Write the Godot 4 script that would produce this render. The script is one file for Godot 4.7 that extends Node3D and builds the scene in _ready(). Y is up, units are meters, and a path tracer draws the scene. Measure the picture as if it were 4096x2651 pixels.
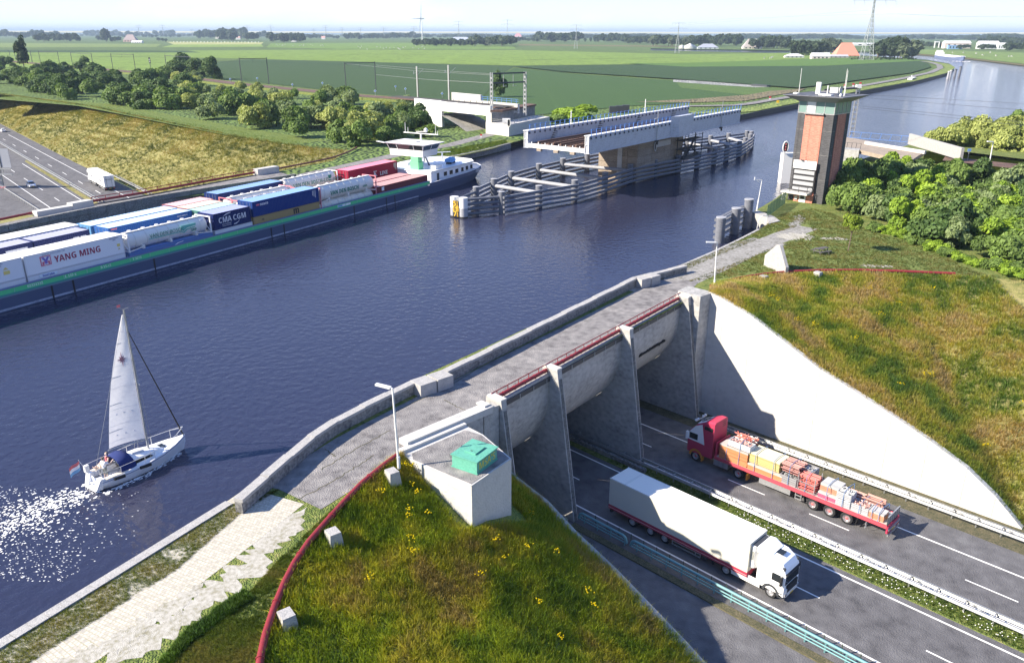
extends Node3D
# A canal carried over a motorway, seen from the air: camera, sky and sun first, then land and water, the aqueduct, the motorway, the boats, the bridge and the far country.
const CX := 2048.0
const CY := 1325.5
const FL := 3200.0
const HC := 30.1
const ROLL := 0.0015
const PITCH := 0.35723
const ROAD := -11.0
const LAND := 2.4
const FAR := 1.6
var MT := Vector3(cos(deg_to_rad(45.3)), 0, sin(deg_to_rad(45.3)))   # along the motorway, towards the camera
var MQ := Vector3(sin(deg_to_rad(45.3)), 0, -cos(deg_to_rad(45.3)))  # across the motorway, to the right
var M := {}
var taken := {}
var rng := RandomNumberGenerator.new()

class B:
	var v := PackedVector3Array()
	var n := PackedVector3Array()
	var c := PackedColorArray()
	var uv := PackedVector2Array()
	var col := Color(1, 1, 1)
	var xf := Transform3D()
	func put(a: Vector3, nn: Vector3, t := Vector2.ZERO):
		v.append(xf * a); n.append((xf.basis * nn).normalized()); c.append(col); uv.append(t)
	func tri(a: Vector3, b: Vector3, d: Vector3, nn = null):
		var k: Vector3 = (b - a).cross(d - a).normalized() if nn == null else nn
		put(a, k); put(d, k); put(b, k)
	func quad(a: Vector3, b: Vector3, d: Vector3, e: Vector3):
		tri(a, b, d); tri(a, d, e)
	func quv(a: Vector3, b: Vector3, d: Vector3, e: Vector3, u := Vector2(1, 1)):
		var k := (b - a).cross(d - a).normalized()
		put(a, k, Vector2(0, u.y)); put(d, k, Vector2(u.x, 0)); put(b, k, Vector2(u.x, u.y))
		put(a, k, Vector2(0, u.y)); put(e, k, Vector2(0, 0)); put(d, k, Vector2(u.x, 0))
	func box(p: Vector3, s: Vector3, bev := 0.0):  # centre and size
		var h := s / 2.0
		hull8([p + Vector3(-h.x, -h.y, h.z), p + Vector3(h.x, -h.y, h.z), p + Vector3(h.x, -h.y, -h.z), p + Vector3(-h.x, -h.y, -h.z), p + Vector3(-h.x, h.y, h.z), p + Vector3(h.x, h.y, h.z), p + Vector3(h.x, h.y, -h.z), p + Vector3(-h.x, h.y, -h.z)])
	func bx(x0, x1, y0, y1, z0, z1):
		box(Vector3((x0 + x1) / 2.0, (y0 + y1) / 2.0, (z0 + z1) / 2.0), Vector3(absf(x1 - x0), absf(y1 - y0), absf(z1 - z0)))
	func hull8(p: Array):  # four lower corners counter-clockwise seen from above, then the four upper ones
		quad(p[4], p[5], p[6], p[7]); quad(p[3], p[2], p[1], p[0])
		for i in 4:
			var j := (i + 1) % 4
			quad(p[i], p[j], p[j + 4], p[i + 4])
	func bar(a: Vector3, b: Vector3, w := 0.1, h := 0.1, up := Vector3.UP):
		var d := (b - a).normalized()
		var s := d.cross(up)
		if s.length() < 0.05: s = d.cross(Vector3(1, 0, 0.3))
		s = s.normalized() * w / 2.0
		var u := s.cross(d).normalized() * h / 2.0
		hull8([a - s - u, a + s - u, b + s - u, b - s - u, a - s + u, a + s + u, b + s + u, b - s + u])
	func tube(a: Vector3, b: Vector3, r0 := 0.1, r1 := -1.0, seg := 8, caps := true):
		if r1 < 0: r1 = r0
		var d := (b - a).normalized()
		var s := d.cross(Vector3.UP)
		if s.length() < 0.05: s = d.cross(Vector3.RIGHT)
		s = s.normalized()
		var u := s.cross(d)
		for i in seg:
			var q0 := TAU * i / seg
			var q1 := TAU * (i + 1) / seg
			var e0 := s * cos(q0) + u * sin(q0)
			var e1 := s * cos(q1) + u * sin(q1)
			put(a + e0 * r0, e0); put(a + e1 * r0, e1); put(b + e1 * r1, e1)
			put(a + e0 * r0, e0); put(b + e1 * r1, e1); put(b + e0 * r1, e0)
			if caps:
				put(b, d); put(b + e0 * r1, d); put(b + e1 * r1, d)
				put(a, -d); put(a + e1 * r0, -d); put(a + e0 * r0, -d)
	func path(p: Array, r := 0.1, seg := 8):
		for i in p.size() - 1:
			tube(p[i], p[i + 1], r, r, seg)
			if i: ball(p[i], Vector3(r, r, r), 6, 4)
	func ball(p: Vector3, r: Vector3, seg := 12, rings := 8):
		for j in rings:
			var t0 := PI * j / rings - PI / 2
			var t1 := PI * (j + 1) / rings - PI / 2
			for i in seg:
				var q0 := TAU * i / seg
				var q1 := TAU * (i + 1) / seg
				var e := []
				for k in [[t0, q0], [t0, q1], [t1, q1], [t1, q0]]:
					e.append(Vector3(cos(k[0]) * cos(k[1]), sin(k[0]), cos(k[0]) * sin(k[1])))
				for w in [[0, 2, 1], [0, 3, 2]]:
					for m in [w[0], w[2], w[1]]:
						put(p + e[m] * r, (e[m] / r).normalized())
	func lathe(p: Vector3, prof: Array, seg := 16, ax := Basis()):
		for j in prof.size() - 1:
			var a: Vector2 = prof[j]
			var b: Vector2 = prof[j + 1]
			var nn := Vector2(b.y - a.y, -(b.x - a.x)).normalized()
			for i in seg:
				var e0 := Vector3(cos(TAU * i / seg), 0, sin(TAU * i / seg))
				var e1 := Vector3(cos(TAU * (i + 1) / seg), 0, sin(TAU * (i + 1) / seg))
				var P := [e0 * a.x + Vector3(0, a.y, 0), e1 * a.x + Vector3(0, a.y, 0), e1 * b.x + Vector3(0, b.y, 0), e0 * b.x + Vector3(0, b.y, 0)]
				var N := [e0 * nn.x + Vector3(0, nn.y, 0), e1 * nn.x + Vector3(0, nn.y, 0)]
				for w in [[0, 0], [1, 1], [2, 1], [0, 0], [2, 1], [3, 0]]:
					put(p + ax * P[w[0]], ax * N[w[1]])
	func prism(poly: PackedVector2Array, z0: float, z1: float, mp := Basis()):  # outline in x, y drawn out along z
		var q := poly
		if Geometry2D.is_polygon_clockwise(q):
			q = q.duplicate(); q.reverse()
		var ix := Geometry2D.triangulate_polygon(q)
		var P := func(w: Vector2, z: float): return mp * Vector3(w.x, w.y, z)
		for i in range(0, ix.size(), 3):
			var t := [q[ix[i]], q[ix[i + 1]], q[ix[i + 2]]]
			if (t[1] - t[0]).cross(t[2] - t[0]) < 0: t = [t[0], t[2], t[1]]
			tri(P.call(t[0], z1), P.call(t[1], z1), P.call(t[2], z1)); tri(P.call(t[0], z0), P.call(t[2], z0), P.call(t[1], z0))
		for i in q.size():
			var a := q[i]
			var b := q[(i + 1) % q.size()]
			quad(P.call(a, z0), P.call(b, z0), P.call(b, z1), P.call(a, z1))
	func slab(pts: Array, y0: float, y1: float):  # outline of Vector3 in plan, from y0 up to y1
		var q := PackedVector2Array()
		for p in pts: q.append(Vector2(p.x, -p.z))
		prism(q, y0, y1, Basis(Vector3(1, 0, 0), Vector3(0, 0, -1), Vector3(0, 1, 0)))
	func sheet(pts: Array, y: float):
		var q := PackedVector2Array()
		for p in pts: q.append(Vector2(p.x, -p.z))
		if Geometry2D.is_polygon_clockwise(q): q.reverse()
		var ix := Geometry2D.triangulate_polygon(q)
		for i in range(0, ix.size(), 3):
			var t := [q[ix[i]], q[ix[i + 1]], q[ix[i + 2]]]
			if (t[1] - t[0]).cross(t[2] - t[0]) < 0: t = [t[0], t[2], t[1]]
			tri(Vector3(t[0].x, y, -t[0].y), Vector3(t[1].x, y, -t[1].y), Vector3(t[2].x, y, -t[2].y), Vector3.UP)
	func strip(l: Array, r: Array, dy := 0.0):  # ribbon between two lines; left and right seen along the way
		for i in l.size() - 1:
			var o := Vector3(0, dy, 0)
			quad(l[i] + o, r[i] + o, r[i + 1] + o, l[i + 1] + o)
	func grid(rows: Array, cols = null):  # smooth surface; rows of Vector3; rows go "up", points go "right"
		var R := rows.size()
		var W: int = rows[0].size()
		var nn := []
		for j in R:
			var a := PackedVector3Array()
			for i in W:
				var dx: Vector3 = rows[j][mini(i + 1, W - 1)] - rows[j][maxi(i - 1, 0)]
				var dy: Vector3 = rows[mini(j + 1, R - 1)][i] - rows[maxi(j - 1, 0)][i]
				a.append(dx.cross(dy).normalized())
			nn.append(a)
		for j in R - 1:
			for i in W - 1:
				for k in [[0, 0], [1, 1], [0, 1], [0, 0], [1, 0], [1, 1]]:
					if cols != null: col = cols[j + k[0]][i + k[1]]
					put(rows[j + k[0]][i + k[1]], nn[j + k[0]][i + k[1]], Vector2(float(i + k[1]) / (W - 1), float(j + k[0]) / (R - 1)))
	func leaves(p: Vector3, r: Vector3, count: int, size: float, g: RandomNumberGenerator, c0: Color, c1: Color, hollow := 0.55, lumps := 9):
		var lob := []
		for i in lumps:
			var d := Vector3(g.randfn(), g.randfn() * 0.8 + 0.25, g.randfn()).normalized()
			lob.append([d * g.randf_range(0.42, 0.68), g.randf_range(0.3, 0.52), g.randf()])
		for i in count:
			var L: Array = lob[g.randi() % lumps]
			var d := Vector3(g.randfn(), g.randfn(), g.randfn()).normalized()
			if d.y < -0.35: d.y *= -0.5
			var w: Vector3 = L[0] + d.normalized() * L[1] * pow(g.randf_range(hollow, 1.0), 0.6)
			var out := (w.normalized() * 0.4 + d * 0.6 + Vector3(g.randfn(), g.randfn() + 0.3, g.randfn()) * 0.55).normalized()
			var s := out.cross(Vector3(g.randfn(), g.randfn(), g.randfn())).normalized() * size * g.randf_range(0.6, 1.25)
			var u := out.cross(s) * g.randf_range(0.45, 0.8)
			var q := p + w * r
			col = c0.lerp(c1, clampf(L[2] * 0.65 + g.randf() * 0.45 - 0.05, 0, 1))
			put(q - s, out); put(q + u, out); put(q + s, out)
			put(q - s, out); put(q + s, out); put(q - u, out)
	func mesh(m) -> ArrayMesh:
		var a := []
		a.resize(Mesh.ARRAY_MAX)
		a[Mesh.ARRAY_VERTEX] = v; a[Mesh.ARRAY_NORMAL] = n; a[Mesh.ARRAY_COLOR] = c; a[Mesh.ARRAY_TEX_UV] = uv
		var o := ArrayMesh.new()
		o.add_surface_from_arrays(Mesh.PRIMITIVE_TRIANGLES, a)
		o.surface_set_material(0, m)
		return o

func numbered(par, called: String) -> String:
	var k := str(par.get_instance_id()) + called
	var i: int = taken.get(k, 0)
	taken[k] = i + 1
	return called if i == 0 else "%s_%03d" % [called, i]

func tag(o, label := "", category := "", group := "", kind := ""):
	if label: o.set_meta("label", label)
	if category: o.set_meta("category", category)
	if group: o.set_meta("group", group)
	if kind: o.set_meta("kind", kind)
	return o

func thing(called: String, label: String, category: String, where := Transform3D(), group := "") -> Node3D:
	var o := Node3D.new()
	o.name = numbered(self, called)
	add_child(o)
	o.transform = where
	return tag(o, label, category, group)

func part(o, called: String, b: B, m, world := false, label := "", kind := "") -> MeshInstance3D:
	if world:
		var inv: Transform3D = o.global_transform.affine_inverse()
		for i in b.v.size():
			b.v[i] = inv * b.v[i]; b.n[i] = inv.basis * b.n[i]
	var x := MeshInstance3D.new()
	x.name = numbered(o, called)
	x.mesh = b.mesh(m)
	o.add_child(x)
	return tag(x, label, "", "", kind)

func solo(called: String, b: B, m, label := "", category := "", group := "", kind := "") -> MeshInstance3D:
	var lo := b.v[0]
	var hi := b.v[0]
	for p in b.v:
		lo = lo.min(p); hi = hi.max(p)
	var at := Vector3((lo.x + hi.x) / 2, lo.y, (lo.z + hi.z) / 2)
	for i in b.v.size(): b.v[i] -= at
	var x := MeshInstance3D.new()
	x.name = numbered(self, called)
	x.mesh = b.mesh(m)
	add_child(x)
	x.position = at
	return tag(x, label, category, group, kind)

func struct(called: String, b: B, m) -> MeshInstance3D:
	return solo(called, b, m, "", "", "", "structure")

func copy(o, where: Transform3D, label := "", group := ""):
	var base: String = o.name
	if base.right(3).is_valid_int(): base = base.left(-4)
	var c = o.duplicate()
	c.name = numbered(self, base)
	add_child(c)
	c.transform = where
	return tag(c, label, "", group)

func letters(o, text: String, size: float, at: Transform3D, m, depth := 0.03, serif := false, bold := 600, called := "lettering") -> MeshInstance3D:
	var t := TextMesh.new()
	var f := SystemFont.new()
	f.font_names = PackedStringArray(["Droid Serif" if serif else "Droid Sans"])
	f.font_weight = bold
	t.font = f
	t.text = text
	t.font_size = 40
	t.pixel_size = size / 40.0
	t.depth = depth
	t.curve_step = 2.0
	t.material = m
	var x := MeshInstance3D.new()
	x.name = numbered(o, called)
	x.mesh = t
	o.add_child(x)
	x.transform = at
	return x

func g(px: float, py: float, h := 0.0) -> Vector3:  # the place at height h that the photograph shows there
	var a := Vector2((px - CX) / FL, -(py - CY) / FL).rotated(-ROLL)
	var d := Vector3(a.x, a.y * cos(PITCH) - sin(PITCH), -(a.y * sin(PITCH) + cos(PITCH)))
	return Vector3(0, HC, 0) + d * ((h - HC) / d.y)

func up_to(p: Vector3, py: float) -> float:  # how high something on p must be to reach that row
	var k := -(py - CY - ROLL * (CX + FL * p.x / (-p.z) - CX)) / FL
	var z := -p.z
	return HC + z * (k * cos(PITCH) - sin(PITCH)) / (cos(PITCH) + k * sin(PITCH))

func rd(t: float, q: float, y := ROAD) -> Vector3:
	return MT * t + MQ * q + Vector3(0, y, 0)

func gl(pts: Array, h: float) -> Array:
	var o := []
	for p in pts: o.append(g(p[0], p[1], h))
	return o

func frame(at: Vector3, along: Vector3) -> Transform3D:  # x runs along
	var x := Vector3(along.x, 0, along.z).normalized()
	return Transform3D(Basis(x, Vector3.UP, x.cross(Vector3.UP)), at)

func lin(r: float, gg: float, b: float) -> Color:
	return Color(r, gg, b).linear_to_srgb()

func mat(called: String, c: Color, rough := 0.7, metal := 0.0, tex = null, scale := 1.0, bump = null, bs := 1.0) -> StandardMaterial3D:
	var m := StandardMaterial3D.new()
	m.resource_name = called
	m.albedo_color = c
	m.roughness = rough
	m.metallic = metal
	m.vertex_color_use_as_albedo = true
	if tex or bump:
		m.uv1_triplanar = true
		m.uv1_world_triplanar = true
		m.uv1_scale = Vector3.ONE * scale
	if tex: m.albedo_texture = tex
	if bump:
		m.normal_enabled = true
		m.normal_texture = bump
		m.normal_scale = bs
	M[called] = m
	return m

func noise(sd: int, freq: float, oct := 4, type := FastNoiseLite.TYPE_SIMPLEX_SMOOTH) -> FastNoiseLite:
	var f := FastNoiseLite.new()
	f.seed = sd; f.frequency = freq; f.fractal_octaves = oct; f.noise_type = type
	return f

func tone(sd: int, freq: float, size: int, stops: Array, oct := 5, sx := 1.0, sy := 1.0) -> ImageTexture:
	# tileable noise put through colour stops (linear values), with a second, coarser layer so that the repeat does not show
	var a: Image = noise(sd, freq, oct).get_seamless_image(size, size)
	var b: Image = noise(sd + 7, freq * 0.22, 3).get_seamless_image(size, size)
	var im := Image.create(size, size, false, Image.FORMAT_RGB8)
	var da := a.get_data()
	var db := b.get_data()
	var lut := []
	for i in 256:
		var k := clampf(((i / 255.0) - 0.5) * 1.5 + 0.5, 0, 0.9999) * (stops.size() - 1)
		var c: Color = stops[int(k)].lerp(stops[int(k) + 1], k - int(k))
		lut.append(c.linear_to_srgb())
	var out := PackedByteArray()
	out.resize(size * size * 3)
	for i in size * size:
		var c: Color = lut[(da[i] * 2 + db[i]) / 3]
		out[i * 3] = c.r8; out[i * 3 + 1] = c.g8; out[i * 3 + 2] = c.b8
	im.set_data(size, size, false, Image.FORMAT_RGB8, out)
	return ImageTexture.create_from_image(im)

func bumps(sd: int, freq: float, size: int, strength: float, oct := 4) -> ImageTexture:
	var a: Image = noise(sd, freq, oct).get_seamless_image(size, size)
	a.bump_map_to_normal_map(strength)
	return ImageTexture.create_from_image(a)

func V(x: float, y: float, z: float) -> Vector3: return Vector3(x, y, z)

func _ready():
	rng.seed = 11
	var cam := Camera3D.new()
	cam.name = "camera"
	cam.fov = rad_to_deg(2 * atan(CY / FL))
	cam.near = 0.5
	cam.far = 60000
	add_child(cam)
	cam.transform = Transform3D(Basis(Vector3.RIGHT, -PITCH) * Basis(Vector3.BACK, ROLL), V(0, HC, 0))
	var we := WorldEnvironment.new()
	we.name = "surroundings"
	var e := Environment.new()
	e.background_mode = Environment.BG_SKY
	var sk := ProceduralSkyMaterial.new()
	sk.sky_top_color = lin(0.13, 0.30, 0.80)
	sk.sky_horizon_color = lin(1.5, 1.6, 1.68)
	sk.sky_curve = 0.075
	sk.ground_bottom_color = lin(0.08, 0.1, 0.06)
	sk.ground_horizon_color = lin(0.3, 0.38, 0.36)
	sk.sky_cover = clouds()
	sk.sky_energy_multiplier = 0.68
	e.sky = Sky.new()
	e.sky.sky_material = sk
	e.tonemap_mode = Environment.TONE_MAPPER_LINEAR
	e.tonemap_exposure = 2.1
	e.sdfgi_enabled = true
	e.ssao_enabled = true
	e.ssil_enabled = true
	e.fog_enabled = true
	e.fog_mode = Environment.FOG_MODE_EXPONENTIAL
	e.fog_density = 0.00009
	e.fog_light_color = lin(0.62, 0.80, 1.0)
	we.environment = e
	add_child(we)
	var sun := DirectionalLight3D.new()
	sun.name = "sun"
	sun.light_energy = 1.6
	sun.light_color = Color(1.0, 0.955, 0.88)
	sun.light_angular_distance = 0.5
	sun.shadow_enabled = true
	add_child(sun)
	sun.look_at_from_position(V(-96.8, 68.2, 25.2), Vector3.ZERO)
	materials()
	land()
	aqueduct()
	motorway()
	vehicles()
	container_ship()
	sailboat()
	bridge()
	tower()
	railway()
	far_country()
	plants()

func clouds() -> ImageTexture:
	var w := 1024
	var h := 512
	var a := noise(3, 1.0, 5)
	var im := Image.create(w, h, false, Image.FORMAT_RGBA8)
	for j in h / 2:
		var el := PI / 2 - PI * (j + 0.5) / h
		for i in w:
			var az := TAU * i / w
			var d := V(cos(el) * cos(az), sin(el) * 3.2, cos(el) * sin(az))
			var k := a.get_noise_3dv(d * V(2.2, 4.0, 2.2)) * 0.5 + a.get_noise_3dv(d * V(6.0, 22.0, 6.0)) * 0.45
			var al := clampf((k - 0.0) * 1.5, 0, 1) * 0.35
			im.set_pixel(i, j, Color(1, 1, 1, al))
	return ImageTexture.create_from_image(im)

func materials():
	var C := func(r, gg, b): return Color(r, gg, b)
	var W := Color(1, 1, 1)
	var conc := tone(5, 0.02, 512, [C.call(0.20, 0.20, 0.20), C.call(0.34, 0.335, 0.32), C.call(0.42, 0.415, 0.40), C.call(0.50, 0.49, 0.47)])
	var fineb := bumps(9, 0.08, 512, 4.0)
	mat("concrete", W, 0.85, 0, conc, 0.16, fineb, 0.5)
	mat("bright_concrete", lin(0.95, 0.94, 0.92), 0.85, 0, tone(15, 0.02, 512, [C.call(0.48, 0.48, 0.47), C.call(0.57, 0.565, 0.55), C.call(0.60, 0.595, 0.58), C.call(0.64, 0.63, 0.61)]), 0.13, fineb, 0.4)
	mat("weathered_concrete", W, 0.9, 0, tone(25, 0.03, 512, [C.call(0.07, 0.07, 0.075), C.call(0.16, 0.16, 0.16), C.call(0.28, 0.275, 0.26), C.call(0.36, 0.355, 0.34)]), 0.22, fineb, 0.8)
	mat("cap_concrete", W, 0.9, 0, tone(26, 0.05, 512, [C.call(0.26, 0.26, 0.26), C.call(0.42, 0.41, 0.40), C.call(0.5, 0.49, 0.47)]), 0.3, fineb, 0.8)
	mat("asphalt", W, 0.9, 0, tone(31, 0.012, 1024, [C.call(0.075, 0.074, 0.08), C.call(0.11, 0.108, 0.115), C.call(0.13, 0.128, 0.135), C.call(0.16, 0.158, 0.165)], 6), 0.05, bumps(33, 0.25, 512, 3.0), 0.4)
	mat("old_asphalt", W, 0.92, 0, tone(35, 0.014, 1024, [C.call(0.12, 0.115, 0.115), C.call(0.20, 0.19, 0.19), C.call(0.25, 0.24, 0.235), C.call(0.32, 0.30, 0.29)], 6), 0.06, bumps(33, 0.25, 512, 3.0), 0.6)
	mat("gravel", W, 0.95, 0, tone(36, 0.04, 512, [C.call(0.14, 0.14, 0.10), C.call(0.27, 0.26, 0.24), C.call(0.34, 0.33, 0.31), C.call(0.44, 0.42, 0.40)], 6), 0.09, bumps(37, 0.2, 512, 5.0), 0.8)
	mat("sand", W, 0.95, 0, tone(38, 0.03, 512, [C.call(0.30, 0.28, 0.19), C.call(0.46, 0.44, 0.38), C.call(0.58, 0.56, 0.50)], 5), 0.2, bumps(37, 0.2, 512, 5.0), 0.8)
	mat("paint_white", lin(0.82, 0.82, 0.80), 0.6)
	mat("grass", W, 0.95, 0, tone(41, 0.03, 1024, [C.call(0.05, 0.085, 0.018), C.call(0.12, 0.17, 0.03), C.call(0.20, 0.23, 0.055), C.call(0.27, 0.26, 0.09)], 6), 0.07, bumps(43, 0.2, 512, 6.0), 1.0)
	mat("dry_grass", W, 0.95, 0, tone(45, 0.02, 1024, [C.call(0.10, 0.13, 0.03), C.call(0.20, 0.20, 0.055), C.call(0.32, 0.28, 0.10), C.call(0.42, 0.34, 0.17)], 6), 0.06, bumps(43, 0.2, 512, 6.0), 1.0)
	mat("soil", W, 0.95, 0, tone(46, 0.05, 512, [C.call(0.05, 0.06, 0.03), C.call(0.12, 0.11, 0.06), C.call(0.22, 0.18, 0.11)], 6), 0.2, bumps(43, 0.2, 512, 6.0), 1.0)
	mat("field", W, 0.95, 0, tone(47, 0.02, 1024, [C.call(0.50, 0.52, 0.5), C.call(0.72, 0.74, 0.7), C.call(0.9, 0.92, 0.86), C.call(1, 1, 1)], 6), 0.006, bumps(43, 0.2, 512, 6.0), 1.0)
	mat("crop_and_shade", W, 0.95, 0, tone(48, 0.06, 1024, [C.call(0.45, 0.5, 0.45), C.call(0.8, 0.82, 0.75), C.call(1, 1, 1)], 6), 0.03, bumps(43, 0.2, 512, 6.0), 1.0)
	mat("leaf", W, 0.7)
	M.leaf.backlight_enabled = true
	M.leaf.backlight = Color(0.8, 0.8, 0.5)
	mat("blade", W, 0.75)
	M.blade.backlight_enabled = true
	M.blade.backlight = Color(1, 1, 0.7)
	mat("bark", lin(0.16, 0.12, 0.09), 0.9)
	mat("steel", lin(0.50, 0.51, 0.52), 0.45, 0.5, tone(51, 0.05, 256, [C.call(0.55, 0.55, 0.55), C.call(0.85, 0.85, 0.85), C.call(1, 1, 1)]), 0.5)
	mat("dark_steel", lin(0.06, 0.065, 0.075), 0.6, 0.2)
	mat("black", lin(0.015, 0.015, 0.017), 0.6)
	mat("rubber", lin(0.02, 0.02, 0.022), 0.85)
	mat("red_pipe", lin(0.27, 0.022, 0.032), 0.6, 0, tone(52, 0.06, 256, [C.call(0.6, 0.55, 0.55), C.call(0.9, 0.9, 0.9), C.call(1, 1, 1)]), 0.7)
	mat("fender", W, 0.75, 0, tone(53, 0.04, 512, [C.call(0.09, 0.095, 0.11), C.call(0.15, 0.16, 0.19), C.call(0.21, 0.22, 0.26)]), 0.3, fineb, 0.5)
	mat("fender_light", W, 0.75, 0, tone(54, 0.05, 512, [C.call(0.22, 0.23, 0.25), C.call(0.36, 0.37, 0.4), C.call(0.46, 0.46, 0.5)]), 0.3)
	mat("white", lin(0.78, 0.78, 0.77), 0.45)
	mat("offwhite", lin(0.62, 0.62, 0.60), 0.5, 0, tone(55, 0.03, 256, [C.call(0.7, 0.7, 0.68), C.call(0.92, 0.92, 0.92), C.call(1, 1, 1)]), 0.4)
	mat("girder", lin(0.52, 0.55, 0.60), 0.5, 0, tone(56, 0.02, 512, [C.call(0.62, 0.6, 0.58), C.call(0.9, 0.9, 0.9), C.call(1, 1, 1), C.call(1, 1, 1)]), 0.2)
	mat("blue_rail", lin(0.10, 0.24, 0.62), 0.5)
	mat("rust", W, 0.85, 0, tone(57, 0.05, 512, [C.call(0.05, 0.035, 0.03), C.call(0.13, 0.075, 0.055), C.call(0.24, 0.15, 0.11)]), 0.4)
	mat("tan_pier", W, 0.85, 0, tone(58, 0.03, 512, [C.call(0.20, 0.16, 0.12), C.call(0.34, 0.28, 0.22), C.call(0.44, 0.37, 0.30)]), 0.2, fineb, 0.5)
	mat("glass", lin(0.02, 0.025, 0.03), 0.08)
	mat("pane", Color(0.55, 0.75, 0.72, 0.45), 0.05)
	M.pane.transparency = BaseMaterial3D.TRANSPARENCY_ALPHA
	mat("plain", W, 0.55).metallic_specular = 0.25      # paint whose colour the part brings along
	mat("dull", W, 0.85).metallic_specular = 0.2
	mat("satin", W, 0.35, 0.0).metallic_specular = 0.3
	mat("chrome", lin(0.6, 0.6, 0.62), 0.3, 0.8)
	mat("sail", lin(0.90, 0.90, 0.92), 0.7, 0, tone(59, 0.03, 256, [C.call(0.82, 0.82, 0.85), C.call(0.95, 0.95, 0.96), C.call(1, 1, 1)]), 0.5)
	M.sail.backlight_enabled = true
	M.sail.backlight = Color(0.85, 0.85, 0.85)
	mat("skin", lin(0.52, 0.30, 0.21), 0.6)
	mat("foam", lin(0.85, 0.87, 0.9), 0.5)
	mat("pavers", W, 0.9)
	M.pavers.albedo_texture = pavers()
	mat("brick_orange", W, 0.85, 0, bricks([C.call(0.44, 0.15, 0.10), C.call(0.60, 0.24, 0.17), C.call(0.52, 0.19, 0.13)], C.call(0.5, 0.3, 0.24)), 0.9)
	mat("brick_dark", W, 0.85, 0, bricks([C.call(0.045, 0.045, 0.052), C.call(0.085, 0.085, 0.095), C.call(0.065, 0.065, 0.072)], C.call(0.12, 0.12, 0.12)), 0.9)
	var w := mat("water", lin(0.028, 0.031, 0.062), 0.05, 0, null, 0.045, waves(), 0.5)
	w.metallic_specular = 0.55
	w.specular_mode = BaseMaterial3D.SPECULAR_SCHLICK_GGX

func waves() -> ImageTexture:
	var a: Image = noise(71, 0.018, 5).get_seamless_image(1024, 1024)
	a.bump_map_to_normal_map(5.0)
	return ImageTexture.create_from_image(a)

func pavers() -> ImageTexture:  # concrete grass pavers, a few of them per tile
	var s := 256
	var im := Image.create(s, s, false, Image.FORMAT_RGB8)
	var nz := noise(77, 0.03, 4)
	var r := RandomNumberGenerator.new()
	r.seed = 5
	var shade := []
	for i in 128: shade.append(r.randf_range(0.85, 1.1))
	for y in s:
		var row := y / 32
		for x in s:
			var xx := (x + (row % 2) * 16) % s
			var cell := xx / 32
			var fx := xx % 32
			var fy := y % 32
			var c = Color(0.52, 0.49, 0.43) * shade[(row * 8 + cell) % 128] * (1.0 + nz.get_noise_2d(x, y) * 0.3)
			if fx < 4 or fy < 5:
				c = Color(0.34, 0.32, 0.19).lerp(Color(0.46, 0.42, 0.33), clampf(nz.get_noise_2d(x * 2.0, y * 2.0 + 300) * 1.4 + 0.5, 0, 1))
			c.a = 1
			im.set_pixel(x, y, c.linear_to_srgb())
	return ImageTexture.create_from_image(im)

func bricks(tones: Array, joint: Color) -> ImageTexture:  # brickwork whose bricks are far below a pixel
	var s := 256
	var im := Image.create(s, s, false, Image.FORMAT_RGB8)
	var r := RandomNumberGenerator.new()
	r.seed = 9
	var nz := noise(78, 0.02, 4)
	for row in 16:
		for cell in 5:
			var c: Color = tones[r.randi() % tones.size()].lerp(tones[0], r.randf() * 0.5)
			im.fill_rect(Rect2i(cell * 52 + (row % 2) * 26, row * 16, 52, 16), joint.linear_to_srgb())
			im.fill_rect(Rect2i(cell * 52 + (row % 2) * 26, row * 16, 49, 13), c.linear_to_srgb())
			if row % 2 == 1 and cell == 4: im.fill_rect(Rect2i(0, row * 16, 24, 13), c.linear_to_srgb())
	return ImageTexture.create_from_image(im)

var crest_r := []
var crest_l := []
var crest_f := []
var wall_r := []
var wall_l := []
var foot_f := []
var slopes := {}

func along(l: Array, n: int) -> Array:  # n points evenly along a polyline
	var d := [0.0]
	for i in range(1, l.size()): d.append(d[-1] + l[i].distance_to(l[i - 1]))
	var o := []
	var k := 0
	for i in n:
		var s: float = d[-1] * i / (n - 1)
		while k < l.size() - 2 and d[k + 1] < s: k += 1
		o.append(l[k].lerp(l[k + 1], clampf((s - d[k]) / maxf(d[k + 1] - d[k], 1e-6), 0, 1)))
	return o

func side(l: Array, w: float) -> Array:  # a polyline moved sideways (to the right seen along it)
	var o := []
	for i in l.size():
		var a: Vector3 = l[maxi(i - 1, 0)]
		var b: Vector3 = l[mini(i + 1, l.size() - 1)]
		var d := V(b.x - a.x, 0, b.z - a.z).normalized()
		o.append(l[i] + d.cross(Vector3.UP) * w)
	return o

func loft(a: Array, b: Array, na: int, nb: int, bulge: float, lump: float, sd: int) -> Array:
	var nz := noise(sd, 0.12, 3)
	var A := along(a, na)
	var Bb := along(b, na)
	var rows := []
	for j in nb:
		var k := float(j) / (nb - 1)
		var r := PackedVector3Array()
		for i in na:
			var p: Vector3 = A[i].lerp(Bb[i], k)
			p.y += sin(k * PI) * (bulge + nz.get_noise_2d(p.x, p.z) * lump)
			r.append(p)
		rows.append(r)
	return rows

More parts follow.
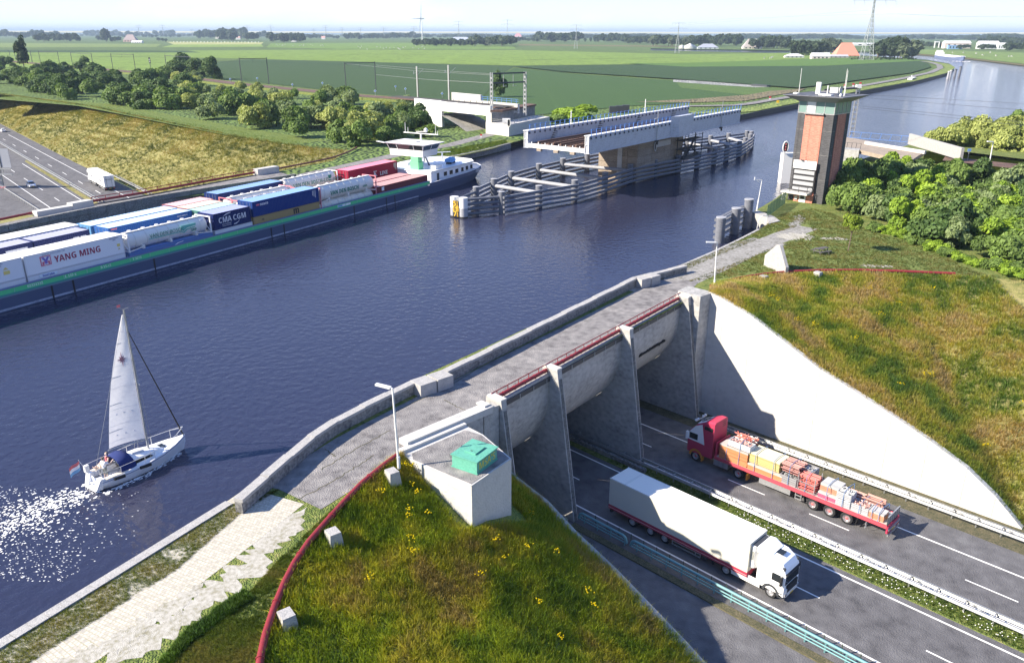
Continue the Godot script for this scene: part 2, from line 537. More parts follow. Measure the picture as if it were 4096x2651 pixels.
func land():
	var b := B.new()
	# ---- water of the canal and the river
	var w := gl([[-900, 3140], [0, 2600], [918, 2030], [1223, 1765], [1640, 1535], [2540, 1115], [2727, 1068], [2946, 972], [3060, 915], [3100, 850], [3180, 800], [3420, 660], [3720, 575], [4096, 490], [4600, 400], [5400, 345]], 2.0)
	w += gl([[4900, 310], [4096, 252], [3860, 226], [3651, 210], [3480, 203], [3000, 197], [2600, 192]], 0.0)
	w += gl([[2600, 199], [3000, 205], [3400, 213], [3560, 224], [3700, 233], [3795, 248], [3812, 262], [3795, 273], [3740, 297], [3640, 321], [3460, 354], [3190, 407], [2961, 451], [2190, 518], [2040, 560], [1926, 590], [1776, 620], [1600, 650], [1450, 680]], 0.0)
	w += gl([[1180, 735], [640, 800], [300, 865], [0, 930], [-600, 1050]], 1.0)
	b.sheet(w, 0.0)
	struct("water", b, M.water)
	# ---- near ground: quay on the left, deck, right bank
	crest_l = gl([[1612, 1818], [1540, 1874], [1450, 1949], [1370, 2034], [1300, 2114], [1240, 2184], [1180, 2274], [1140, 2354], [1100, 2454], [1065, 2564], [1045, 2662], [1020, 2900]], LAND)
	crest_r = gl([[2858, 1140], [2960, 1117], [3050, 1106], [3150, 1095], [3280, 1089], [3450, 1088], [3600, 1092], [3720, 1097], [3820, 1101], [4096, 1114], [4800, 1150], [5600, 1220]], LAND)
	b = B.new()
	var near := gl([[-700, 3016], [0, 2590], [918, 2018], [1223, 1756], [1640, 1528], [2540, 1112], [2727, 1060], [2851, 1006], [2946, 961], [3036, 914], [3076, 891], [3068, 868], [3009, 846], [3100, 792], [3150, 752], [3250, 700], [3420, 640], [3720, 548], [3860, 508], [4000, 482], [4096, 462], [4600, 372], [5400, 332]], LAND)
	near += [V(460, LAND, -320), V(260, LAND, -90)]
	var back := crest_r.duplicate(); back.reverse()
	near += back
	near += [rd(-43.2, 74.4, LAND), rd(-46.3, 74.3, LAND), rd(-42.0, 39.6, LAND), rd(-41.2, 35.2, LAND)]
	near += crest_l
	near += [rd(-10, 0, LAND)]
	b.sheet(near, LAND)
	struct("ground", b, M.grass)
	# ---- the slopes down to the motorway
	wall_r = [rd(-44.4, 74.4, 3.4), rd(-42.4, 74.4, 3.0), rd(-39.0, 74.4, 1.95), rd(-30.9, 74.4, -1.7), rd(-23.4, 74.4, -4.15), rd(-19.8, 74.4, -5.45), rd(-16.2, 74.4, -7.0), rd(-13.5, 74.4, -8.75), rd(-11.0, 74.4, -10.9), rd(8, 76, -11), rd(40, 80, -11)]
	wall_l = [rd(-41.5, 39.4, -2.4), rd(-39.0, 39.4, -3.0), rd(-35.8, 39.4, -3.65), rd(-32.8, 39.4, -5.0), rd(-28.9, 39.4, -6.3), rd(-22.9, 39.4, -8.85), rd(-20.9, 39.4, -9.8), rd(-17.5, 39.4, -10.95), rd(0, 39.4, -11)]
	var lo := []
	for p in wall_r: lo.append(p + MQ * 0.3 + V(0, -0.25, 0))
	var cr := crest_r.slice(0, 11)
	var rows := loft(cr, lo, 70, 26, 0.5, 0.9, 61)
	rows.reverse()
	b = B.new(); b.grid(rows)
	slopes.right = rows
	struct("grass_slope", b, M.dry_grass)
	lo = []
	for p in wall_l: lo.append(p - MQ * 0.3 + V(0, -0.25, 0))
	rows = loft(crest_l, lo, 50, 24, 0.7, 0.5, 62)
	slopes.left = rows
	b = B.new(); b.grid(rows)
	struct("grass_slope", b, M.grass)
	# ---- far land: one sheet to the horizon, with the motorway cutting and the river left out
	crest_f = gl([[-500, 352], [0, 383], [370, 432], [560, 472], [730, 505], [960, 550], [1229, 592], [1390, 602]], FAR)
	b = B.new()
	var far := crest_f.duplicate()
	far += gl([[1330, 645], [1232, 664], [1100, 690], [900, 727], [560, 793], [365, 826], [150, 868], [0, 900], [-600, 1010], [-600, 1052], [0, 936], [300, 870], [640, 802], [1180, 738], [1300, 712], [1450, 690], [1600, 662], [1776, 632], [1926, 600], [2040, 572], [2190, 530], [2961, 457], [3190, 412], [3460, 358], [3640, 325], [3740, 300], [3800, 275], [3815, 262], [3795, 250], [3700, 236], [3560, 227], [3400, 216], [3000, 207], [2600, 200]], FAR)
	far += gl([[2600, 191], [3000, 196], [3480, 202], [3651, 209], [3860, 225], [4096, 251], [4900, 310]], FAR)
	far += [V(3000, FAR, -700), V(30000, FAR, -9000), V(30000, FAR, -45000), V(-30000, FAR, -45000), V(-30000, FAR, -2000)]
	far += gl([[-2200, 300]], FAR)
	b.col = Color(0.13, 0.20, 0.05)
	b.sheet(far, FAR)
	struct("ground", b, M.field)
	foot_f = gl([[-500, 265], [0, 502], [156, 583], [312, 663], [466, 728], [594, 789], [800, 905], [960, 1000], [1040, 1060]], ROAD)
	rows = loft(crest_f, foot_f, 60, 18, 0.6, 1.2, 63)
	rows.reverse()
	b = B.new(); b.grid(rows)
	slopes.far = rows
	struct("grass_slope", b, M.dry_grass)
	# the other side of the far cutting, mostly out of the picture
	b = B.new()
	b.grid(loft(gl([[-500, 960], [-120, 905], [60, 875], [160, 862]], ROAD + 0.2), gl([[-700, 1040], [-200, 950], [0, 905], [180, 868]], FAR), 20, 8, 0.3, 0.5, 64))
	struct("grass_slope", b, M.dry_grass)
	fields()
	edges()

func patch(pts: Array, c: Color, dy: float, m, called := "field"):
	var b := B.new()
	b.col = c
	b.sheet(gl(pts, FAR), FAR + dy)
	return struct(called, b, m)

func fields():
	var bright := Color(0.24, 0.36, 0.065)
	var lush := Color(0.17, 0.30, 0.05)
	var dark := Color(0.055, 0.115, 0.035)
	var crop_and_shade := Color(0.045, 0.10, 0.03)
	patch([[-700, 205], [0, 212], [820, 205], [1350, 200], [2050, 200], [2750, 215], [3300, 205], [3450, 222], [3200, 232], [2740, 252], [2060, 262], [1500, 250], [1000, 238], [600, 232], [0, 228], [-700, 222]], bright, 0.10, M.field)
	patch([[-700, 224], [0, 229], [700, 234], [800, 255], [620, 285], [300, 290], [0, 286], [-700, 280]], bright, 0.14, M.field)
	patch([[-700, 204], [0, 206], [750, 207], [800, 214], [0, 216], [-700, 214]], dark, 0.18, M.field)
	patch([[660, 171], [1050, 172], [1040, 180], [690, 182]], Color(0.55, 0.55, 0.22), 0.2, M.field)
	patch([[690, 182], [1040, 180], [1050, 190], [640, 193]], Color(0.30, 0.42, 0.08), 0.2, M.field)
	patch([[-700, 176], [0, 178], [640, 180], [620, 192], [0, 196], [-700, 194]], Color(0.25, 0.33, 0.09), 0.2, M.field)
	patch([[1080, 176], [1600, 172], [2050, 184], [2060, 196], [1350, 198], [1060, 192]], Color(0.21, 0.33, 0.06), 0.2, M.field)
	patch([[2070, 176], [2750, 182], [2760, 186], [2075, 182]], Color(0.24, 0.2, 0.09), 0.2, M.field)
	patch([[800, 256], [1000, 240], [1500, 252], [2060, 264], [2740, 254], [2700, 312], [2250, 290], [2050, 268], [2000, 300], [1900, 430], [1600, 420], [1380, 372], [1000, 330], [700, 300], [620, 286]], dark, 0.16, M.crop_and_shade)  # cloud shadow over these fields, painted in as a darker crop tone
	patch([[2056, 268], [2740, 256], [3300, 236], [3640, 232], [3712, 250], [3722, 266], [3640, 290], [3300, 338], [3190, 352], [2700, 317], [2280, 291]], crop_and_shade, 0.7, M.crop_and_shade)
	patch([[2500, 254], [2740, 252], [3300, 232], [3640, 230], [3690, 240], [3300, 262], [2740, 268]], Color(0.13, 0.25, 0.045), 0.75, M.crop_and_shade)  # sunlit edge beyond the cloud shadow, painted as a lighter strip of crop
	patch([[1905, 432], [2000, 302], [2056, 272], [2280, 294], [2700, 322], [3180, 358], [2900, 400], [2500, 425], [2160, 460], [2040, 470]], Color(0.065, 0.14, 0.035), 0.2, M.crop_and_shade)
	patch([[2700, 322], [2900, 334], [3190, 356], [3150, 364], [2980, 378], [2720, 350]], Color(0.12, 0.2, 0.05), 0.24, M.crop_and_shade)
	patch([[2690, 318], [2860, 326], [3060, 341], [3075, 347], [3020, 348], [2850, 338], [2690, 327]], Color(0.42, 0.42, 0.42), 0.28, M.field, "path")
	patch([[2540, 408], [2760, 396], [2990, 378], [3080, 362], [3220, 352], [3200, 362], [3110, 378], [2980, 402], [2760, 410]], Color(0.24, 0.2, 0.12), 0.27, M.field)
	# right of the river
	patch([[3480, 198], [3660, 192], [4096, 205], [4700, 240], [4700, 292], [4096, 249], [3860, 224], [3651, 208]], Color(0.22, 0.32, 0.08), 0.2, M.field)
	# ditches
	for d in [[[2050, 240], [2250, 236], [2470, 232], [2750, 226]], [[1350, 222], [1500, 216], [1750, 221]], [[700, 244], [1000, 250], [1300, 258], [1420, 262]], [[850, 185], [1090, 186]], [[0, 204], [400, 205], [750, 206]], [[2060, 178], [2400, 180], [2760, 186]], [[300, 230], [640, 228]]]:
		var l := along(gl(d, FAR + 0.25), 12)
		var b := B.new()
		b.col = Color(0.04, 0.06, 0.03)
		b.strip(side(l, -1.6), side(l, 1.6), 0.0)
		struct("ditch", b, M.field)

func ragged(called: String, pts: Array, h: float, w: float, m, dy: float, c := Color(1, 1, 1)):
	var l := along(gl(pts, h), 60)
	var nz := noise(int(w * 100) + 5, 0.35, 3)
	var b := B.new()
	b.col = c
	var A := []
	var Z := []
	for i in 60:
		var d: Vector3 = (l[mini(i + 1, 59)] - l[maxi(i - 1, 0)]).normalized().cross(Vector3.UP)
		var k := minf(1.0, minf(i, 59 - i) / 9.0)
		A.append(l[i] - d * w * k * (0.5 + nz.get_noise_2d(i, 0) * 0.7)); Z.append(l[i] + d * w * k * (0.5 + nz.get_noise_2d(i, 50) * 0.7))
	b.strip(A, Z, dy)
	return struct(called, b, m)

func ribbon(called: String, pts: Array, h: float, w: float, m, dy: float, c := Color(1, 1, 1)):
	var l := along(gl(pts, h), pts.size() * 6)
	var b := B.new()
	b.col = c
	b.strip(side(l, -w / 2), side(l, w / 2), dy)
	return struct(called, b, m)

func edges():
	# far bank: path along the canal, its kerb and green verge
	ribbon("path", [[1180, 712], [1330, 678], [1500, 640], [1640, 608], [1800, 580], [1930, 545], [2020, 520]], FAR, 4.2, M.old_asphalt, 0.02, Color(1.25, 1.25, 1.25))
	ribbon("path", [[2720, 425], [2961, 420], [3160, 385], [3420, 345], [3600, 312], [3720, 286], [3760, 268], [3755, 255], [3720, 245], [3640, 236]], FAR, 5.0, M.old_asphalt, 0.33, Color(1.3, 1.3, 1.3))
	ribbon("grass_verge", [[2760, 452], [2961, 446], [3190, 400], [3460, 350], [3640, 318], [3760, 288], [3800, 266], [3780, 252], [3700, 240]], FAR, 8.0, M.field, 0.3, Color(0.26, 0.33, 0.09))
	ribbon("grass_verge", [[1230, 735], [1450, 680], [1600, 655], [1776, 625], [1926, 592], [2030, 560]], FAR, 6.0, M.grass, 0.012, Color(1.1, 1.2, 1))
	ribbon("grass_verge", [[0, 395], [370, 424], [560, 458], [730, 490], [960, 532], [1229, 572]], FAR, 13.0, M.grass, 0.012, Color(0.9, 1.25, 0.8))
	var b := B.new()
	var kerb := gl([[1450, 690], [1600, 662], [1776, 632], [1926, 600], [2036, 572]], FAR)
	for i in kerb.size() - 1: b.bar(kerb[i] + V(0, -0.7, 0), kerb[i + 1] + V(0, -0.7, 0), 0.9, 1.5)
	solo("quay_wall", b, M.weathered_concrete, "dark concrete quay edge of the far bank below the grass verge left of the bridge", "quay wall")
	b = B.new()
	kerb = gl([[2190, 530], [2961, 457], [3190, 412], [3460, 358], [3640, 325], [3740, 300], [3800, 275], [3815, 262], [3795, 250], [3700, 236], [3560, 227]], FAR)
	for i in kerb.size() - 1: b.bar(kerb[i] + V(0, -0.8, 0), kerb[i + 1] + V(0, -0.8, 0), 0.8, 1.7)
	solo("quay_wall", b, M.black, "dark sheet piling along the far bank of the river beyond the bridge", "sheet piling")
	b = B.new()
	kerb = gl([[3480, 202], [3651, 209], [3860, 225], [4096, 251], [4900, 310]], FAR)
	for i in kerb.size() - 1: b.bar(kerb[i] + V(0, -0.6, 0), kerb[i + 1] + V(0, -0.6, 0), 0.8, 1.4)
	solo("reed_bank", b, M.soil, "low reed bank along the pasture on the outer side of the river bend", "river bank")
	# near bank, left: quay kerb, grass strip, paver road, sandy shoulder, lush strip
	b = B.new()
	var k := along(gl([[-700, 3016], [0, 2590], [480, 2292], [918, 2018]], LAND), 26)
	var kt := thing("quay_kerb", "grey concrete kerb along the canal edge at the lower left", "kerb", Transform3D(Basis(), k[12]))
	for i in k.size() - 1:
		b = B.new()
		var d: Vector3 = (k[i + 1] - k[i]).normalized() * 0.012
		b.bar(k[i] + d + V(0, -0.35, 0), k[i + 1] - d + V(0, -0.35, 0), 0.62, 0.95)
		part(kt, "kerb_stone", b, M.cap_concrete, true)
	var road_l := along(gl([[-500, 3030], [300, 2560], [905, 2130], [1100, 1985]], LAND + 0.012), 40)
	b = B.new()
	var L := side(road_l, -2.3)
	var R := side(road_l, 2.3)
	var run := 0.0
	for i in 39:
		var n1: float = run + road_l[i].distance_to(road_l[i + 1])
		for w in [[L[i], 0, run], [R[i + 1], 1, n1], [R[i], 1, run], [L[i], 0, run], [L[i + 1], 0, n1], [R[i + 1], 1, n1]]:
			b.put(w[0], Vector3.UP, Vector2(w[1] * 2.6, w[2] / 1.77))
		run = n1
	struct("paver_road", b, M.pavers)
	ragged("sandy_shoulder", [[380, 2700], [760, 2450], [930, 2330], [1010, 2250], [1130, 2120], [1230, 2030]], LAND, 1.7, M.sand, 0.008)
	ragged("sandy_shoulder", [[100, 2760], [420, 2600], [640, 2470], [820, 2330]], LAND, 1.1, M.sand, 0.016)
	# right bank: worn track, sandy patches, paved strip by the slope
	ribbon("path", [[2560, 1172], [2720, 1110], [2850, 1052], [2960, 1000], [3080, 960]], LAND, 5.4, M.gravel, 0.008)
	ribbon("path", [[3060, 970], [3140, 938], [3190, 918], [3230, 905]], LAND, 3.6, M.gravel, 0.012)
	ragged("sandy_patch", [[3110, 946], [3180, 941], [3260, 945]], LAND, 3.0, M.sand, 0.016)
	ragged("sandy_patch", [[3280, 950], [3350, 950], [3400, 955]], LAND, 1.2, M.sand, 0.016)
	ragged("sandy_patch", [[3160, 905], [3190, 885], [3200, 870], [3195, 855]], LAND, 1.4, M.gravel, 0.016)
	ragged("sandy_patch", [[3440, 1058], [3520, 1060], [3580, 1062]], LAND, 1.0, M.sand, 0.016)
	b = B.new()
	k = gl([[2600, 1098], [2727, 1060], [2851, 1006], [2946, 961], [3036, 914]], LAND)
	for i in k.size() - 1: b.bar(k[i] + V(0, -0.45, 0), k[i + 1] + V(0, -0.45, 0), 0.4, 1.0)
	solo("quay_kerb", b, M.cap_concrete, "pale concrete kerb of the right bank beside the mooring piles", "kerb")
	b = B.new()
	b.slab(gl([[3009, 846], [3030, 838], [3095, 862], [3120, 880], [3076, 891], [3068, 868]], LAND + 0.1), -0.5, LAND + 0.12)
	solo("landing_slab", b, M.cap_concrete, "grey concrete landing slab in the nook of the right bank below the green fence", "quay slab")

func aqueduct():
	var dq := func(q: float) -> float: return -42.95 - 0.138 * (q - 47.1)   # t of the trough's face
	# ---- deck road
	var b := B.new()
	var inner := gl([[1041, 1945], [1350, 1752], [1676, 1584], [1785, 1537], [2558, 1155], [2640, 1118]], LAND)
	var outer := [crest_l[0] + V(0.2, 0, -0.2), rd(-41.8, 35.2, LAND), rd(dq.call(39.6) - 0.5, 39.6, LAND), rd(dq.call(47.0) - 0.5, 47.0, LAND), rd(dq.call(74.4) - 0.5, 74.4, LAND), g(2800, 1120, LAND)]
	var deck := gl([[1115, 1960], [1285, 2040], [1420, 1955], [1530, 1868]], LAND)
	var poly := inner + [outer[5]] + [outer[4], outer[3], outer[2], outer[1], outer[0]] + [deck[3], deck[2], deck[1], deck[0]]
	b.sheet(poly, LAND + 0.02)
	struct("deck_road", b, M.old_asphalt)
	for cr in [[[1290, 1880], [1420, 1800], [1560, 1725]], [[1180, 2008], [1330, 1930], [1500, 1822]], [[1580, 1650], [1760, 1560], [1980, 1440], [2300, 1280]], [[1300, 1800], [1345, 1830]], [[1780, 1600], [1830, 1630], [1900, 1655]]]:
		var l := along(gl(cr, LAND), 30)
		for i in l.size(): l[i] += V(rng.randfn() * 0.05, 0, rng.randfn() * 0.05)
		b = B.new(); b.strip(side(l, -0.035), side(l, 0.035), 0.028)
		struct("road_seam", b, M.soil)
	# ---- parapet towards the water, in cast lengths with two thick joint blocks
	var pw := thing("canal_parapet", "long weathered concrete parapet between the canal and the deck road", "parapet wall", Transform3D(Basis(), g(1800, 1500, LAND)))
	var P := along(gl([[935, 2004], [1223, 1756], [1350, 1672], [1640, 1530]], 3.3), 8) + [null] + along(gl([[1770, 1487], [2530, 1112]], 3.3), 12) + [null] + along(gl([[2605, 1093], [2735, 1062]], 3.15), 3)
	for i in P.size() - 1:
		if P[i] == null or P[i + 1] == null: continue
		var d: Vector3 = (P[i + 1] - P[i]).normalized()
		var s := d.cross(Vector3.UP) * 0.3
		b = B.new()
		b.bar(P[i] + d * 0.015 + s + V(0, -0.85, 0), P[i + 1] - d * 0.015 + s + V(0, -0.85, 0), 0.5, 1.5)
		part(pw, "wall_length", b, M.weathered_concrete, true)
		b = B.new()
		var up := 0.02 + 0.05 * (i % 2)
		b.bar(P[i] + d * 0.02 + s + V(0, up, 0), P[i + 1] - d * 0.02 + s + V(0, up, 0), 0.66, 0.22)
		part(pw, "coping", b, M.cap_concrete, true)
	for q in [[[1640, 1530], [1770, 1487]], [[2530, 1112], [2605, 1093]]]:
		var a := g(q[0][0], q[0][1], 3.3)
		var z := g(q[1][0], q[1][1], 3.3)
		var d := (z - a).normalized()
		var s := d.cross(Vector3.UP)
		var mid := a.lerp(z, 0.5)
		for h in [[a, mid - d * 0.08], [mid + d * 0.08, z]]:
			b = B.new()
			b.bar(h[0] + s * 0.75 + V(0, -0.5, 0), h[1] + s * 0.75 + V(0, -0.5, 0), 1.5, 1.36)
			part(pw, "joint_block", b, M.cap_concrete, true)
	# ---- trough: face, curved soffit, floor
	var tr := thing("aqueduct_trough", "pale concrete trough that carries the canal, with a rounded underside between the piers", "aqueduct", Transform3D(Basis(), rd(-46, 57, -6)))
	var prof := [Vector2(0, 2.05), Vector2(0, 0.9), Vector2(0.02, -0.1), Vector2(0.16, -0.95), Vector2(0.4, -1.75), Vector2(0.85, -2.85), Vector2(1.75, -4.1), Vector2(2.8, -5.1), Vector2(3.8, -5.85), Vector2(5.2, -6.5), Vector2(7.0, -6.9), Vector2(12, -7.0), Vector2(112, -7.0)]
	for span in [[39.9, 47.0], [47.6, 59.3], [59.9, 72.0]]:
		var rows := []
		for p in prof:
			var r := PackedVector3Array()
			for i in 9:
				var q: float = lerpf(span[0], span[1], i / 8.0)
				r.append(rd(dq.call(q) - p.x, q, p.y))
			rows.append(r)
		rows.reverse()
		b = B.new(); b.grid(rows)
		part(tr, "trough_shell", b, M.concrete, true)
		b = B.new()
		b.bar(rd(dq.call(span[0]) + 0.06, span[0], 2.02), rd(dq.call(span[1]) + 0.06, span[1], 2.02), 0.16, 0.42)
		part(tr, "edge_beam", b, M.dark_steel, true)
		b = B.new()
		b.bar(rd(dq.call(span[0]) - 0.3, span[0], 2.2), rd(dq.call(span[1]) - 0.3, span[1], 2.2), 0.62, 0.44)
		part(tr, "edge_kerb", b, M.cap_concrete, true)
		var q0: float = span[0] + 0.9
		while q0 < span[1]:
			b = B.new()
			b.bar(rd(dq.call(q0) + 0.16, q0, 1.8), rd(dq.call(q0) + 0.16, q0, 2.2), 0.09, 0.05)
			part(tr, "bolt_plate", b, M.steel, true)
			q0 += 1.9
	var xd := (rd(dq.call(66), 66, 0) - rd(dq.call(64), 64, 0)).normalized()
	var ux := V(0, 1, 0) + MT * 0.25
	var zz := xd.cross(ux.normalized())
	var lt := Transform3D(Basis(xd, zz.cross(xd), zz), rd(dq.call(66.4) - 0.16, 66.4, -1.3))
	var lx := letters(self, "Akwadukt Mid-Fryslân", 0.5, lt, M.black, 0.12, true, 700)
	remove_child(lx); tr.add_child(lx); lx.transform = tr.transform.affine_inverse() * lt
	# ---- piers
	var names := ["concrete fin pier beside the green hatch bunker, nearest the service road", "concrete fin pier left of the near carriageway, between service road and lorry lane", "middle concrete fin pier between the two carriageways", "concrete fin pier on the right, against the tall bright wing wall"]
	var k := 0
	for q in [39.6, 47.3, 59.6, 72.3]:
		var o := thing("aqueduct_pier", names[k], "pier", Transform3D(Basis(), rd(-43, q, ROAD)), "fin piers under the aqueduct")
		var t0: float = dq.call(q)
		var w := 0.28
		b = B.new()
		var outl := PackedVector2Array([Vector2(t0 - 108, ROAD - 0.3), Vector2(-39.55 - 0.138 * (q - 47.3), ROAD - 0.3), Vector2(-42.0 - 0.138 * (q - 47.3), 3.0), Vector2(t0 - 0.75, 3.0)])
		for p in prof:
			if p.x > 0.8 and p.x < 20: outl.append(Vector2(t0 - p.x, p.y))
		outl.append(Vector2(t0 - 108, -7.0))
		var bs := Basis(MT, Vector3.UP, -MQ)
		b.prism(outl, -q - w, -q + w, bs)
		part(o, "pier_wall", b, M.concrete, true)
		for r in 3:
			b = B.new()
			var f0: float = -42.0 - 0.138 * (q - 47.3) + 0.012
			b.bar(rd(f0 + 0.16, q - 0.12 + r * 0.12, 2.2), rd(f0 + 2.42, q - 0.12 + r * 0.12, ROAD), 0.05, 0.05, MT)
			part(o, "rib", b, M.weathered_concrete, true)
		b = B.new()
		b.bar(rd(t0 - 0.6, q, 3.08), rd(-41.97 - 0.138 * (q - 47.3), q, 3.08), w * 2 + 0.06, 0.16)
		part(o, "pier_cap", b, M.bright_concrete, true)
		k += 1
	b = B.new(); b.slab([rd(-44.3, 72.6, 0), rd(-44.1, 75.0, 0), rd(-47.5, 75.0, 0), rd(-47.2, 72.6, 0)], ROAD, 3.35); solo("corner_wall", b, M.concrete, "concrete corner wall between the right fin pier and the bright wing wall", "retaining wall")
	# ---- red pipe and hand rail on the edge of the deck
	var pipe := thing("red_deck_pipe", "thick red pipe with a thin red hand rail along the motorway edge of the deck", "pipe rail", Transform3D(Basis(), rd(-43.5, 57, LAND)))
	b = B.new(); b.tube(rd(dq.call(40.2) - 0.3, 40.2, 2.72), rd(dq.call(73.4) - 0.3, 73.4, 2.72), 0.17, 0.17, 12)
	part(pipe, "pipe", b, M.red_pipe, true)
	b = B.new(); b.tube(rd(dq.call(39.6) - 0.42, 39.6, 3.2), rd(dq.call(73.4) - 0.42, 73.4, 3.2), 0.045, 0.045, 8)
	part(pipe, "hand_rail", b, M.red_pipe, true)
	for i in 24:
		var q := 40.3 + i * 1.42
		b = B.new(); b.bar(rd(dq.call(q) - 0.42, q, 2.5), rd(dq.call(q) - 0.42, q, 3.2), 0.05, 0.05)
		part(pipe, "post", b, M.red_pipe, true)
		b = B.new(); b.tube(rd(dq.call(q + 0.7) - 0.3, q + 0.66, 2.72), rd(dq.call(q + 0.7) - 0.3, q + 0.74, 2.72), 0.2, 0.2, 12)
		part(pipe, "pipe_collar", b, M.red_pipe, true)
	# ---- abutment wall between bunker and first pier
	b = B.new()
	var aw := thing("abutment_wall", "grey concrete abutment wall between the bunker and the first pier, with vertical joints", "retaining wall", Transform3D(Basis(), rd(-41, 37, ROAD)))
	for s in [[34.0, 37.55], [37.65, 39.25]]:
		b = B.new(); b.slab([rd(-41.1, s[0], 0), rd(-41.1, s[1], 0), rd(-42.0, s[1], 0), rd(-42.0, s[0], 0)], ROAD, 2.72)
		part(aw, "wall_panel", b, M.concrete, true)
	b = B.new(); b.slab([rd(-41.05, 30.2, 0), rd(-41.05, 38.6, 0), rd(-42.05, 38.6, 0), rd(-42.05, 30.2, 0)], 2.3, 2.86)
	part(aw, "coping", b, M.bright_concrete, true)
	b = B.new(); b.slab([rd(-41.3, 37.9, 0), rd(-41.3, 38.5, 0), rd(-42.3, 38.5, 0), rd(-42.3, 37.9, 0)], 2.87, 3.0)
	part(aw, "cap_stone", b, M.bright_concrete, true)
	# ---- wing walls
	wing("wing_wall", "tall bright concrete wing wall right of the red lorry, sloping down to the road", wall_r, 9, 0.62)
	wing("wing_wall", "low concrete wing wall edging the front grass slope above the service road", wall_l, 9, -0.9)
	# ---- bunker with the green hatch box
	var bk := thing("bunker", "concrete bunker block on the grass corner, carrying a green hatch box", "bunker", Transform3D(Basis(), rd(-37, 32, 0)))
	b = B.new()
	b.slab([rd(-41.0, 29.3, 0), rd(-39.6, 29.3, 0), rd(-34.1, 30.05, 0), rd(-34.8, 34.4, 0), rd(-38.8, 35.4, 0), rd(-41.0, 35.45, 0)], -3.5, 2.42)
	part(bk, "block", b, M.bright_concrete, true)
	b = B.new()
	b.slab([rd(-40.2, 29.9, 0), rd(-39.5, 29.45, 0), rd(-34.25, 30.17, 0), rd(-34.92, 34.3, 0), rd(-38.8, 35.25, 0), rd(-40.2, 34.9, 0)], 2.4, 2.45)
	part(bk, "roof_sheet", b, M.old_asphalt, true)
	b = B.new()
	b.bar(rd(-40.85, 29.35, 2.5), rd(-40.85, 35.4, 2.5), 0.5, 0.3)
	part(bk, "kerb", b, M.bright_concrete, true)
	var hx := frame(rd(-36.1, 32.15, 2.46), rd(-34.92, 31.13) - rd(-36.9, 30.67))
	var hb := thing("hatch_box", "flat green metal hatch box with yellow graffiti on the bunker roof", "hatch box", hx)
	M.green_box = mat("green_box", lin(0.13, 0.42, 0.32), 0.6, 0, tone(81, 0.04, 256, [Color(0.7, 0.75, 0.72), Color(0.95, 0.98, 0.95), Color(1.1, 1.1, 1.1)]), 0.5)
	b = B.new(); b.bx(-1.02, 1.02, 0.06, 0.9, -1.22, 1.22); part(hb, "box", b, M.green_box)
	b = B.new(); b.bx(-1.1, 1.1, 0.905, 0.97, -1.3, 1.3); part(hb, "lid", b, M.green_box)
	b = B.new(); b.bx(-1.08, 1.08, 0.0, 0.06, -1.28, 1.28); part(hb, "base_frame", b, M.green_box)
	b = B.new(); b.bx(-0.45, 0.45, 0.98, 1.08, -0.62, 0.55); part(hb, "hatch_cover", b, M.green_box)
	b = B.new(); b.bx(-0.1, 0.05, 1.085, 1.11, 0.3, 0.36); part(hb, "handle", b, M.dark_steel)
	var yl := mat("yellow_spray", lin(0.62, 0.58, 0.10), 0.7)
	letters(hb, "MSA'S", 0.72, Transform3D(Basis(Vector3.UP, PI / 2) * Basis(Vector3.BACK, 0.0), V(1.03, 0.48, 0.0)), yl, 0.02, false, 400, "graffiti")
	# ---- red pipes that bend away at both ends, on concrete blocks
	var lp := []
	for p in gl([[1592, 1836], [1540, 1874], [1450, 1949], [1370, 2034], [1300, 2114], [1240, 2184], [1180, 2274], [1140, 2354], [1100, 2454], [1065, 2564], [1045, 2662], [1020, 2900]], LAND): lp.append(p + V(0, 0.28, 0))
	b = B.new(); b.path(along(lp, 60), 0.19, 10)
	var po := thing("red_pipe", "thick red pipe curving along the front grass slope past concrete blocks", "pipe", Transform3D(Basis(), lp[5]))
	part(po, "pipe", b, M.red_pipe, true)
	var sm := along(lp, 60)
	for i in [8, 20, 30, 40, 50]:
		b = B.new(); b.tube(sm[i], sm[i] + (sm[i + 1] - sm[i]) * 0.2, 0.23, 0.23, 12); part(po, "pipe_collar", b, M.red_pipe, true)
	var rp := []
	for p in gl([[2842, 1150], [2960, 1117], [3050, 1103], [3150, 1092], [3280, 1086], [3450, 1085], [3600, 1089], [3720, 1094], [3820, 1098]], LAND): rp.append(p + V(0, 0.3, 0))
	b = B.new(); b.path(along(rp, 40), 0.17, 8)
	solo("red_pipe", b, M.red_pipe, "thin looking red pipe on the crest of the right slope, half hidden in long grass", "pipe")
	for blk in [[1570, 1905, "concrete pipe block by the foot of the lamp post at the bunker"], [1335, 2150, "concrete pipe block half way down the curved red pipe"], [1150, 2482, "concrete pipe block beside the red pipe at the bottom edge"], [3055, 1112, "flat concrete pipe block on the right crest, nearer the fin slab"], [3272, 1096, "flat concrete pipe block on the right crest behind the grass"]]:
		var c := g(blk[0], blk[1], LAND)
		var f := frame(c, V(0.8, 0, -0.6))
		b = B.new()
		b.xf = Transform3D(f.basis, c)
		b.hull8([V(-0.5, -1.2, 0.55), V(0.5, -1.2, 0.55), V(0.5, -1.2, -0.55), V(-0.5, -1.2, -0.55), V(-0.34, 0.42, 0.4), V(0.34, 0.42, 0.4), V(0.34, 0.42, -0.4), V(-0.34, 0.42, -0.4)])
		solo("pipe_block", b, M.cap_concrete, blk[2], "concrete block", "blocks holding the red pipe")
	# ---- lamp posts
	lamp_post(g(1597, 1874, LAND), 5.9, V(-0.85, 0, -0.35), "white lamp post at the bunker corner on the near deck end")
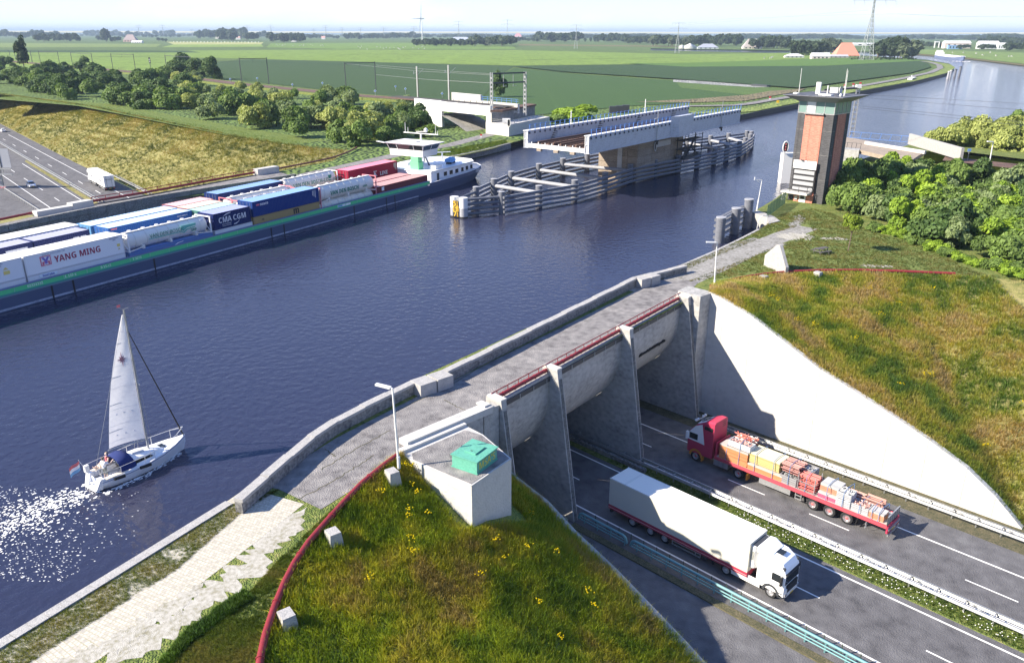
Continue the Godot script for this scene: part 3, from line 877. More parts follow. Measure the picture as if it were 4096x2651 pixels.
	lamp_post(g(2857, 1146, LAND + 0.6), 5.2, V(-0.9, 0, 0.1), "white lamp post standing above the top of the bright wing wall")
	# ---- concrete fin slab on the right bank
	var f0 := g(3061, 1058, LAND)
	var f1 := g(3146, 1095, LAND)
	var fx := frame(f0, f1 - f0)
	var fl := f0.distance_to(f1)
	b = B.new(); b.xf = fx
	b.prism(PackedVector2Array([Vector2(0, -0.5), Vector2(fl, -0.5), Vector2(fl, 0.9), Vector2(fl * 0.62, 3.3), Vector2(fl * 0.5, 3.25), Vector2(0, 1.4)]), -0.22, 0.22)
	solo("fin_slab", b, M.cap_concrete, "upright concrete slab with slanting top beside the worn track on the right bank", "concrete slab")
	# ---- far side of the aqueduct
	var fd := B.new()
	var fo := gl([[-600, 1012], [0, 902], [150, 868], [365, 828], [560, 795], [900, 729], [1110, 690]], FAR)
	var fi := gl([[-600, 1052], [0, 938], [150, 902], [365, 858], [560, 818], [900, 762], [1180, 712]], FAR)
	var A0 := along(fo, 30)
	var A1 := along(fi, 30)
	fd.strip(A0, A1, 0.05)
	struct("deck_road", fd, M.old_asphalt)
	var fp := thing("far_deck_pipe", "red pipe and rail along the far side of the aqueduct behind the containers", "pipe rail", Transform3D(Basis(), A0[15]))
	b = B.new()
	var up := []
	for p in along(gl([[-600, 996], [0, 896], [140, 866]], FAR), 10): up.append(p + V(0, 0.5, 0))
	b.path(up, 0.2, 8); part(fp, "pipe", b, M.red_pipe, true)
	var U := along(gl([[365, 822], [560, 789], [900, 724], [1050, 697]], FAR), 16)
	for hh in [[0.55, 0.22], [1.2, 0.07]]:
		b = B.new()
		var q := []
		for p in U: q.append(p + V(0, hh[0], 0))
		b.path(q, hh[1], 8); part(fp, "pipe" if hh[0] < 1 else "hand_rail", b, M.red_pipe, true)
	var bend := []
	for p in along(gl([[1050, 697], [1150, 678], [1232, 662], [1330, 640], [1390, 618], [1425, 598]], FAR), 20): bend.append(p + V(0, 0.5, 0))
	b = B.new(); b.path(bend, 0.2, 8); part(fp, "pipe", b, mat("brown_pipe", lin(0.20, 0.07, 0.05), 0.7), true)
	for i in 15:
		b = B.new(); b.bar(U[i] + V(0, 0.3, 0), U[i] + V(0, 1.2, 0), 0.08, 0.08); part(fp, "post", b, M.red_pipe, true)
	b = B.new()
	for i in 15: b.bar(U[i] + V(0.5, -0.2, 0.6), U[i + 1] + V(0.5, -0.2, 0.6), 0.6, 0.7)
	part(fp, "edge_beam", b, M.dark_steel, true)
	for q in [[[138, 872], [345, 836], 0.9], [[280, 848], [362, 832], 1.3], [[1020, 704], [1105, 690], 1.3]]:
		var a0 := g(q[0][0], q[0][1], FAR)
		var a1 := g(q[1][0], q[1][1], FAR)
		b = B.new(); b.bar(a0 + V(0, q[2] / 2, 0), a1 + V(0, q[2] / 2, 0), 1.6, q[2])
		part(fp, "concrete_block", b, M.bright_concrete, true)
	var kb := along(gl([[-600, 1046], [0, 932], [300, 868], [640, 802], [1180, 715]], FAR), 24)
	var pk := thing("canal_parapet", "dark weathered parapet on the far side of the canal, half hidden by the container ship", "parapet wall", Transform3D(Basis(), kb[12]))
	for i in kb.size() - 1:
		b = B.new()
		var d: Vector3 = (kb[i + 1] - kb[i]).normalized() * 0.03
		b.bar(kb[i] + d + V(0, -0.2, 0), kb[i + 1] - d + V(0, -0.2, 0), 0.7, 2.2); part(pk, "wall_length", b, M.weathered_concrete, true)
	# the walls under the far side, seen only from elsewhere
	b = B.new()
	for i in A0.size() - 1: b.bar(A0[i] + V(0, -1.0, 0), A0[i + 1] + V(0, -1.0, 0), 0.5, 1.9)
	solo("fascia_wall", b, M.concrete, "concrete edge of the far deck above the motorway", "wall")

func wing(called: String, label: String, top: Array, count: int, th: float):
	var o := thing(called, label, "retaining wall", Transform3D(Basis(), top[0] + V(0, -6, 0)))
	for i in count - 1:
		var a: Vector3 = top[i]
		var z: Vector3 = top[i + 1]
		var d := (z - a).normalized()
		var s := MQ * th
		var b := B.new()
		var lo := func(p: Vector3): return V(p.x, ROAD - 0.3, p.z)
		var e := d * 0.012
		b.hull8([lo.call(a + e), lo.call(z - e), lo.call(z - e + s), lo.call(a + e + s), a + e, z - e, z - e + s, a + e + s] if th > 0 else [lo.call(a + e + s), lo.call(z - e + s), lo.call(z - e), lo.call(a + e), a + e + s, z - e + s, z - e, a + e])
		part(o, "wall_panel", b, M.bright_concrete if th > 0 else M.cap_concrete, true)

func lamp_post(p: Vector3, h: float, arm: Vector3, label: String, size := 1.0):
	var o := thing("lamp_post", label, "lamp post", Transform3D(Basis(), p), "white lamp posts")
	var lean := V(arm.x, 0, arm.z) * 0.03 * h
	var b := B.new(); b.tube(Vector3.ZERO, lean + V(0, h, 0), 0.085 * size, 0.06 * size, 10); part(o, "pole", b, M.white)
	b = B.new(); b.tube(Vector3.ZERO, V(0, 0.9, 0), 0.11 * size, 0.11 * size, 10); part(o, "pole_base", b, M.white)
	b = B.new()
	var a := arm.normalized()
	b.bar(lean + V(0, h, 0) + a * 0.15 + V(0, 0.03, 0), lean + V(0, h + 0.1, 0) - a * -1.25, 0.26 * size, 0.13 * size)
	part(o, "lamp_head", b, M.white)
	b = B.new(); b.tube(lean + V(0, h - 0.02, 0), lean + V(0, h + 0.05, 0) + a * 0.25, 0.07 * size, 0.07 * size, 8); part(o, "neck", b, M.white)
	return o

func motorway():
	var b := B.new()
	b.slab([rd(-150, 39.5, 0), rd(70, 39.5, 0), rd(70, 70.4, 0), rd(-150, 70.4, 0)], ROAD - 0.4, ROAD)
	struct("motorway", b, M.asphalt)
	b = B.new()
	b.slab([rd(-150, 70.4, 0), rd(70, 70.4, 0), rd(70, 76.4, 0), rd(-11, 74.4, 0), rd(-150, 74.4, 0)], ROAD - 0.4, ROAD + 0.015)
	struct("road_verge", b, M.soil)
	b = B.new()
	b.slab([rd(-150, 57.55, 0), rd(70, 57.55, 0), rd(70, 59.95, 0), rd(-150, 59.95, 0)], ROAD - 0.1, ROAD + 0.05)
	struct("median_strip", b, M.grass)
	# far stretch, turned a little, coming out beyond the far deck
	b = B.new()
	b.sheet(gl([[-520, 250], [0, 501], [156, 582], [312, 662], [500, 748], [900, 960], [1100, 1100], [300, 1010], [-100, 960], [-500, 940], [-700, 700]], ROAD), ROAD - 0.004)
	struct("motorway", b, M.asphalt)
	var line := func(a: Vector3, z: Vector3, w: float): 
		var x := B.new()
		x.bar(a + V(0, -0.001, 0), z + V(0, -0.001, 0), w, 0.02)
		return x
	for q in [49.3, 56.85, 60.2, 67.0]:
		struct("edge_line", line.call(rd(-110, q), rd(60, q), 0.17 if q != 60.2 else 0.12), M.paint_white)
	for q in [52.9, 63.4]:
		var ds: Array = [[-33.8, -29.85], [-25.4, -21.7], [-12.2, -8.4], [0, 3.5], [12, 15.5], [-46, -43], [-58, -55]] if q > 60 else [[-23.5, -19.4], [-35.5, -32.5], [-11.5, -8], [0, 3.5], [-47, -44]]
		for d in ds: struct("lane_dash", line.call(rd(d[0], q), rd(d[1], q), 0.13), M.paint_white)
	for l in [[[29, 544], [305, 690], [545, 812]], [[85, 660], [370, 835]], [[5, 706], [225, 855]]]:
		for i in l.size() - 1:
			var a := g(l[i][0], l[i][1], ROAD)
			var z := g(l[i + 1][0], l[i + 1][1], ROAD)
			struct("edge_line", line.call(a, z, 0.2), M.paint_white)
	for d in [[15, 172, 35, 182], [98, 217, 122, 232], [190, 268, 215, 284], [288, 322, 320, 342], [397, 385, 430, 404], [520, 453, 556, 474], [653, 526, 692, 549], [800, 607, 843, 631], [82, 430, 115, 453], [193, 503, 228, 525], [318, 583, 355, 605], [452, 668, 495, 695]]:
		struct("lane_dash", line.call(g(d[0] / 2.114, 480 + d[1] / 2.114, ROAD), g(d[2] / 2.114, 480 + d[3] / 2.114, ROAD), 0.19), M.paint_white)
	# median grass of the far stretch, kerb strip, side road barrier
	b = B.new(); b.sheet(gl([[95, 652], [100, 645], [405, 826], [380, 830]], ROAD), ROAD + 0.03); struct("median_strip", b, M.dry_grass)
	guard("guardrail", "double steel guardrail with cross braces on the grass median between the carriageways", rd(-110, 59.15), rd(40, 59.15), 2.02, true, 0.75, [-40.0, 6.0])
	guard("guardrail", "steel guardrail on the dry verge at the foot of the bright wing wall", rd(-42, 71.6), rd(40, 72.3), 2.0, true, 0.72, [-41.0, -4.0])
	var fa := g(94, 640, ROAD)
	var fz := g(402, 822, ROAD)
	guard("guardrail", "white guardrail on the median of the far stretch of motorway", fa + (fa - fz) * 0.8, fz, 1.9, true, 0.75, [])
	guard("guardrail", "short white guardrail on the right verge beyond the white lorry and trailer", g(455, 715, ROAD), g(600, 790, ROAD), 1.9, true, 0.75, [])
	guard("guardrail", "white guardrail at the left edge of the far stretch, by the striped post", g(15, 768, ROAD), g(160, 860, ROAD), 1.9, false, 0.75, [])
	# teal barrier along the service road, two lengths, and the row of short posts behind it
	for s in [[-39.4, -34.0, "short length of teal tube barrier beside the pier, ending at the gap"], [-33.6, 12.0, "long teal tube barrier between the service road and the lorry's carriageway"]]:
		var o := thing("tube_barrier", s[2], "barrier", Transform3D(Basis(), rd((s[0] + s[1]) / 2, 47.4)), "teal tube barriers")
		var tl := mat("teal", lin(0.16, 0.34, 0.36), 0.5)
		var e0: float = s[0]
		var e1: float = s[1]
		b = B.new()
		b.path([rd(e0, 47.45, ROAD + 0.4), rd(e0 + 0.15, 47.45, ROAD + 0.85), rd(e0 + 0.45, 47.45, ROAD + 1.0), rd(e1 - 0.45, 47.45, ROAD + 1.0), rd(e1 - 0.15, 47.45, ROAD + 0.85), rd(e1, 47.45, ROAD + 0.4)], 0.11, 10)
		part(o, "top_tube", b, tl, true)
		for h in [0.35, 0.62]:
			b = B.new(); b.tube(rd(e0, 47.45, ROAD + h), rd(e1, 47.45, ROAD + h), 0.06, 0.06, 8); part(o, "rail", b, tl, true)
		var t := e0 + 0.6
		while t < e1:
			b = B.new(); b.bar(rd(t, 47.55, ROAD), rd(t, 47.55, ROAD + 0.95), 0.1, 0.1); part(o, "post", b, tl, true)
			t += 1.5
	var i := 0
	var t := -38.0
	var proto: MeshInstance3D = null
	while t < 8:
		if proto == null:
			b = B.new(); b.bar(Vector3.ZERO, V(0, 0.95, 0), 0.09, 0.06)
			proto = solo("short_post", b, mat("moss_post", lin(0.05, 0.075, 0.05), 0.85), "short dark post in the row between teal barrier and edge line", "post", "row of short dark posts")
			proto.position = rd(t, 48.1)
		else:
			copy(proto, Transform3D(Basis(), rd(t, 48.1)))
		t += 1.32
	# low concrete kerb walls at the feet of the piers
	for s in [[58.5, -46, -40.2], [72.6, -60, -43.0], [46.4, -44, -39.9]]:
		b = B.new(); b.bar(rd(s[1] - 40, s[0], ROAD + 0.25), rd(s[2], s[0], ROAD + 0.25), 0.4, 0.5); solo("kerb_wall", b, M.weathered_concrete, ["low concrete kerb wall along the foot of the middle fin pier", "low concrete kerb wall along the foot of the right fin pier", "low concrete kerb wall along the foot of the fin pier by the service road"][i], "kerb wall")
		i += 1
	# kerb between service road and barrier
	b = B.new(); b.bar(rd(-39.4, 46.6, ROAD + 0.06), rd(40, 46.6, ROAD + 0.06), 0.7, 0.12); struct("kerb", b, M.soil)
	# post with stripes and gantry foot at the left edge
	var gp := g(8, 757, ROAD)
	var so := thing("sign_gantry", "pale gantry leg with a red and white striped board at the left edge", "gantry", Transform3D(Basis(), gp))
	b = B.new(); b.bx(-0.35, 0.35, 0, 6.3, -0.3, 0.3); part(so, "leg", b, M.steel)
	b = B.new(); b.bx(-0.6, 1.3, -1.3, 0.6, 0.7, 0.76); part(so, "board", b, M.white)
	for j in 4:
		b = B.new(); b.bar(V(-0.5 + j * 0.45, -1.2, 0.78), V(-0.2 + j * 0.45, 0.5, 0.78), 0.2, 0.02, Vector3.BACK); part(so, "stripe", b, mat("sign_red", lin(0.6, 0.05, 0.05), 0.5))
	# sign board seen from behind
	var a := g(-30, 760, ROAD)
	so = thing("road_sign", "large grey direction sign seen from behind, hanging on its gantry at the left edge", "road sign", frame(a, V(1, 0, 0.12)))
	var top := up_to(a, 593)
	var bot := up_to(a, 668)
	var wdt := 0.0255 * 86.0 * 2.4
	b = B.new(); b.bx(-8, wdt + 1.6, bot - a.y, top - a.y, -0.1, 0.0); part(so, "sign_panel", b, mat("sign_grey", lin(0.33, 0.35, 0.40), 0.6))
	for j in 7:
		b = B.new(); b.bx(-7.6 + j * 1.9, -7.45 + j * 1.9, bot - a.y - 0.3, top - a.y + 0.1, 0.0, 0.14); part(so, "stiffener", b, M.dark_steel)
	for h in [-2.0, -0.5]:
		b = B.new(); b.bx(-12, wdt + 1.7, bot - a.y + h, bot - a.y + h + 0.35, 0.2, 0.6); part(so, "gantry_beam", b, M.steel)
	for j in 10:
		b = B.new(); b.bx(-11 + j * 1.7, -10.8 + j * 1.7, bot - a.y - 2.0, bot - a.y - 0.3, 0.3, 0.5); part(so, "strut", b, M.steel)

func guard(called: String, label: String, a: Vector3, z: Vector3, gap: float, double: bool, h: float, tr: Array):
	var o := thing(called, label, "guardrail", Transform3D(Basis(), a.lerp(z, 0.5)), "steel guardrails")
	var d := (z - a).normalized()
	var L := a.distance_to(z)
	var s := d.cross(Vector3.UP).normalized()
	var w := 0.38
	for k in ([-1, 1] if double else [0]):
		var b := B.new()
		var off: Vector3 = s * w * k
		var pr := [[-0.155, 0.0], [-0.1, 0.04], [-0.05, 0.04], [0.0, 0.0], [0.05, 0.04], [0.1, 0.04], [0.155, 0.0]]
		for i in 6:
			var f := 1.0 if k >= 0 else -1.0
			var p0 = V(0, h + pr[i][0], 0) + s * pr[i][1] * f
			var p1 = V(0, h + pr[i + 1][0], 0) + s * pr[i + 1][1] * f
			b.quad(a + off + p0, z + off + p0, z + off + p1, a + off + p1)
		part(o, "rail", b, M.steel, true)
		b = B.new(); b.bar(a + off + V(0, h + 0.165, 0), z + off + V(0, h + 0.165, 0), 0.12, 0.03); part(o, "rail_lip", b, M.steel, true)
	var t := 0.0
	var i := 0
	while t < L:
		var p := a + d * t
		t += gap
		i += 1
		if tr.size() and i % 2 == 0 and false: continue
		var b := B.new(); b.bar(p + V(0, -0.1, 0), p + V(0, h, 0), 0.1, 0.08); part(o, "post", b, M.steel, true)
		if double:
			b = B.new(); b.bar(p - s * w + V(0, h + 0.08, 0), p + s * w + V(0, h + 0.08, 0), 0.09, 0.07); part(o, "spacer", b, M.steel, true)
			if i % 2 == 0:
				b = B.new(); b.bar(p - s * w + V(0, h + 0.05, 0), p + s * w + d * gap * 0.96 + V(0, h + 0.05, 0), 0.06, 0.04); part(o, "brace", b, M.steel, true)

func wheel(o, at: Vector3, r: float, w: float, hub: Color, out := 1.0):  # axle along z
	var m := Node3D.new()
	m.name = numbered(o, "wheel")
	o.add_child(m)
	m.position = at
	var turn := Basis(Vector3.RIGHT, PI / 2 * out)
	var b := B.new()
	b.lathe(Vector3.ZERO, [Vector2(r * 0.55, -w / 2), Vector2(r * 0.92, -w / 2), Vector2(r, -w * 0.36), Vector2(r, w * 0.36), Vector2(r * 0.92, w / 2), Vector2(r * 0.6, w / 2)], 22, turn)
	part(m, "tyre", b, M.rubber)
	b = B.new()
	b.lathe(Vector3.ZERO, [Vector2(0.0, w * 0.36), Vector2(r * 0.2, w * 0.36), Vector2(r * 0.26, w * 0.2), Vector2(r * 0.46, w * 0.16), Vector2(r * 0.54, w * 0.46), Vector2(r * 0.61, w * 0.5), Vector2(r * 0.61, w * 0.3)], 22, turn)
	part(m, "rim", b, M.chrome)
	b = B.new()
	b.col = hub
	b.lathe(Vector3.ZERO, [Vector2(0.0, w * 0.5), Vector2(r * 0.12, w * 0.48), Vector2(r * 0.2, w * 0.365)], 12, turn)
	for k in 10:
		var q := TAU * k / 10
		b.ball(turn * V(cos(q) * r * 0.33, w * 0.2, sin(q) * r * 0.33), Vector3.ONE * r * 0.045, 5, 3)
	part(m, "hub", b, M.plain)

func shell(b: B, secs: Array):  # a body drawn through cross sections [x, [[y, z half] ...]]: mirrored in z
	var rows := []
	for s in secs:
		var r := PackedVector3Array()
		for p in s[1]: r.append(V(s[0], p[0], p[1]))
		var rev: Array = s[1].duplicate(); rev.reverse()
		for p in rev: r.append(V(s[0], p[0], -p[1]))
		rows.append(r)
	for j in rows.size() - 1:
		for i in rows[j].size():
			var k = (i + 1) % int(rows[j].size())
			b.quad(rows[j][i], rows[j + 1][i], rows[j + 1][k], rows[j][k])
	for e in [0, rows.size() - 1]:
		var r: PackedVector3Array = rows[e]
		var c := Vector3.ZERO
		for p in r: c += p / r.size()
		for i in r.size():
			var k := (i + 1) % r.size()
			if e == 0: b.tri(c, r[i], r[k])
			else: b.tri(c, r[k], r[i])

func vehicles():
	reefer_lorry()
	flatbed_lorry()
	far_lorry()
	cars()

func reefer_lorry():
	# local: x forward (towards the camera), z to its right = the near side (-q)
	var L := 13.9
	var o := thing("refrigerated_lorry", "white tractor unit with long cream refrigerated trailer, shading put into its sides, and red skirt", "lorry", Transform3D(Basis(MT, Vector3.UP, -MQ), rd(-38.1, 51.36)))
	var beige := lin(0.36, 0.34, 0.25)  # sides darker than the roof: shading painted into their colour
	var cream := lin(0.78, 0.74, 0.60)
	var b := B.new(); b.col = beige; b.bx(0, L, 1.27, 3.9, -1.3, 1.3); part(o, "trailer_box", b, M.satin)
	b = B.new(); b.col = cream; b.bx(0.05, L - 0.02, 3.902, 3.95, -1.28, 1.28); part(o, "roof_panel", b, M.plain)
	b = B.new(); b.col = lin(0.6, 0.58, 0.48); b.bx(1.55, 1.8, 3.952, 3.975, -1.27, 1.27); part(o, "roof_joint", b, M.plain)
	for z in [-1.31, 1.31]:
		b = B.new(); b.col = lin(0.5, 0.5, 0.46); b.bx(0, L, 3.86, 3.97, z - 0.03, z + 0.03); part(o, "edge_trim", b, M.plain)
		b = B.new(); b.col = lin(0.13, 0.004, 0.008); b.bx(0, L + 0.02, 0.86, 1.265, z - 0.03, z + 0.02); part(o, "red_skirt", b, M.satin)
		b = B.new(); b.col = lin(0.5, 0.16, 0.16); b.bx(0.02, L, 1.0, 1.035, z - 0.035, z + 0.035); part(o, "skirt_strip", b, M.plain)
	b = B.new(); b.col = lin(0.13, 0.004, 0.008); b.bx(L - 0.03, L + 0.03, 0.86, 1.3, -1.3, 1.3); part(o, "front_sill", b, M.satin)
	b = B.new(); b.bx(0.5, L - 0.6, 0.75, 0.95, -0.5, 0.5); b.bx(0.1, 0.3, 0.45, 0.7, -1.2, 1.2); part(o, "chassis", b, M.black)
	for x in [2.6, 4.55, 6.05]:
		for z in [-1.0, 1.0]: wheel(o, V(x, 0.5, z), 0.5, 0.38, lin(0.25, 0.25, 0.26), signf(z))
	b = B.new()
	for z in [-1.18, 1.18]:
		b.bar(V(6.8, 0.72, z), V(9.6, 0.72, z), 0.05, 0.1); b.bar(V(6.8, 0.4, z), V(9.6, 0.4, z), 0.05, 0.1)
		for x in [6.85, 9.15, 9.6]: b.bar(V(x, 0.38, z), V(x, 0.86, z), 0.06, 0.05)
	part(o, "side_guard", b, M.steel)
	b = B.new(); b.tube(V(10.0, 0.62, 0.6), V(10.0, 0.62, 1.1), 0.25, 0.25, 14); b.bar(V(10.6, 0.1, 0.8), V(10.6, 0.9, 0.8), 0.14, 0.14); part(o, "landing_gear", b, M.dark_steel)
	# cooling unit on the front of the box
	b = B.new()
	b.prism(PackedVector2Array([Vector2(-1.05, 0), Vector2(1.05, 0), Vector2(1.05, 0.3), Vector2(0.6, 0.55), Vector2(-0.6, 0.55), Vector2(-1.05, 0.3)]), 1.75, 3.72, Basis(V(0, 0, 1), V(1, 0, 0), V(0, 1, 0)))
	b.xf = Transform3D(Basis(), V(L + 0.035, 0, 0))
	for i in b.v.size(): b.v[i] += V(L + 0.035, 0, 0)
	b.xf = Transform3D()
	part(o, "cooling_unit", b, M.white)
	b = B.new(); b.bx(L + 0.06, L + 0.5, 3.73, 3.76, -0.95, 0.95); part(o, "cooling_top", b, M.dark_steel)
	b = B.new(); b.col = lin(0.33, 0.34, 0.3); b.bx(L + 0.06, L + 0.33, 2.4, 3.3, 1.052, 1.07); part(o, "grille_panel", b, M.plain)
	for i in 7:
		b = B.new(); b.bx(L + 0.1, L + 0.3, 2.5 + i * 0.11, 2.55 + i * 0.11, 1.072, 1.085); part(o, "grille_slat", b, M.black)
	# tractor
	var X := L + 0.75   # back of the cab
	b = B.new()
	var W = M.white
	shell(b, [[X, [[1.15, 1.2], [2.6, 1.22], [3.35, 1.2], [3.45, 1.1]]], [X + 0.6, [[1.15, 1.23], [2.6, 1.24], [3.45, 1.18], [3.62, 1.0]]], [X + 1.3, [[1.15, 1.24], [2.55, 1.25], [3.35, 1.17], [3.55, 0.98]]], [X + 1.9, [[1.15, 1.24], [2.5, 1.24], [3.05, 1.15], [3.22, 0.95]]], [X + 2.18, [[1.2, 1.22], [2.42, 1.2], [2.75, 1.1], [2.85, 0.95]]], [X + 2.3, [[1.25, 1.17], [2.35, 1.14], [2.5, 1.05], [2.52, 0.9]]]])
	part(o, "cab", b, M.satin)
	b = B.new()
	shell(b, [[X - 0.25, [[3.45, 1.12], [3.78, 1.08], [3.86, 0.9]]], [X + 0.2, [[3.5, 1.1], [3.86, 1.06], [3.92, 0.9]]], [X + 0.95, [[3.5, 0.9], [3.62, 0.85], [3.66, 0.7]]]])
	part(o, "roof_fairing", b, M.satin)
	b = B.new()
	shell(b, [[X + 0.05, [[0.75, 1.22], [1.14, 1.22]]], [X + 1.9, [[0.75, 1.24], [1.18, 1.24]]], [X + 2.3, [[0.55, 1.18], [1.24, 1.18]]], [X + 2.42, [[0.5, 0.9], [1.24, 0.95]]]])
	part(o, "lower_body", b, M.white)
	b = B.new(); b.hull8([V(X + 2.335, 1.62, 1.06), V(X + 2.335, 1.62, -1.06), V(X + 2.2, 1.62, -1.1), V(X + 2.2, 1.62, 1.1), V(X + 2.325, 2.42, 1.02), V(X + 2.325, 2.42, -1.02), V(X + 2.1, 2.5, -1.06), V(X + 2.1, 2.5, 1.06)]); part(o, "windscreen", b, M.glass)
	b = B.new(); b.hull8([V(X + 2.4, 2.45, 1.08), V(X + 2.4, 2.45, -1.08), V(X + 2.15, 2.55, -1.1), V(X + 2.15, 2.55, 1.1), V(X + 2.42, 2.53, 1.05), V(X + 2.42, 2.53, -1.05), V(X + 2.1, 2.66, -1.1), V(X + 2.1, 2.66, 1.1)]); part(o, "sun_visor", b, M.black)
	b = B.new(); b.bx(X + 2.31, X + 2.425, 0.85, 1.5, -0.82, 0.82); part(o, "grille", b, M.black)
	for i in 5:
		b = B.new(); b.bx(X + 2.43, X + 2.45, 0.92 + i * 0.12, 0.97 + i * 0.12, -0.78, 0.78); part(o, "grille_bar", b, M.dark_steel)
	for z in [-1.0, 1.0]:
		b = B.new(); b.box(V(X + 2.36, 0.72, z * 0.95), V(0.14, 0.2, 0.34)); part(o, "headlight", b, M.chrome)
		b = B.new(); b.box(V(X + 2.05, 2.93, z * 1.02), V(0.24, 0.24, 0.16)); part(o, "roof_light", b, M.dark_steel)
		b = B.new(); b.bx(X + 1.25, X + 1.95, 1.75, 2.42, z * 1.245 - 0.01, z * 1.245 + 0.01); part(o, "side_window", b, M.glass)
		b = B.new(); b.box(V(X + 2.12, 2.05, z * 1.42), V(0.16, 0.75, 0.22)); b.bar(V(X + 2.12, 2.4, z * 1.1), V(X + 2.12, 2.4, z * 1.4), 0.05, 0.05); part(o, "mirror", b, M.black)
		b = B.new()
		for k in 9:
			var q := PI * k / 8
			var q2 := PI * (k + 1) / 8
			if k < 8: b.bar(V(X + 1.28 + cos(q) * 0.62, 0.56 + sin(q) * 0.62, z * 1.2), V(X + 1.28 + cos(q2) * 0.62, 0.56 + sin(q2) * 0.62, z * 1.2), 0.2, 0.12, Vector3.BACK)
		part(o, "wheel_arch", b, M.dark_steel)
		b = B.new(); b.bx(X - 2.35, X + 0.35, 0.42, 1.02, z * 1.16 - 0.05, z * 1.16 + 0.05); part(o, "side_fairing", b, M.white)
		b = B.new(); b.bx(X + 1.85, X + 2.25, 0.45, 0.5, z * 1.0 - 0.25, z * 1.0 + 0.25); b.bx(X + 1.82, X + 2.2, 0.8, 0.86, z * 1.12 - 0.12, z * 1.12 + 0.12); part(o, "step", b, M.dark_steel)
		wheel(o, V(X + 1.28, 0.5, z * 1.03), 0.5, 0.34, lin(0.3, 0.3, 0.3), z)
		wheel(o, V(X - 2.6, 0.5, z * 0.98), 0.5, 0.5, lin(0.25, 0.25, 0.25), z)
	b = B.new(); b.bx(X + 0.95, X + 1.5, 3.585, 3.605, -0.35, 0.35); part(o, "roof_hatch", b, M.glass)
	b = B.new(); b.bx(X + 2.43, X + 2.44, 0.5, 0.62, -0.26, 0.26); part(o, "number_plate", b, mat("plate_yellow", lin(0.75, 0.5, 0.03), 0.5))
	b = B.new(); b.bx(X - 3.2, X + 0.2, 0.7, 0.98, -0.45, 0.45); part(o, "frame_rails", b, M.black)

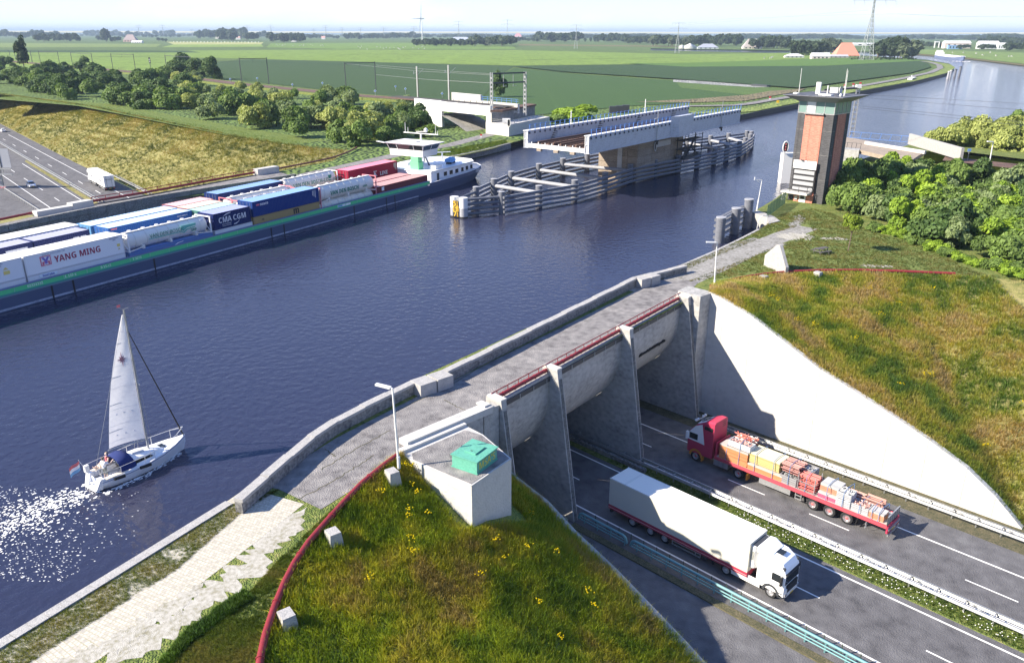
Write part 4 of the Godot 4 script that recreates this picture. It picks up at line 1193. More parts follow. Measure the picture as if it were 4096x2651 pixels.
func flatbed_lorry():
	# local: x forward = away from the camera (-t), z to its right = +q; near side is -z
	var f := Transform3D(Basis(-MT, Vector3.UP, MQ), rd(-18.9, 65.4))
	var o := thing("flatbed_lorry", "red and white tractor unit with a long flatbed semi-trailer of scaffold parts", "lorry", f)
	var red := lin(0.19, 0.004, 0.01)
	var L := 17.05
	var H := 1.46
	var b := B.new(); b.col = red; b.bx(0, L, H - 0.3, H - 0.06, -1.28, 1.28); part(o, "bed_frame", b, M.satin)
	b = B.new(); b.col = lin(0.2, 0.175, 0.15); b.bx(0.05, L, H - 0.055, H, -1.2, 1.2); part(o, "bed_floor", b, M.dull)
	for z in [-1.27, 1.27]:
		b = B.new(); b.col = lin(0.24, 0.008, 0.012); b.bx(0, L, H - 0.3, H + 0.03, z - 0.06, z + 0.06); part(o, "side_rave", b, M.satin)
	b = B.new(); b.bx(0.3, L - 1, 0.75, 1.15, -0.45, 0.45); part(o, "chassis", b, M.black)
	b = B.new(); b.col = red; b.bx(L - 0.15, L - 0.02, H, H + 1.5, -1.25, 1.25); part(o, "headboard", b, M.satin)
	# tail gate, slatted
	for i in 6:
		b = B.new(); b.bx(0.0, 0.07, H, H + 0.85, -1.25 + i * 0.5 - 0.03, -1.25 + i * 0.5 + 0.03); part(o, "gate_post", b, M.dark_steel)
	for i in 5:
		b = B.new(); b.bx(0.01, 0.05, H + 0.06, H + 0.78, -1.2 + i * 0.5, -0.8 + i * 0.5); part(o, "gate_panel", b, M.steel)
	b = B.new(); b.bx(-0.02, 0.08, H + 0.8, H + 0.88, -1.27, 1.27); part(o, "gate_rail", b, M.steel)
	b = B.new(); b.col = red; b.bx(-0.1, 0.05, 0.7, H - 0.06, -1.28, 1.28); part(o, "rear_panel", b, M.satin)
	b = B.new(); b.bx(-0.18, -0.1, 0.95, 1.15, -1.2, 1.2); b.bx(-0.2, -0.1, 0.45, 0.62, -1.25, 1.25); part(o, "bumper", b, M.steel)
	b = B.new(); b.bx(-0.13, -0.115, 0.7, 0.86, -0.35, 0.35); part(o, "number_plate", b, M.plate_yellow)
	for z in [-1.0, 1.0]:
		b = B.new(); b.bx(-0.14, -0.1, 0.72, 0.9, z - 0.2, z + 0.2); part(o, "tail_light", b, M.sign_red)
	for x in [3.45, 5.05, 6.65]:
		for z in [-1.05, 1.05]: wheel(o, V(x, 0.58, z), 0.58, 0.42, lin(0.4, 0.02, 0.02), signf(z))
	for x in [2.65, 7.4]:
		b = B.new(); b.bar(V(x, 0.35, -1.05), V(x + (0.15 if x > 5 else -0.15), 1.1, -1.05), 0.4, 0.05); part(o, "mudguard", b, M.black)
	for z in [-1.12, 1.12]:
		b = B.new(); b.bx(8.9, 12.1, 0.5, 1.08, z - 0.06, z + 0.06); part(o, "tool_box", b, M.steel)
	b = B.new()
	for x in [7.8, 8.35]: b.bar(V(x, 0.45, -1.2), V(x, 1.1, -1.2), 0.06, 0.06)
	for y in [0.5, 0.85]: b.bar(V(7.75, y, -1.2), V(8.4, y, -1.2), 0.08, 0.08)
	part(o, "ladder", b, M.steel)
	b = B.new()
	for i in 4: b.bar(V(1.75, 0.42 + i * 0.16, -1.22), V(1.75, 0.5 + i * 0.16, -1.22), 0.18, 0.02)
	part(o, "warning_board", b, M.white)
	# tractor
	var C0 := L + 0.3
	var wht = M.white
	b = B.new(); b.col = red
	shell(b, [[C0, [[0.95, 1.26], [3.6, 1.26], [4.75, 1.2], [4.9, 1.0]]], [C0 + 0.55, [[0.95, 1.27], [3.6, 1.27], [4.72, 1.2], [4.88, 1.0]]], [C0 + 1.15, [[0.95, 1.27], [3.3, 1.27], [4.4, 1.15], [4.6, 0.95]]], [C0 + 2.1, [[0.95, 1.27], [2.9, 1.25], [3.9, 1.1], [4.05, 0.9]]], [C0 + 2.85, [[0.9, 1.24], [2.4, 1.2], [3.1, 1.05], [3.2, 0.9]]], [C0 + 3.0, [[0.9, 1.15], [2.0, 1.12], [2.5, 1.0], [2.6, 0.85]]]])
	part(o, "cab", b, M.satin)
	for z in [-1.0, 1.0]:
		b = B.new()
		var zz: float = z * 1.29
		b.prism(PackedVector2Array([Vector2(C0 + 0.95, 2.2), Vector2(C0 + 1.6, 2.25), Vector2(C0 + 2.95, 2.3), Vector2(C0 + 2.75, 3.15), Vector2(C0 + 2.1, 3.95), Vector2(C0 + 1.35, 4.35)]), zz - 0.02, zz + 0.02)
		part(o, "white_panel", b, M.white)
		b = B.new(); b.bx(C0 + 1.75, C0 + 2.72, 2.45, 3.1, zz - 0.035, zz + 0.035); part(o, "side_window", b, M.glass)
		b = B.new(); b.bx(C0 + 0.15, C0 + 1.05, 3.95, 4.3, z * 1.29 - 0.04, z * 1.29 + 0.04); part(o, "air_intake", b, M.black)
		b = B.new()
		for k in 8:
			var q := PI * k / 8
			var q2 := PI * (k + 1) / 8
			b.bar(V(C0 + 1.85 + cos(q) * 0.68, 0.62 + sin(q) * 0.68, z * 1.22), V(C0 + 1.85 + cos(q2) * 0.68, 0.62 + sin(q2) * 0.68, z * 1.22), 0.22, 0.13, Vector3.BACK)
		b.bx(C0 + 1.05, C0 + 1.18, 0.3, 0.75, z * 1.1 - 0.2, z * 1.1 + 0.2)
		part(o, "wheel_arch", b, mat("arch_orange", lin(0.55, 0.22, 0.03), 0.5))
		wheel(o, V(C0 + 1.85, 0.58, z * 1.05), 0.58, 0.38, lin(0.4, 0.02, 0.02), z)
		wheel(o, V(L - 2.75, 0.58, z * 1.0), 0.58, 0.52, lin(0.4, 0.02, 0.02), z)
		b = B.new(); b.box(V(C0 + 2.9, 2.75, z * 1.45), V(0.2, 0.8, 0.25)); part(o, "mirror", b, M.white)
		for j in 3:
			b = B.new(); b.bx(L - 1.55 + j * 0.55, L - 1.05 + j * 0.55, 0.5, 1.12, z * 0.95 - 0.3, z * 0.95 + 0.3); part(o, "fuel_tank", b, M.chrome)
		b = B.new(); b.bx(L - 3.75, L - 3.6, 0.25, 0.9, z * 1.0 - 0.3, z * 1.0 + 0.3); part(o, "mud_flap", b, M.arch_orange)
	b = B.new(); b.hull8([V(C0 + 2.98, 2.05, -1.1), V(C0 + 2.98, 2.05, 1.1), V(C0 + 2.8, 2.05, 1.15), V(C0 + 2.8, 2.05, -1.15), V(C0 + 2.92, 3.0, -1.0), V(C0 + 2.92, 3.0, 1.0), V(C0 + 2.6, 3.1, 1.0), V(C0 + 2.6, 3.1, -1.0)]); part(o, "windscreen", b, M.glass)
	b = B.new(); b.hull8([V(C0 + 1.2, 4.52, -0.9), V(C0 + 2.1, 4.08, -0.9), V(C0 + 2.1, 4.08, 0.9), V(C0 + 1.2, 4.52, 0.9), V(C0 + 1.2, 4.62, -0.85), V(C0 + 2.12, 4.12, -0.85), V(C0 + 2.12, 4.12, 0.85), V(C0 + 1.2, 4.62, 0.85)]); part(o, "white_roof", b, M.white)
	b = B.new(); b.hull8([V(C0 + 1.35, 4.5, -0.5), V(C0 + 1.9, 4.2, -0.5), V(C0 + 1.9, 4.2, 0.5), V(C0 + 1.35, 4.5, 0.5), V(C0 + 1.36, 4.58, -0.5), V(C0 + 1.93, 4.26, -0.5), V(C0 + 1.93, 4.26, 0.5), V(C0 + 1.36, 4.58, 0.5)]); part(o, "roof_hatch", b, M.glass)
	b = B.new(); b.tube(V(C0 + 2.3, 4.3, -1.0), V(C0 + 2.3, 4.3, 1.0), 0.05, 0.05, 8)
	part(o, "light_bar", b, M.steel)
	for z in [-0.85, -0.45, 0.45, 0.85]:
		b = B.new(); b.tube(V(C0 + 2.28, 4.35, z), V(C0 + 2.45, 4.35, z), 0.12, 0.12, 10); part(o, "roof_lamp", b, M.white)
	b = B.new()
	for i in 3: b.bx(C0 - 0.02, C0 + 0.01, 4.1 + i * 0.22, 4.15 + i * 0.22, 0.3, 0.9)
	part(o, "vent_slots", b, M.black)
	# ---- the load: every stack a thing of its own standing on the bed
	var stow := func(called: String, label: String, cat: String, at: Vector3): return thing(called, label, cat, f * Transform3D(Basis(), at + V(0, H, 0)))
	var org := lin(0.30, 0.045, 0.012)
	var stack := func(s, len: float, layers: int, w: float, hgt: float, c: Color, top: Color, nm := "plank"):
		for i in layers:
			for k in 3:
				var x := B.new()
				x.col = c * (0.8 + 0.35 * rng.randf()); x.col.a = 1
				if i == layers - 1: x.col = top * (0.9 + 0.2 * rng.randf()); x.col.a = 1
				x.bx(-len / 2 + rng.randf() * 0.03, len / 2 - rng.randf() * 0.03, i * hgt / layers + 0.01, (i + 1) * hgt / layers - 0.012, -w / 2 + k * w / 3 + 0.01, -w / 2 + (k + 1) * w / 3 - 0.01)
				part(s, nm, x, M.dull)
	var s: Node3D
	s = stow.call("plank_stack", "tall stack of orange scaffold boards behind the cab", "board stack", V(L - 1.95, 0, -0.1)); stack.call(s, 3.1, 9, 2.1, 1.55, org, lin(0.24, 0.19, 0.165))
	s = stow.call("mesh_crate", "grey steel crate of couplers on the orange boards behind the cab", "crate", V(L - 2.45, 1.65, -0.55)); crate(s, 2.3, 0.62, 1.0, lin(0.26, 0.28, 0.3), lin(0.5, 0.16, 0.12))
	s = stow.call("frame_bundle", "tangle of red and white frames on the far half of the orange boards", "scaffold frames", V(L - 2.3, 1.58, 0.6))
	for i in 46:
		b = B.new(); b.col = [lin(0.32, 0.025, 0.015), lin(0.5, 0.46, 0.42), lin(0.34, 0.05, 0.03)][i % 3]
		b.tube(V(rng.randf_range(-1.3, 1.3), rng.randf_range(0.1, 0.95), rng.randf_range(-0.55, 0.55)), V(rng.randf_range(-1.3, 1.3), rng.randf_range(0.1, 0.95), rng.randf_range(-0.55, 0.55)), 0.045, 0.045, 6); part(s, "tube", b, M.plain)
	s = stow.call("plank_stack", "long low stack of orange boards under the yellow planks", "board stack", V(L - 5.35, 0, -0.65)); stack.call(s, 3.6, 4, 1.0, 0.62, org, lin(0.25, 0.18, 0.14))
	s = stow.call("plank_stack", "stack of yellowish timber planks near the front of the flatbed", "timber stack", V(L - 5.1, 0.72, 0.0)); stack.call(s, 3.2, 6, 1.9, 1.05, lin(0.21, 0.15, 0.03), lin(0.44, 0.38, 0.19))
	s = stow.call("tube_bundle", "dark red bundle of scaffold tubes just behind the yellow planks", "tube bundle", V(L - 7.7, 0.9, 0.1)); tubes(s, 1.7, 1.9, 1.0, lin(0.07, 0.014, 0.014), lin(0.24, 0.075, 0.06), 60)
	s = stow.call("coupler_crate", "dark crate of grey couplers under the dark red tube bundle", "crate", V(L - 7.75, 0, -0.35)); crate(s, 1.6, 0.85, 1.5, lin(0.07, 0.07, 0.075), lin(0.1, 0.1, 0.1))
	s = stow.call("coupler_crate", "crate heaped with grey metal parts on the far side of the bed", "crate", V(L - 8.6, 0.1, 0.75)); crate(s, 1.9, 1.5, 1.0, lin(0.05, 0.05, 0.055), lin(0.28, 0.28, 0.28))
	s = stow.call("tube_rack", "steel rack of bright red tubes in the middle of the flatbed", "tube rack", V(L - 9.55, 0, -0.5)); tubes(s, 1.6, 1.2, 0.65, lin(0.14, 0.012, 0.012), lin(0.28, 0.025, 0.02), 40, 0.1)
	tubes(s, 1.7, 1.2, 0.4, lin(0.3, 0.025, 0.02), lin(0.4, 0.04, 0.03), 30, 1.0)
	b = B.new()
	for x in [-0.8, 0.8]:
		for z in [-0.66, 0.66]: b.bar(V(x, 0, z), V(x, 1.75, z), 0.07, 0.07)
		b.bar(V(x, 0.9, -0.66), V(x, 0.9, 0.66), 0.06, 0.06)
	for z in [-0.66, 0.66]:
		for y in [0.06, 0.9]: b.bar(V(-0.8, y, z), V(0.8, y, z), 0.06, 0.06)
	part(s, "rack_frame", b, M.steel)
	s = stow.call("plank_stack", "shrink-wrapped grey topped board stack behind the tube rack", "board stack", V(L - 11.5, 0.6, 0.0)); stack.call(s, 1.7, 3, 1.5, 0.75, lin(0.22, 0.045, 0.02), lin(0.2, 0.2, 0.19))
	s = stow.call("plank_stack", "dark crimson crate stack under the grey topped boards", "board stack", V(L - 11.6, 0, -0.35)); stack.call(s, 1.9, 3, 1.4, 0.58, lin(0.22, 0.012, 0.03), lin(0.2, 0.18, 0.17))
	s = stow.call("tube_rack", "low rack of pale red tubes on the far side near the back", "tube rack", V(L - 13.0, 0.35, 0.75)); tubes(s, 2.3, 0.9, 0.5, lin(0.26, 0.06, 0.04), lin(0.36, 0.12, 0.08), 30)
	s = stow.call("mesh_crate", "grey ribbed steel crate full of couplers, upper one of two", "crate", V(L - 13.0, 0.72, -0.5)); crate(s, 1.25, 0.65, 1.15, lin(0.16, 0.175, 0.2), lin(0.34, 0.34, 0.33))
	s = stow.call("mesh_crate", "grey ribbed steel crate, lower one of two near the back", "crate", V(L - 13.0, 0, -0.5)); crate(s, 1.25, 0.68, 1.15, lin(0.16, 0.175, 0.2), lin(0.2, 0.2, 0.2))
	s = stow.call("mesh_crate", "long grey crate of pale red tubes near the tail gate", "crate", V(L - 14.45, 0, -0.4)); crate(s, 1.5, 0.7, 1.1, lin(0.15, 0.16, 0.18), lin(0.5, 0.17, 0.12))
	s = stow.call("tube_bundle", "wire crate of reddish tubes at the far back corner", "tube bundle", V(L - 15.1, 0.1, 0.72)); tubes(s, 1.6, 0.9, 0.85, lin(0.06, 0.02, 0.018), lin(0.3, 0.09, 0.06), 34)
	s = stow.call("plank_stack", "last orange board stack against the tail gate", "board stack", V(L - 15.95, 0, -0.5)); stack.call(s, 1.3, 4, 1.1, 0.72, lin(0.22, 0.05, 0.02), lin(0.2, 0.18, 0.17))
	# straps
	for x in [[L - 1.2, 1.62], [L - 2.6, 2.3], [L - 4.3, 1.85], [L - 6.2, 1.85], [L - 7.8, 1.95], [L - 9.5, 1.55], [L - 11.5, 1.4], [L - 13.0, 1.45], [L - 14.5, 0.85], [L - 15.6, 0.85], [L - 16.2, 0.8]]:
		b = B.new()
		var y: float = x[1] + H
		b.path([V(x[0], H + 0.02, -1.25), V(x[0], y, -1.08), V(x[0] + 0.1, y + 0.03, 0), V(x[0], y, 1.08), V(x[0], H + 0.02, 1.25)], 0.03, 5)
		part(o, "strap", b, mat("strap_blue", lin(0.12, 0.22, 0.42), 0.7))

func crate(o, l: float, h: float, w: float, c: Color, fill: Color):
	for z in [-1.0, 1.0]:
		for i in 4:
			var b := B.new(); b.col = c * (0.9 + 0.2 * rng.randf()); b.col.a = 1
			b.bx(-l / 2, l / 2, i * h / 4 + 0.02, (i + 1) * h / 4 - 0.02, z * w / 2 - 0.03, z * w / 2 + 0.03); part(o, "slat", b, M.plain)
	for x in [-1.0, 1.0]:
		var b := B.new(); b.col = c; b.bx(x * l / 2 - 0.03, x * l / 2 + 0.03, 0, h, -w / 2, w / 2); part(o, "end_panel", b, M.plain)
	var b := B.new(); b.col = c * 0.5; b.col.a = 1; b.bx(-l / 2, l / 2, 0.0, h * 0.8, -w / 2 + 0.04, w / 2 - 0.04); part(o, "inner_bin", b, M.dull)
	b = B.new()
	for i in 70:
		b.col = fill * rng.randf_range(0.5, 1.6); b.col.a = 1
		var p := V(rng.randf_range(-l / 2 + 0.1, l / 2 - 0.1), h * 0.8 + rng.randf() * 0.16, rng.randf_range(-w / 2 + 0.1, w / 2 - 0.1))
		b.bar(p, p + V(rng.randf_range(-0.2, 0.2), rng.randf_range(-0.05, 0.1), rng.randf_range(-0.2, 0.2)), 0.07, 0.07)
	part(o, "contents", b, M.dull, false, "", "stuff")

func tubes(o, l: float, w: float, h: float, c0: Color, c1: Color, n: int, y0 := 0.0):
	for i in n:
		var b := B.new()
		var k := float(i) / n
		b.col = c0.lerp(c1, k * 0.8 + rng.randf() * 0.2)
		var p := V(rng.randf_range(-0.08, 0.08), y0 + k * h + 0.05, rng.randf_range(-w / 2, w / 2))
		b.tube(p + V(-l / 2, 0, 0), p + V(l / 2, rng.randf_range(-0.03, 0.03), rng.randf_range(-0.06, 0.06)), 0.055, 0.055, 6)
		part(o, "tube", b, M.plain)

func far_lorry():
	# rear corners on the road give its place; it drives away from the camera
	var r0 := g(418, 770, ROAD)
	var d := (g(312, 662, ROAD) - g(466, 733, ROAD)).normalized()
	d = (g(29, 544, ROAD) - g(305, 690, ROAD)).normalized()
	var o := thing("box_lorry", "white box lorry pulling a white box trailer, driving away on the far motorway", "lorry", frame(r0, d))
	var b := B.new()
	# frame: x forward (away), z right
	for s in [[0.0, 8.2, "trailer_box"], [9.2, 17.4, "lorry_box"]]:
		b = B.new(); b.col = lin(0.72, 0.70, 0.67); b.bx(s[0], s[1], 1.05, 4.1, 0.05, 2.7); part(o, s[2], b, M.plain)
		b = B.new(); b.col = lin(0.8, 0.8, 0.8); b.bx(s[0] - 0.03, s[1] + 0.03, 4.1, 4.16, 0.02, 2.73); part(o, "roof_panel", b, M.plain)
		b = B.new(); b.bx(s[0] + 0.3, s[1] - 0.2, 0.6, 1.04, 0.2, 2.5); part(o, "chassis", b, M.black)
		b = B.new(); b.bx(s[0] + 1.5, s[1] - 2.5, 0.5, 0.75, 0.05, 0.12); part(o, "side_guard", b, M.steel)
		for x in [s[0] + 1.2, s[0] + 2.4, s[1] - 1.2]:
			for z in [0.3, 2.45]: wheel(o, V(x, 0.5, z), 0.5, 0.4, lin(0.3, 0.3, 0.3), -1.0 if z < 1 else 1.0)
	for z in [0.12, 1.42]:
		b = B.new(); b.col = lin(0.7, 0.68, 0.64); b.bx(-0.04, -0.01, 1.15, 4.0, z, z + 1.2); part(o, "rear_door", b, M.plain)
		b = B.new(); b.bx(-0.09, -0.05, 1.2, 3.95, z + 0.55, z + 0.6); part(o, "door_bar", b, M.dark_steel)
	b = B.new(); b.bx(-0.12, 0.0, 0.55, 0.95, 0.1, 2.65); part(o, "bumper", b, M.dark_steel)
	for z in [0.3, 2.4]:
		b = B.new(); b.bx(-0.16, -0.12, 0.62, 0.82, z - 0.2, z + 0.2); part(o, "tail_light", b, M.sign_red)
	b = B.new(); b.bx(-0.15, -0.12, 0.65, 0.8, 1.1, 1.65); part(o, "number_plate", b, M.plate_yellow)
	var lt := mat("logo_grey", lin(0.22, 0.23, 0.3), 0.6)
	letters(o, "ROODEN", 0.45, Transform3D(Basis(V(0, 0, 1), Vector3.UP, V(-1, 0, 0)), V(-0.06, 3.1, 1.4)), M.logo_grey, 0.02, true, 700)
	for x in [4.2, 13.4]: letters(o, "Rooden", 0.85, Transform3D(Basis(V(1, 0, 0), Vector3.UP, V(0, 0, 1)) * Basis(Vector3.UP, PI), V(x, 2.5, 0.03)), M.logo_grey, 0.02, true, 400)
	b = B.new()
	b.col = lin(0.12, 0.13, 0.15)
	b.bx(17.6, 19.6, 0.6, 3.5, 0.15, 2.6); part(o, "cab", b, M.plain)
	b = B.new(); b.bx(18.3, 19.2, 2.0, 2.8, 0.11, 0.15); part(o, "side_window", b, M.glass)
	b = B.new(); b.bx(17.7, 19.2, 3.52, 3.9, 0.3, 2.4); part(o, "roof_fairing", b, M.dark_steel)

func cars():
	var d := (g(205, 847, ROAD) - g(5, 709, ROAD)).normalized()
	car(frame(g(122, 752, ROAD), d), "white saloon car coming towards the camera on the far motorway", lin(0.75, 0.76, 0.78))
	car(frame(g(8, 533, ROAD), -d), "white estate car driving away at the upper left edge of the picture", lin(0.62, 0.65, 0.72))

func car(f: Transform3D, label: String, c: Color):
	var o := thing("car", label, "car", f)
	var k := 1.15
	f.basis = f.basis.scaled(Vector3.ONE)
	var b := B.new(); b.col = c
	shell(b, [[-2.2 * k, [[0.4, 0.75], [0.9, 0.8]]], [-2.0 * k, [[0.25, 0.85], [1.0, 0.85]]], [-0.5 * k, [[0.2, 0.92], [0.98, 0.9]]], [1.0 * k, [[0.2, 0.92], [0.95, 0.88]]], [1.9 * k, [[0.25, 0.88], [0.85, 0.82]]], [2.25 * k, [[0.35, 0.7], [0.7, 0.66]]]])
	part(o, "body", b, M.satin)
	b = B.new(); b.col = c
	shell(b, [[-1.75 * k, [[0.98, 0.8], [1.02, 0.76]]], [-1.2 * k, [[0.98, 0.82], [1.5, 0.62]]], [0.3 * k, [[0.96, 0.84], [1.54, 0.64]]], [0.45 * k, [[0.96, 0.84], [1.48, 0.62]]]])
	part(o, "roof", b, M.satin)
	b = B.new(); b.hull8([V(1.15 * k, 0.96, 0.72), V(1.15 * k, 0.96, -0.72), V(0.3 * k, 0.97, -0.8), V(0.3 * k, 0.97, 0.8), V(0.5 * k, 1.47, 0.58), V(0.5 * k, 1.47, -0.58), V(0.3 * k, 1.5, -0.6), V(0.3 * k, 1.5, 0.6)]); part(o, "windscreen", b, M.glass)
	b = B.new(); b.hull8([V(-1.8 * k, 1.0, -0.7), V(-1.8 * k, 1.0, 0.7), V(-1.2 * k, 1.0, 0.78), V(-1.2 * k, 1.0, -0.78), V(-1.3 * k, 1.46, -0.56), V(-1.3 * k, 1.46, 0.56), V(-1.15 * k, 1.46, 0.6), V(-1.15 * k, 1.46, -0.6)]); part(o, "rear_window", b, M.glass)
	for z in [-1.0, 1.0]:
		b = B.new(); b.hull8([V(-1.3 * k, 1.0, z * 0.83), V(0.6 * k, 0.99, z * 0.855), V(0.6 * k, 0.99, z * 0.80), V(-1.3 * k, 1.0, z * 0.78), V(-1.1 * k, 1.42, z * 0.68), V(0.3 * k, 1.44, z * 0.7), V(0.3 * k, 1.44, z * 0.64), V(-1.1 * k, 1.42, z * 0.62)]); part(o, "side_window", b, M.glass)
		b = B.new(); b.box(V(2.14 * k, 0.68, z * 0.58), V(0.16, 0.14, 0.3)); part(o, "headlight", b, M.chrome)
		b = B.new(); b.box(V(-2.17 * k, 0.78, z * 0.62), V(0.14, 0.16, 0.3)); part(o, "tail_light", b, M.sign_red)
		for x in [-1.35, 1.4]: wheel(o, V(x * k, 0.33, z * 0.8), 0.33, 0.22, lin(0.3, 0.3, 0.3), z)
	b = B.new(); b.bx(2.2 * k, 2.27 * k, 0.38, 0.55, -0.5, 0.5); part(o, "grille", b, M.black)
	b = B.new(); b.bx(2.275 * k, 2.285 * k, 0.4, 0.52, -0.26, 0.26); part(o, "number_plate", b, M.plate_yellow)

var ship_f := Transform3D()

func box_container(label: String, s0: float, s1: float, lat: float, y0: float, y1: float, c: Color, smooth := false, w := 3.05, roofc = null) -> Node3D:
	var L := s1 - s0
	var h := y1 - y0
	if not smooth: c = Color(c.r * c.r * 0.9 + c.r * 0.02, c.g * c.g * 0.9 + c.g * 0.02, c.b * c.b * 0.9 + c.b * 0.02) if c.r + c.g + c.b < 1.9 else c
	var o := thing("shipping_container", label, "shipping container", ship_f * Transform3D(Basis(), V(s0, y0, lat - w)), "containers on the ship")
	var b := B.new()
	b.col = c
	var dep := 0.0 if smooth else 0.055
	var n := 1 if smooth else int(L / 0.3)
	for z in [0.02, w - 0.02]:
		b = B.new()
		b.col = c
		var sg := 1.0 if z > 1 else -1.0
		var x := 0.12
		var st := (L - 0.24) / n
		for i in n:
			var q := [Vector2(x, 0), Vector2(x + st * 0.25, 0), Vector2(x + st * 0.5, dep), Vector2(x + st * 0.75, dep), Vector2(x + st, 0)]
			for k in 4:
				var p0 := V(q[k].x, 0.1, z - sg * q[k].y)
				var p1 := V(q[k + 1].x, 0.1, z - sg * q[k + 1].y)
				var u := V(0, h - 0.2, 0)
				if sg > 0: b.quad(p0, p1, p1 + u, p0 + u)
				else: b.quad(p1, p0, p0 + u, p1 + u)
			x += st
		part(o, "side_wall", b, M.plain)
	b = B.new()
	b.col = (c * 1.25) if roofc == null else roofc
	b.col.a = 1
	var m := 1 if smooth else int(L / 0.55)
	for i in m:
		var x0 := 0.06 + (L - 0.12) * i / m
		var x1 := 0.06 + (L - 0.12) * (i + 1) / m
		b.quad(V(x0, h, w - 0.05), V(lerpf(x0, x1, 0.5), h - (0.0 if smooth else 0.03), w - 0.05), V(lerpf(x0, x1, 0.5), h - (0.0 if smooth else 0.03), 0.05), V(x0, h, 0.05))
		b.quad(V(lerpf(x0, x1, 0.5), h - (0.0 if smooth else 0.03), w - 0.05), V(x1, h, w - 0.05), V(x1, h, 0.05), V(lerpf(x0, x1, 0.5), h - (0.0 if smooth else 0.03), 0.05))
	part(o, "roof", b, M.plain)
	b = B.new()
	b.col = c * 0.85
	b.col.a = 1
	for x in [0.06, L - 0.06]:
		for z in [0.06, w - 0.06]: b.box(V(x, h / 2, z), V(0.12, h, 0.12))
		for y in [0.06, h - 0.05]: b.box(V(x, y, w / 2), V(0.115, 0.12, w - 0.24))
	for z in [0.05, w - 0.05]:
		for y in [0.07, h - 0.045]: b.box(V(L / 2, y, z), V(L - 0.24, 0.13 if y < 1 else 0.09, 0.1))
	part(o, "frame", b, M.plain)
	for e in [[0.03, -1.0], [L - 0.03, 1.0]]:
		for z in [0.12, w / 2 + 0.01]:
			b = B.new(); b.col = c * 0.95; b.col.a = 1
			b.box(V(e[0], h / 2, z + w / 4 - 0.07), V(0.05, h - 0.24, w / 2 - 0.16)); part(o, "door", b, M.plain)
			b = B.new(); b.col = c.lerp(Color(0.6, 0.6, 0.6), 0.4)
			for k in [0.3, 0.7]: b.bar(V(e[0] + e[1] * 0.05, 0.15, z + w / 2 * k), V(e[0] + e[1] * 0.05, h - 0.15, z + w / 2 * k), 0.05, 0.04)
			part(o, "lock_bar", b, M.plain)
	return o

func on_side(o, text: String, size: float, x: float, y: float, w: float, c: Color, serif := false, bold := 700, tilt := 0.0, called := "lettering"):
	var m: StandardMaterial3D = mat("ink_%d" % M.size(), c, 0.6)
	return letters(o, text, size, Transform3D(Basis(Vector3.BACK, tilt), V(x, y, w + 0.012)), m, 0.02, serif, bold, called)

func patch_on(o, called: String, pts: Array, z: float, c: Color):
	var b := B.new()
	b.col = c
	var q := PackedVector2Array()
	for p in pts: q.append(Vector2(p[0], p[1]))
	b.prism(q, z - 0.02, z + 0.015)
	return part(o, called, b, M.plain)

func tank_container(label: String, s0: float, s1: float, lat: float, y0: float, y1: float, framec: Color, w := 3.05) -> Node3D:
	var L := s1 - s0
	var h := y1 - y0
	var o := thing("tank_container", label, "tank container", ship_f * Transform3D(Basis(), V(s0, y0, lat - w)), "containers on the ship")
	var r := h * 0.49
	var cream := lin(0.62, 0.585, 0.50)
	var b := B.new()
	b.col = cream
	b.lathe(V(0.12, h * 0.52, w / 2), [Vector2(0.0, 0.0), Vector2(r * 0.7, 0.05), Vector2(r * 0.95, 0.22), Vector2(r, 0.5), Vector2(r, L - 0.74), Vector2(r * 0.95, L - 0.46), Vector2(r * 0.7, L - 0.29), Vector2(0, L - 0.24)], 26, Basis(V(0, 0, 1), V(1, 0, 0), V(0, 1, 0)) * Basis(Vector3.UP, 0.0))
	part(o, "tank", b, M.satin)
	b = B.new()
	b.col = cream * 0.9; b.col.a = 1
	var i := 1.4
	while i < L - 1:
		b.lathe(V(i, h * 0.52, w / 2), [Vector2(r, 0), Vector2(r + 0.05, 0.01), Vector2(r + 0.05, 0.1), Vector2(r, 0.11)], 26, Basis(V(0, 0, 1), V(1, 0, 0), V(0, 1, 0)))
		i += 1.75
	part(o, "tank_rib", b, M.plain)
	for x in [0.06, L - 0.06]:
		b = B.new(); b.col = framec
		for z in [0.09, w - 0.09]: b.box(V(x, h / 2, z), V(0.14, h, 0.18))
		for y in [0.07, h - 0.06]: b.box(V(x, y, w / 2), V(0.12, 0.14, w - 0.36))
		for z in [-1.0, 1.0]: b.bar(V(x, 0.12, w / 2 + z * (w / 2 - 0.1)), V(x, h * 0.45, w / 2 + z * 0.5), 0.1, 0.08, Vector3.RIGHT)
		part(o, "end_frame", b, M.plain)
	b = B.new(); b.col = cream * 0.95; b.col.a = 1
	for z in [0.1, w - 0.1]:
		b.bar(V(0.1, 0.1, z), V(2.4, 0.1 + r * 0.25, z), 0.1, 0.12); b.bar(V(L - 0.1, 0.1, z), V(L - 2.4, 0.1 + r * 0.25, z), 0.1, 0.12)
	for x in [2.4, L / 2, L - 2.4]: b.box(V(x, h * 0.12, w / 2), V(0.3, h * 0.22, w - 0.5))
	part(o, "saddle", b, M.plain)
	b = B.new(); b.col = lin(0.5, 0.5, 0.48)
	b.box(V(L / 2, h * 0.52 + r + 0.03, w / 2 + 0.25), V(L - 1.0, 0.04, 0.45)); part(o, "walkway", b, M.plain)
	i = 1.6
	while i < L - 1:
		b = B.new(); b.col = lin(0.42, 0.42, 0.42)
		b.tube(V(i, h * 0.52 + r - 0.02, w / 2 - 0.2), V(i, h * 0.52 + r + 0.12, w / 2 - 0.2), 0.26, 0.26, 12); part(o, "manlid", b, M.plain)
		i += 2.1
	return o

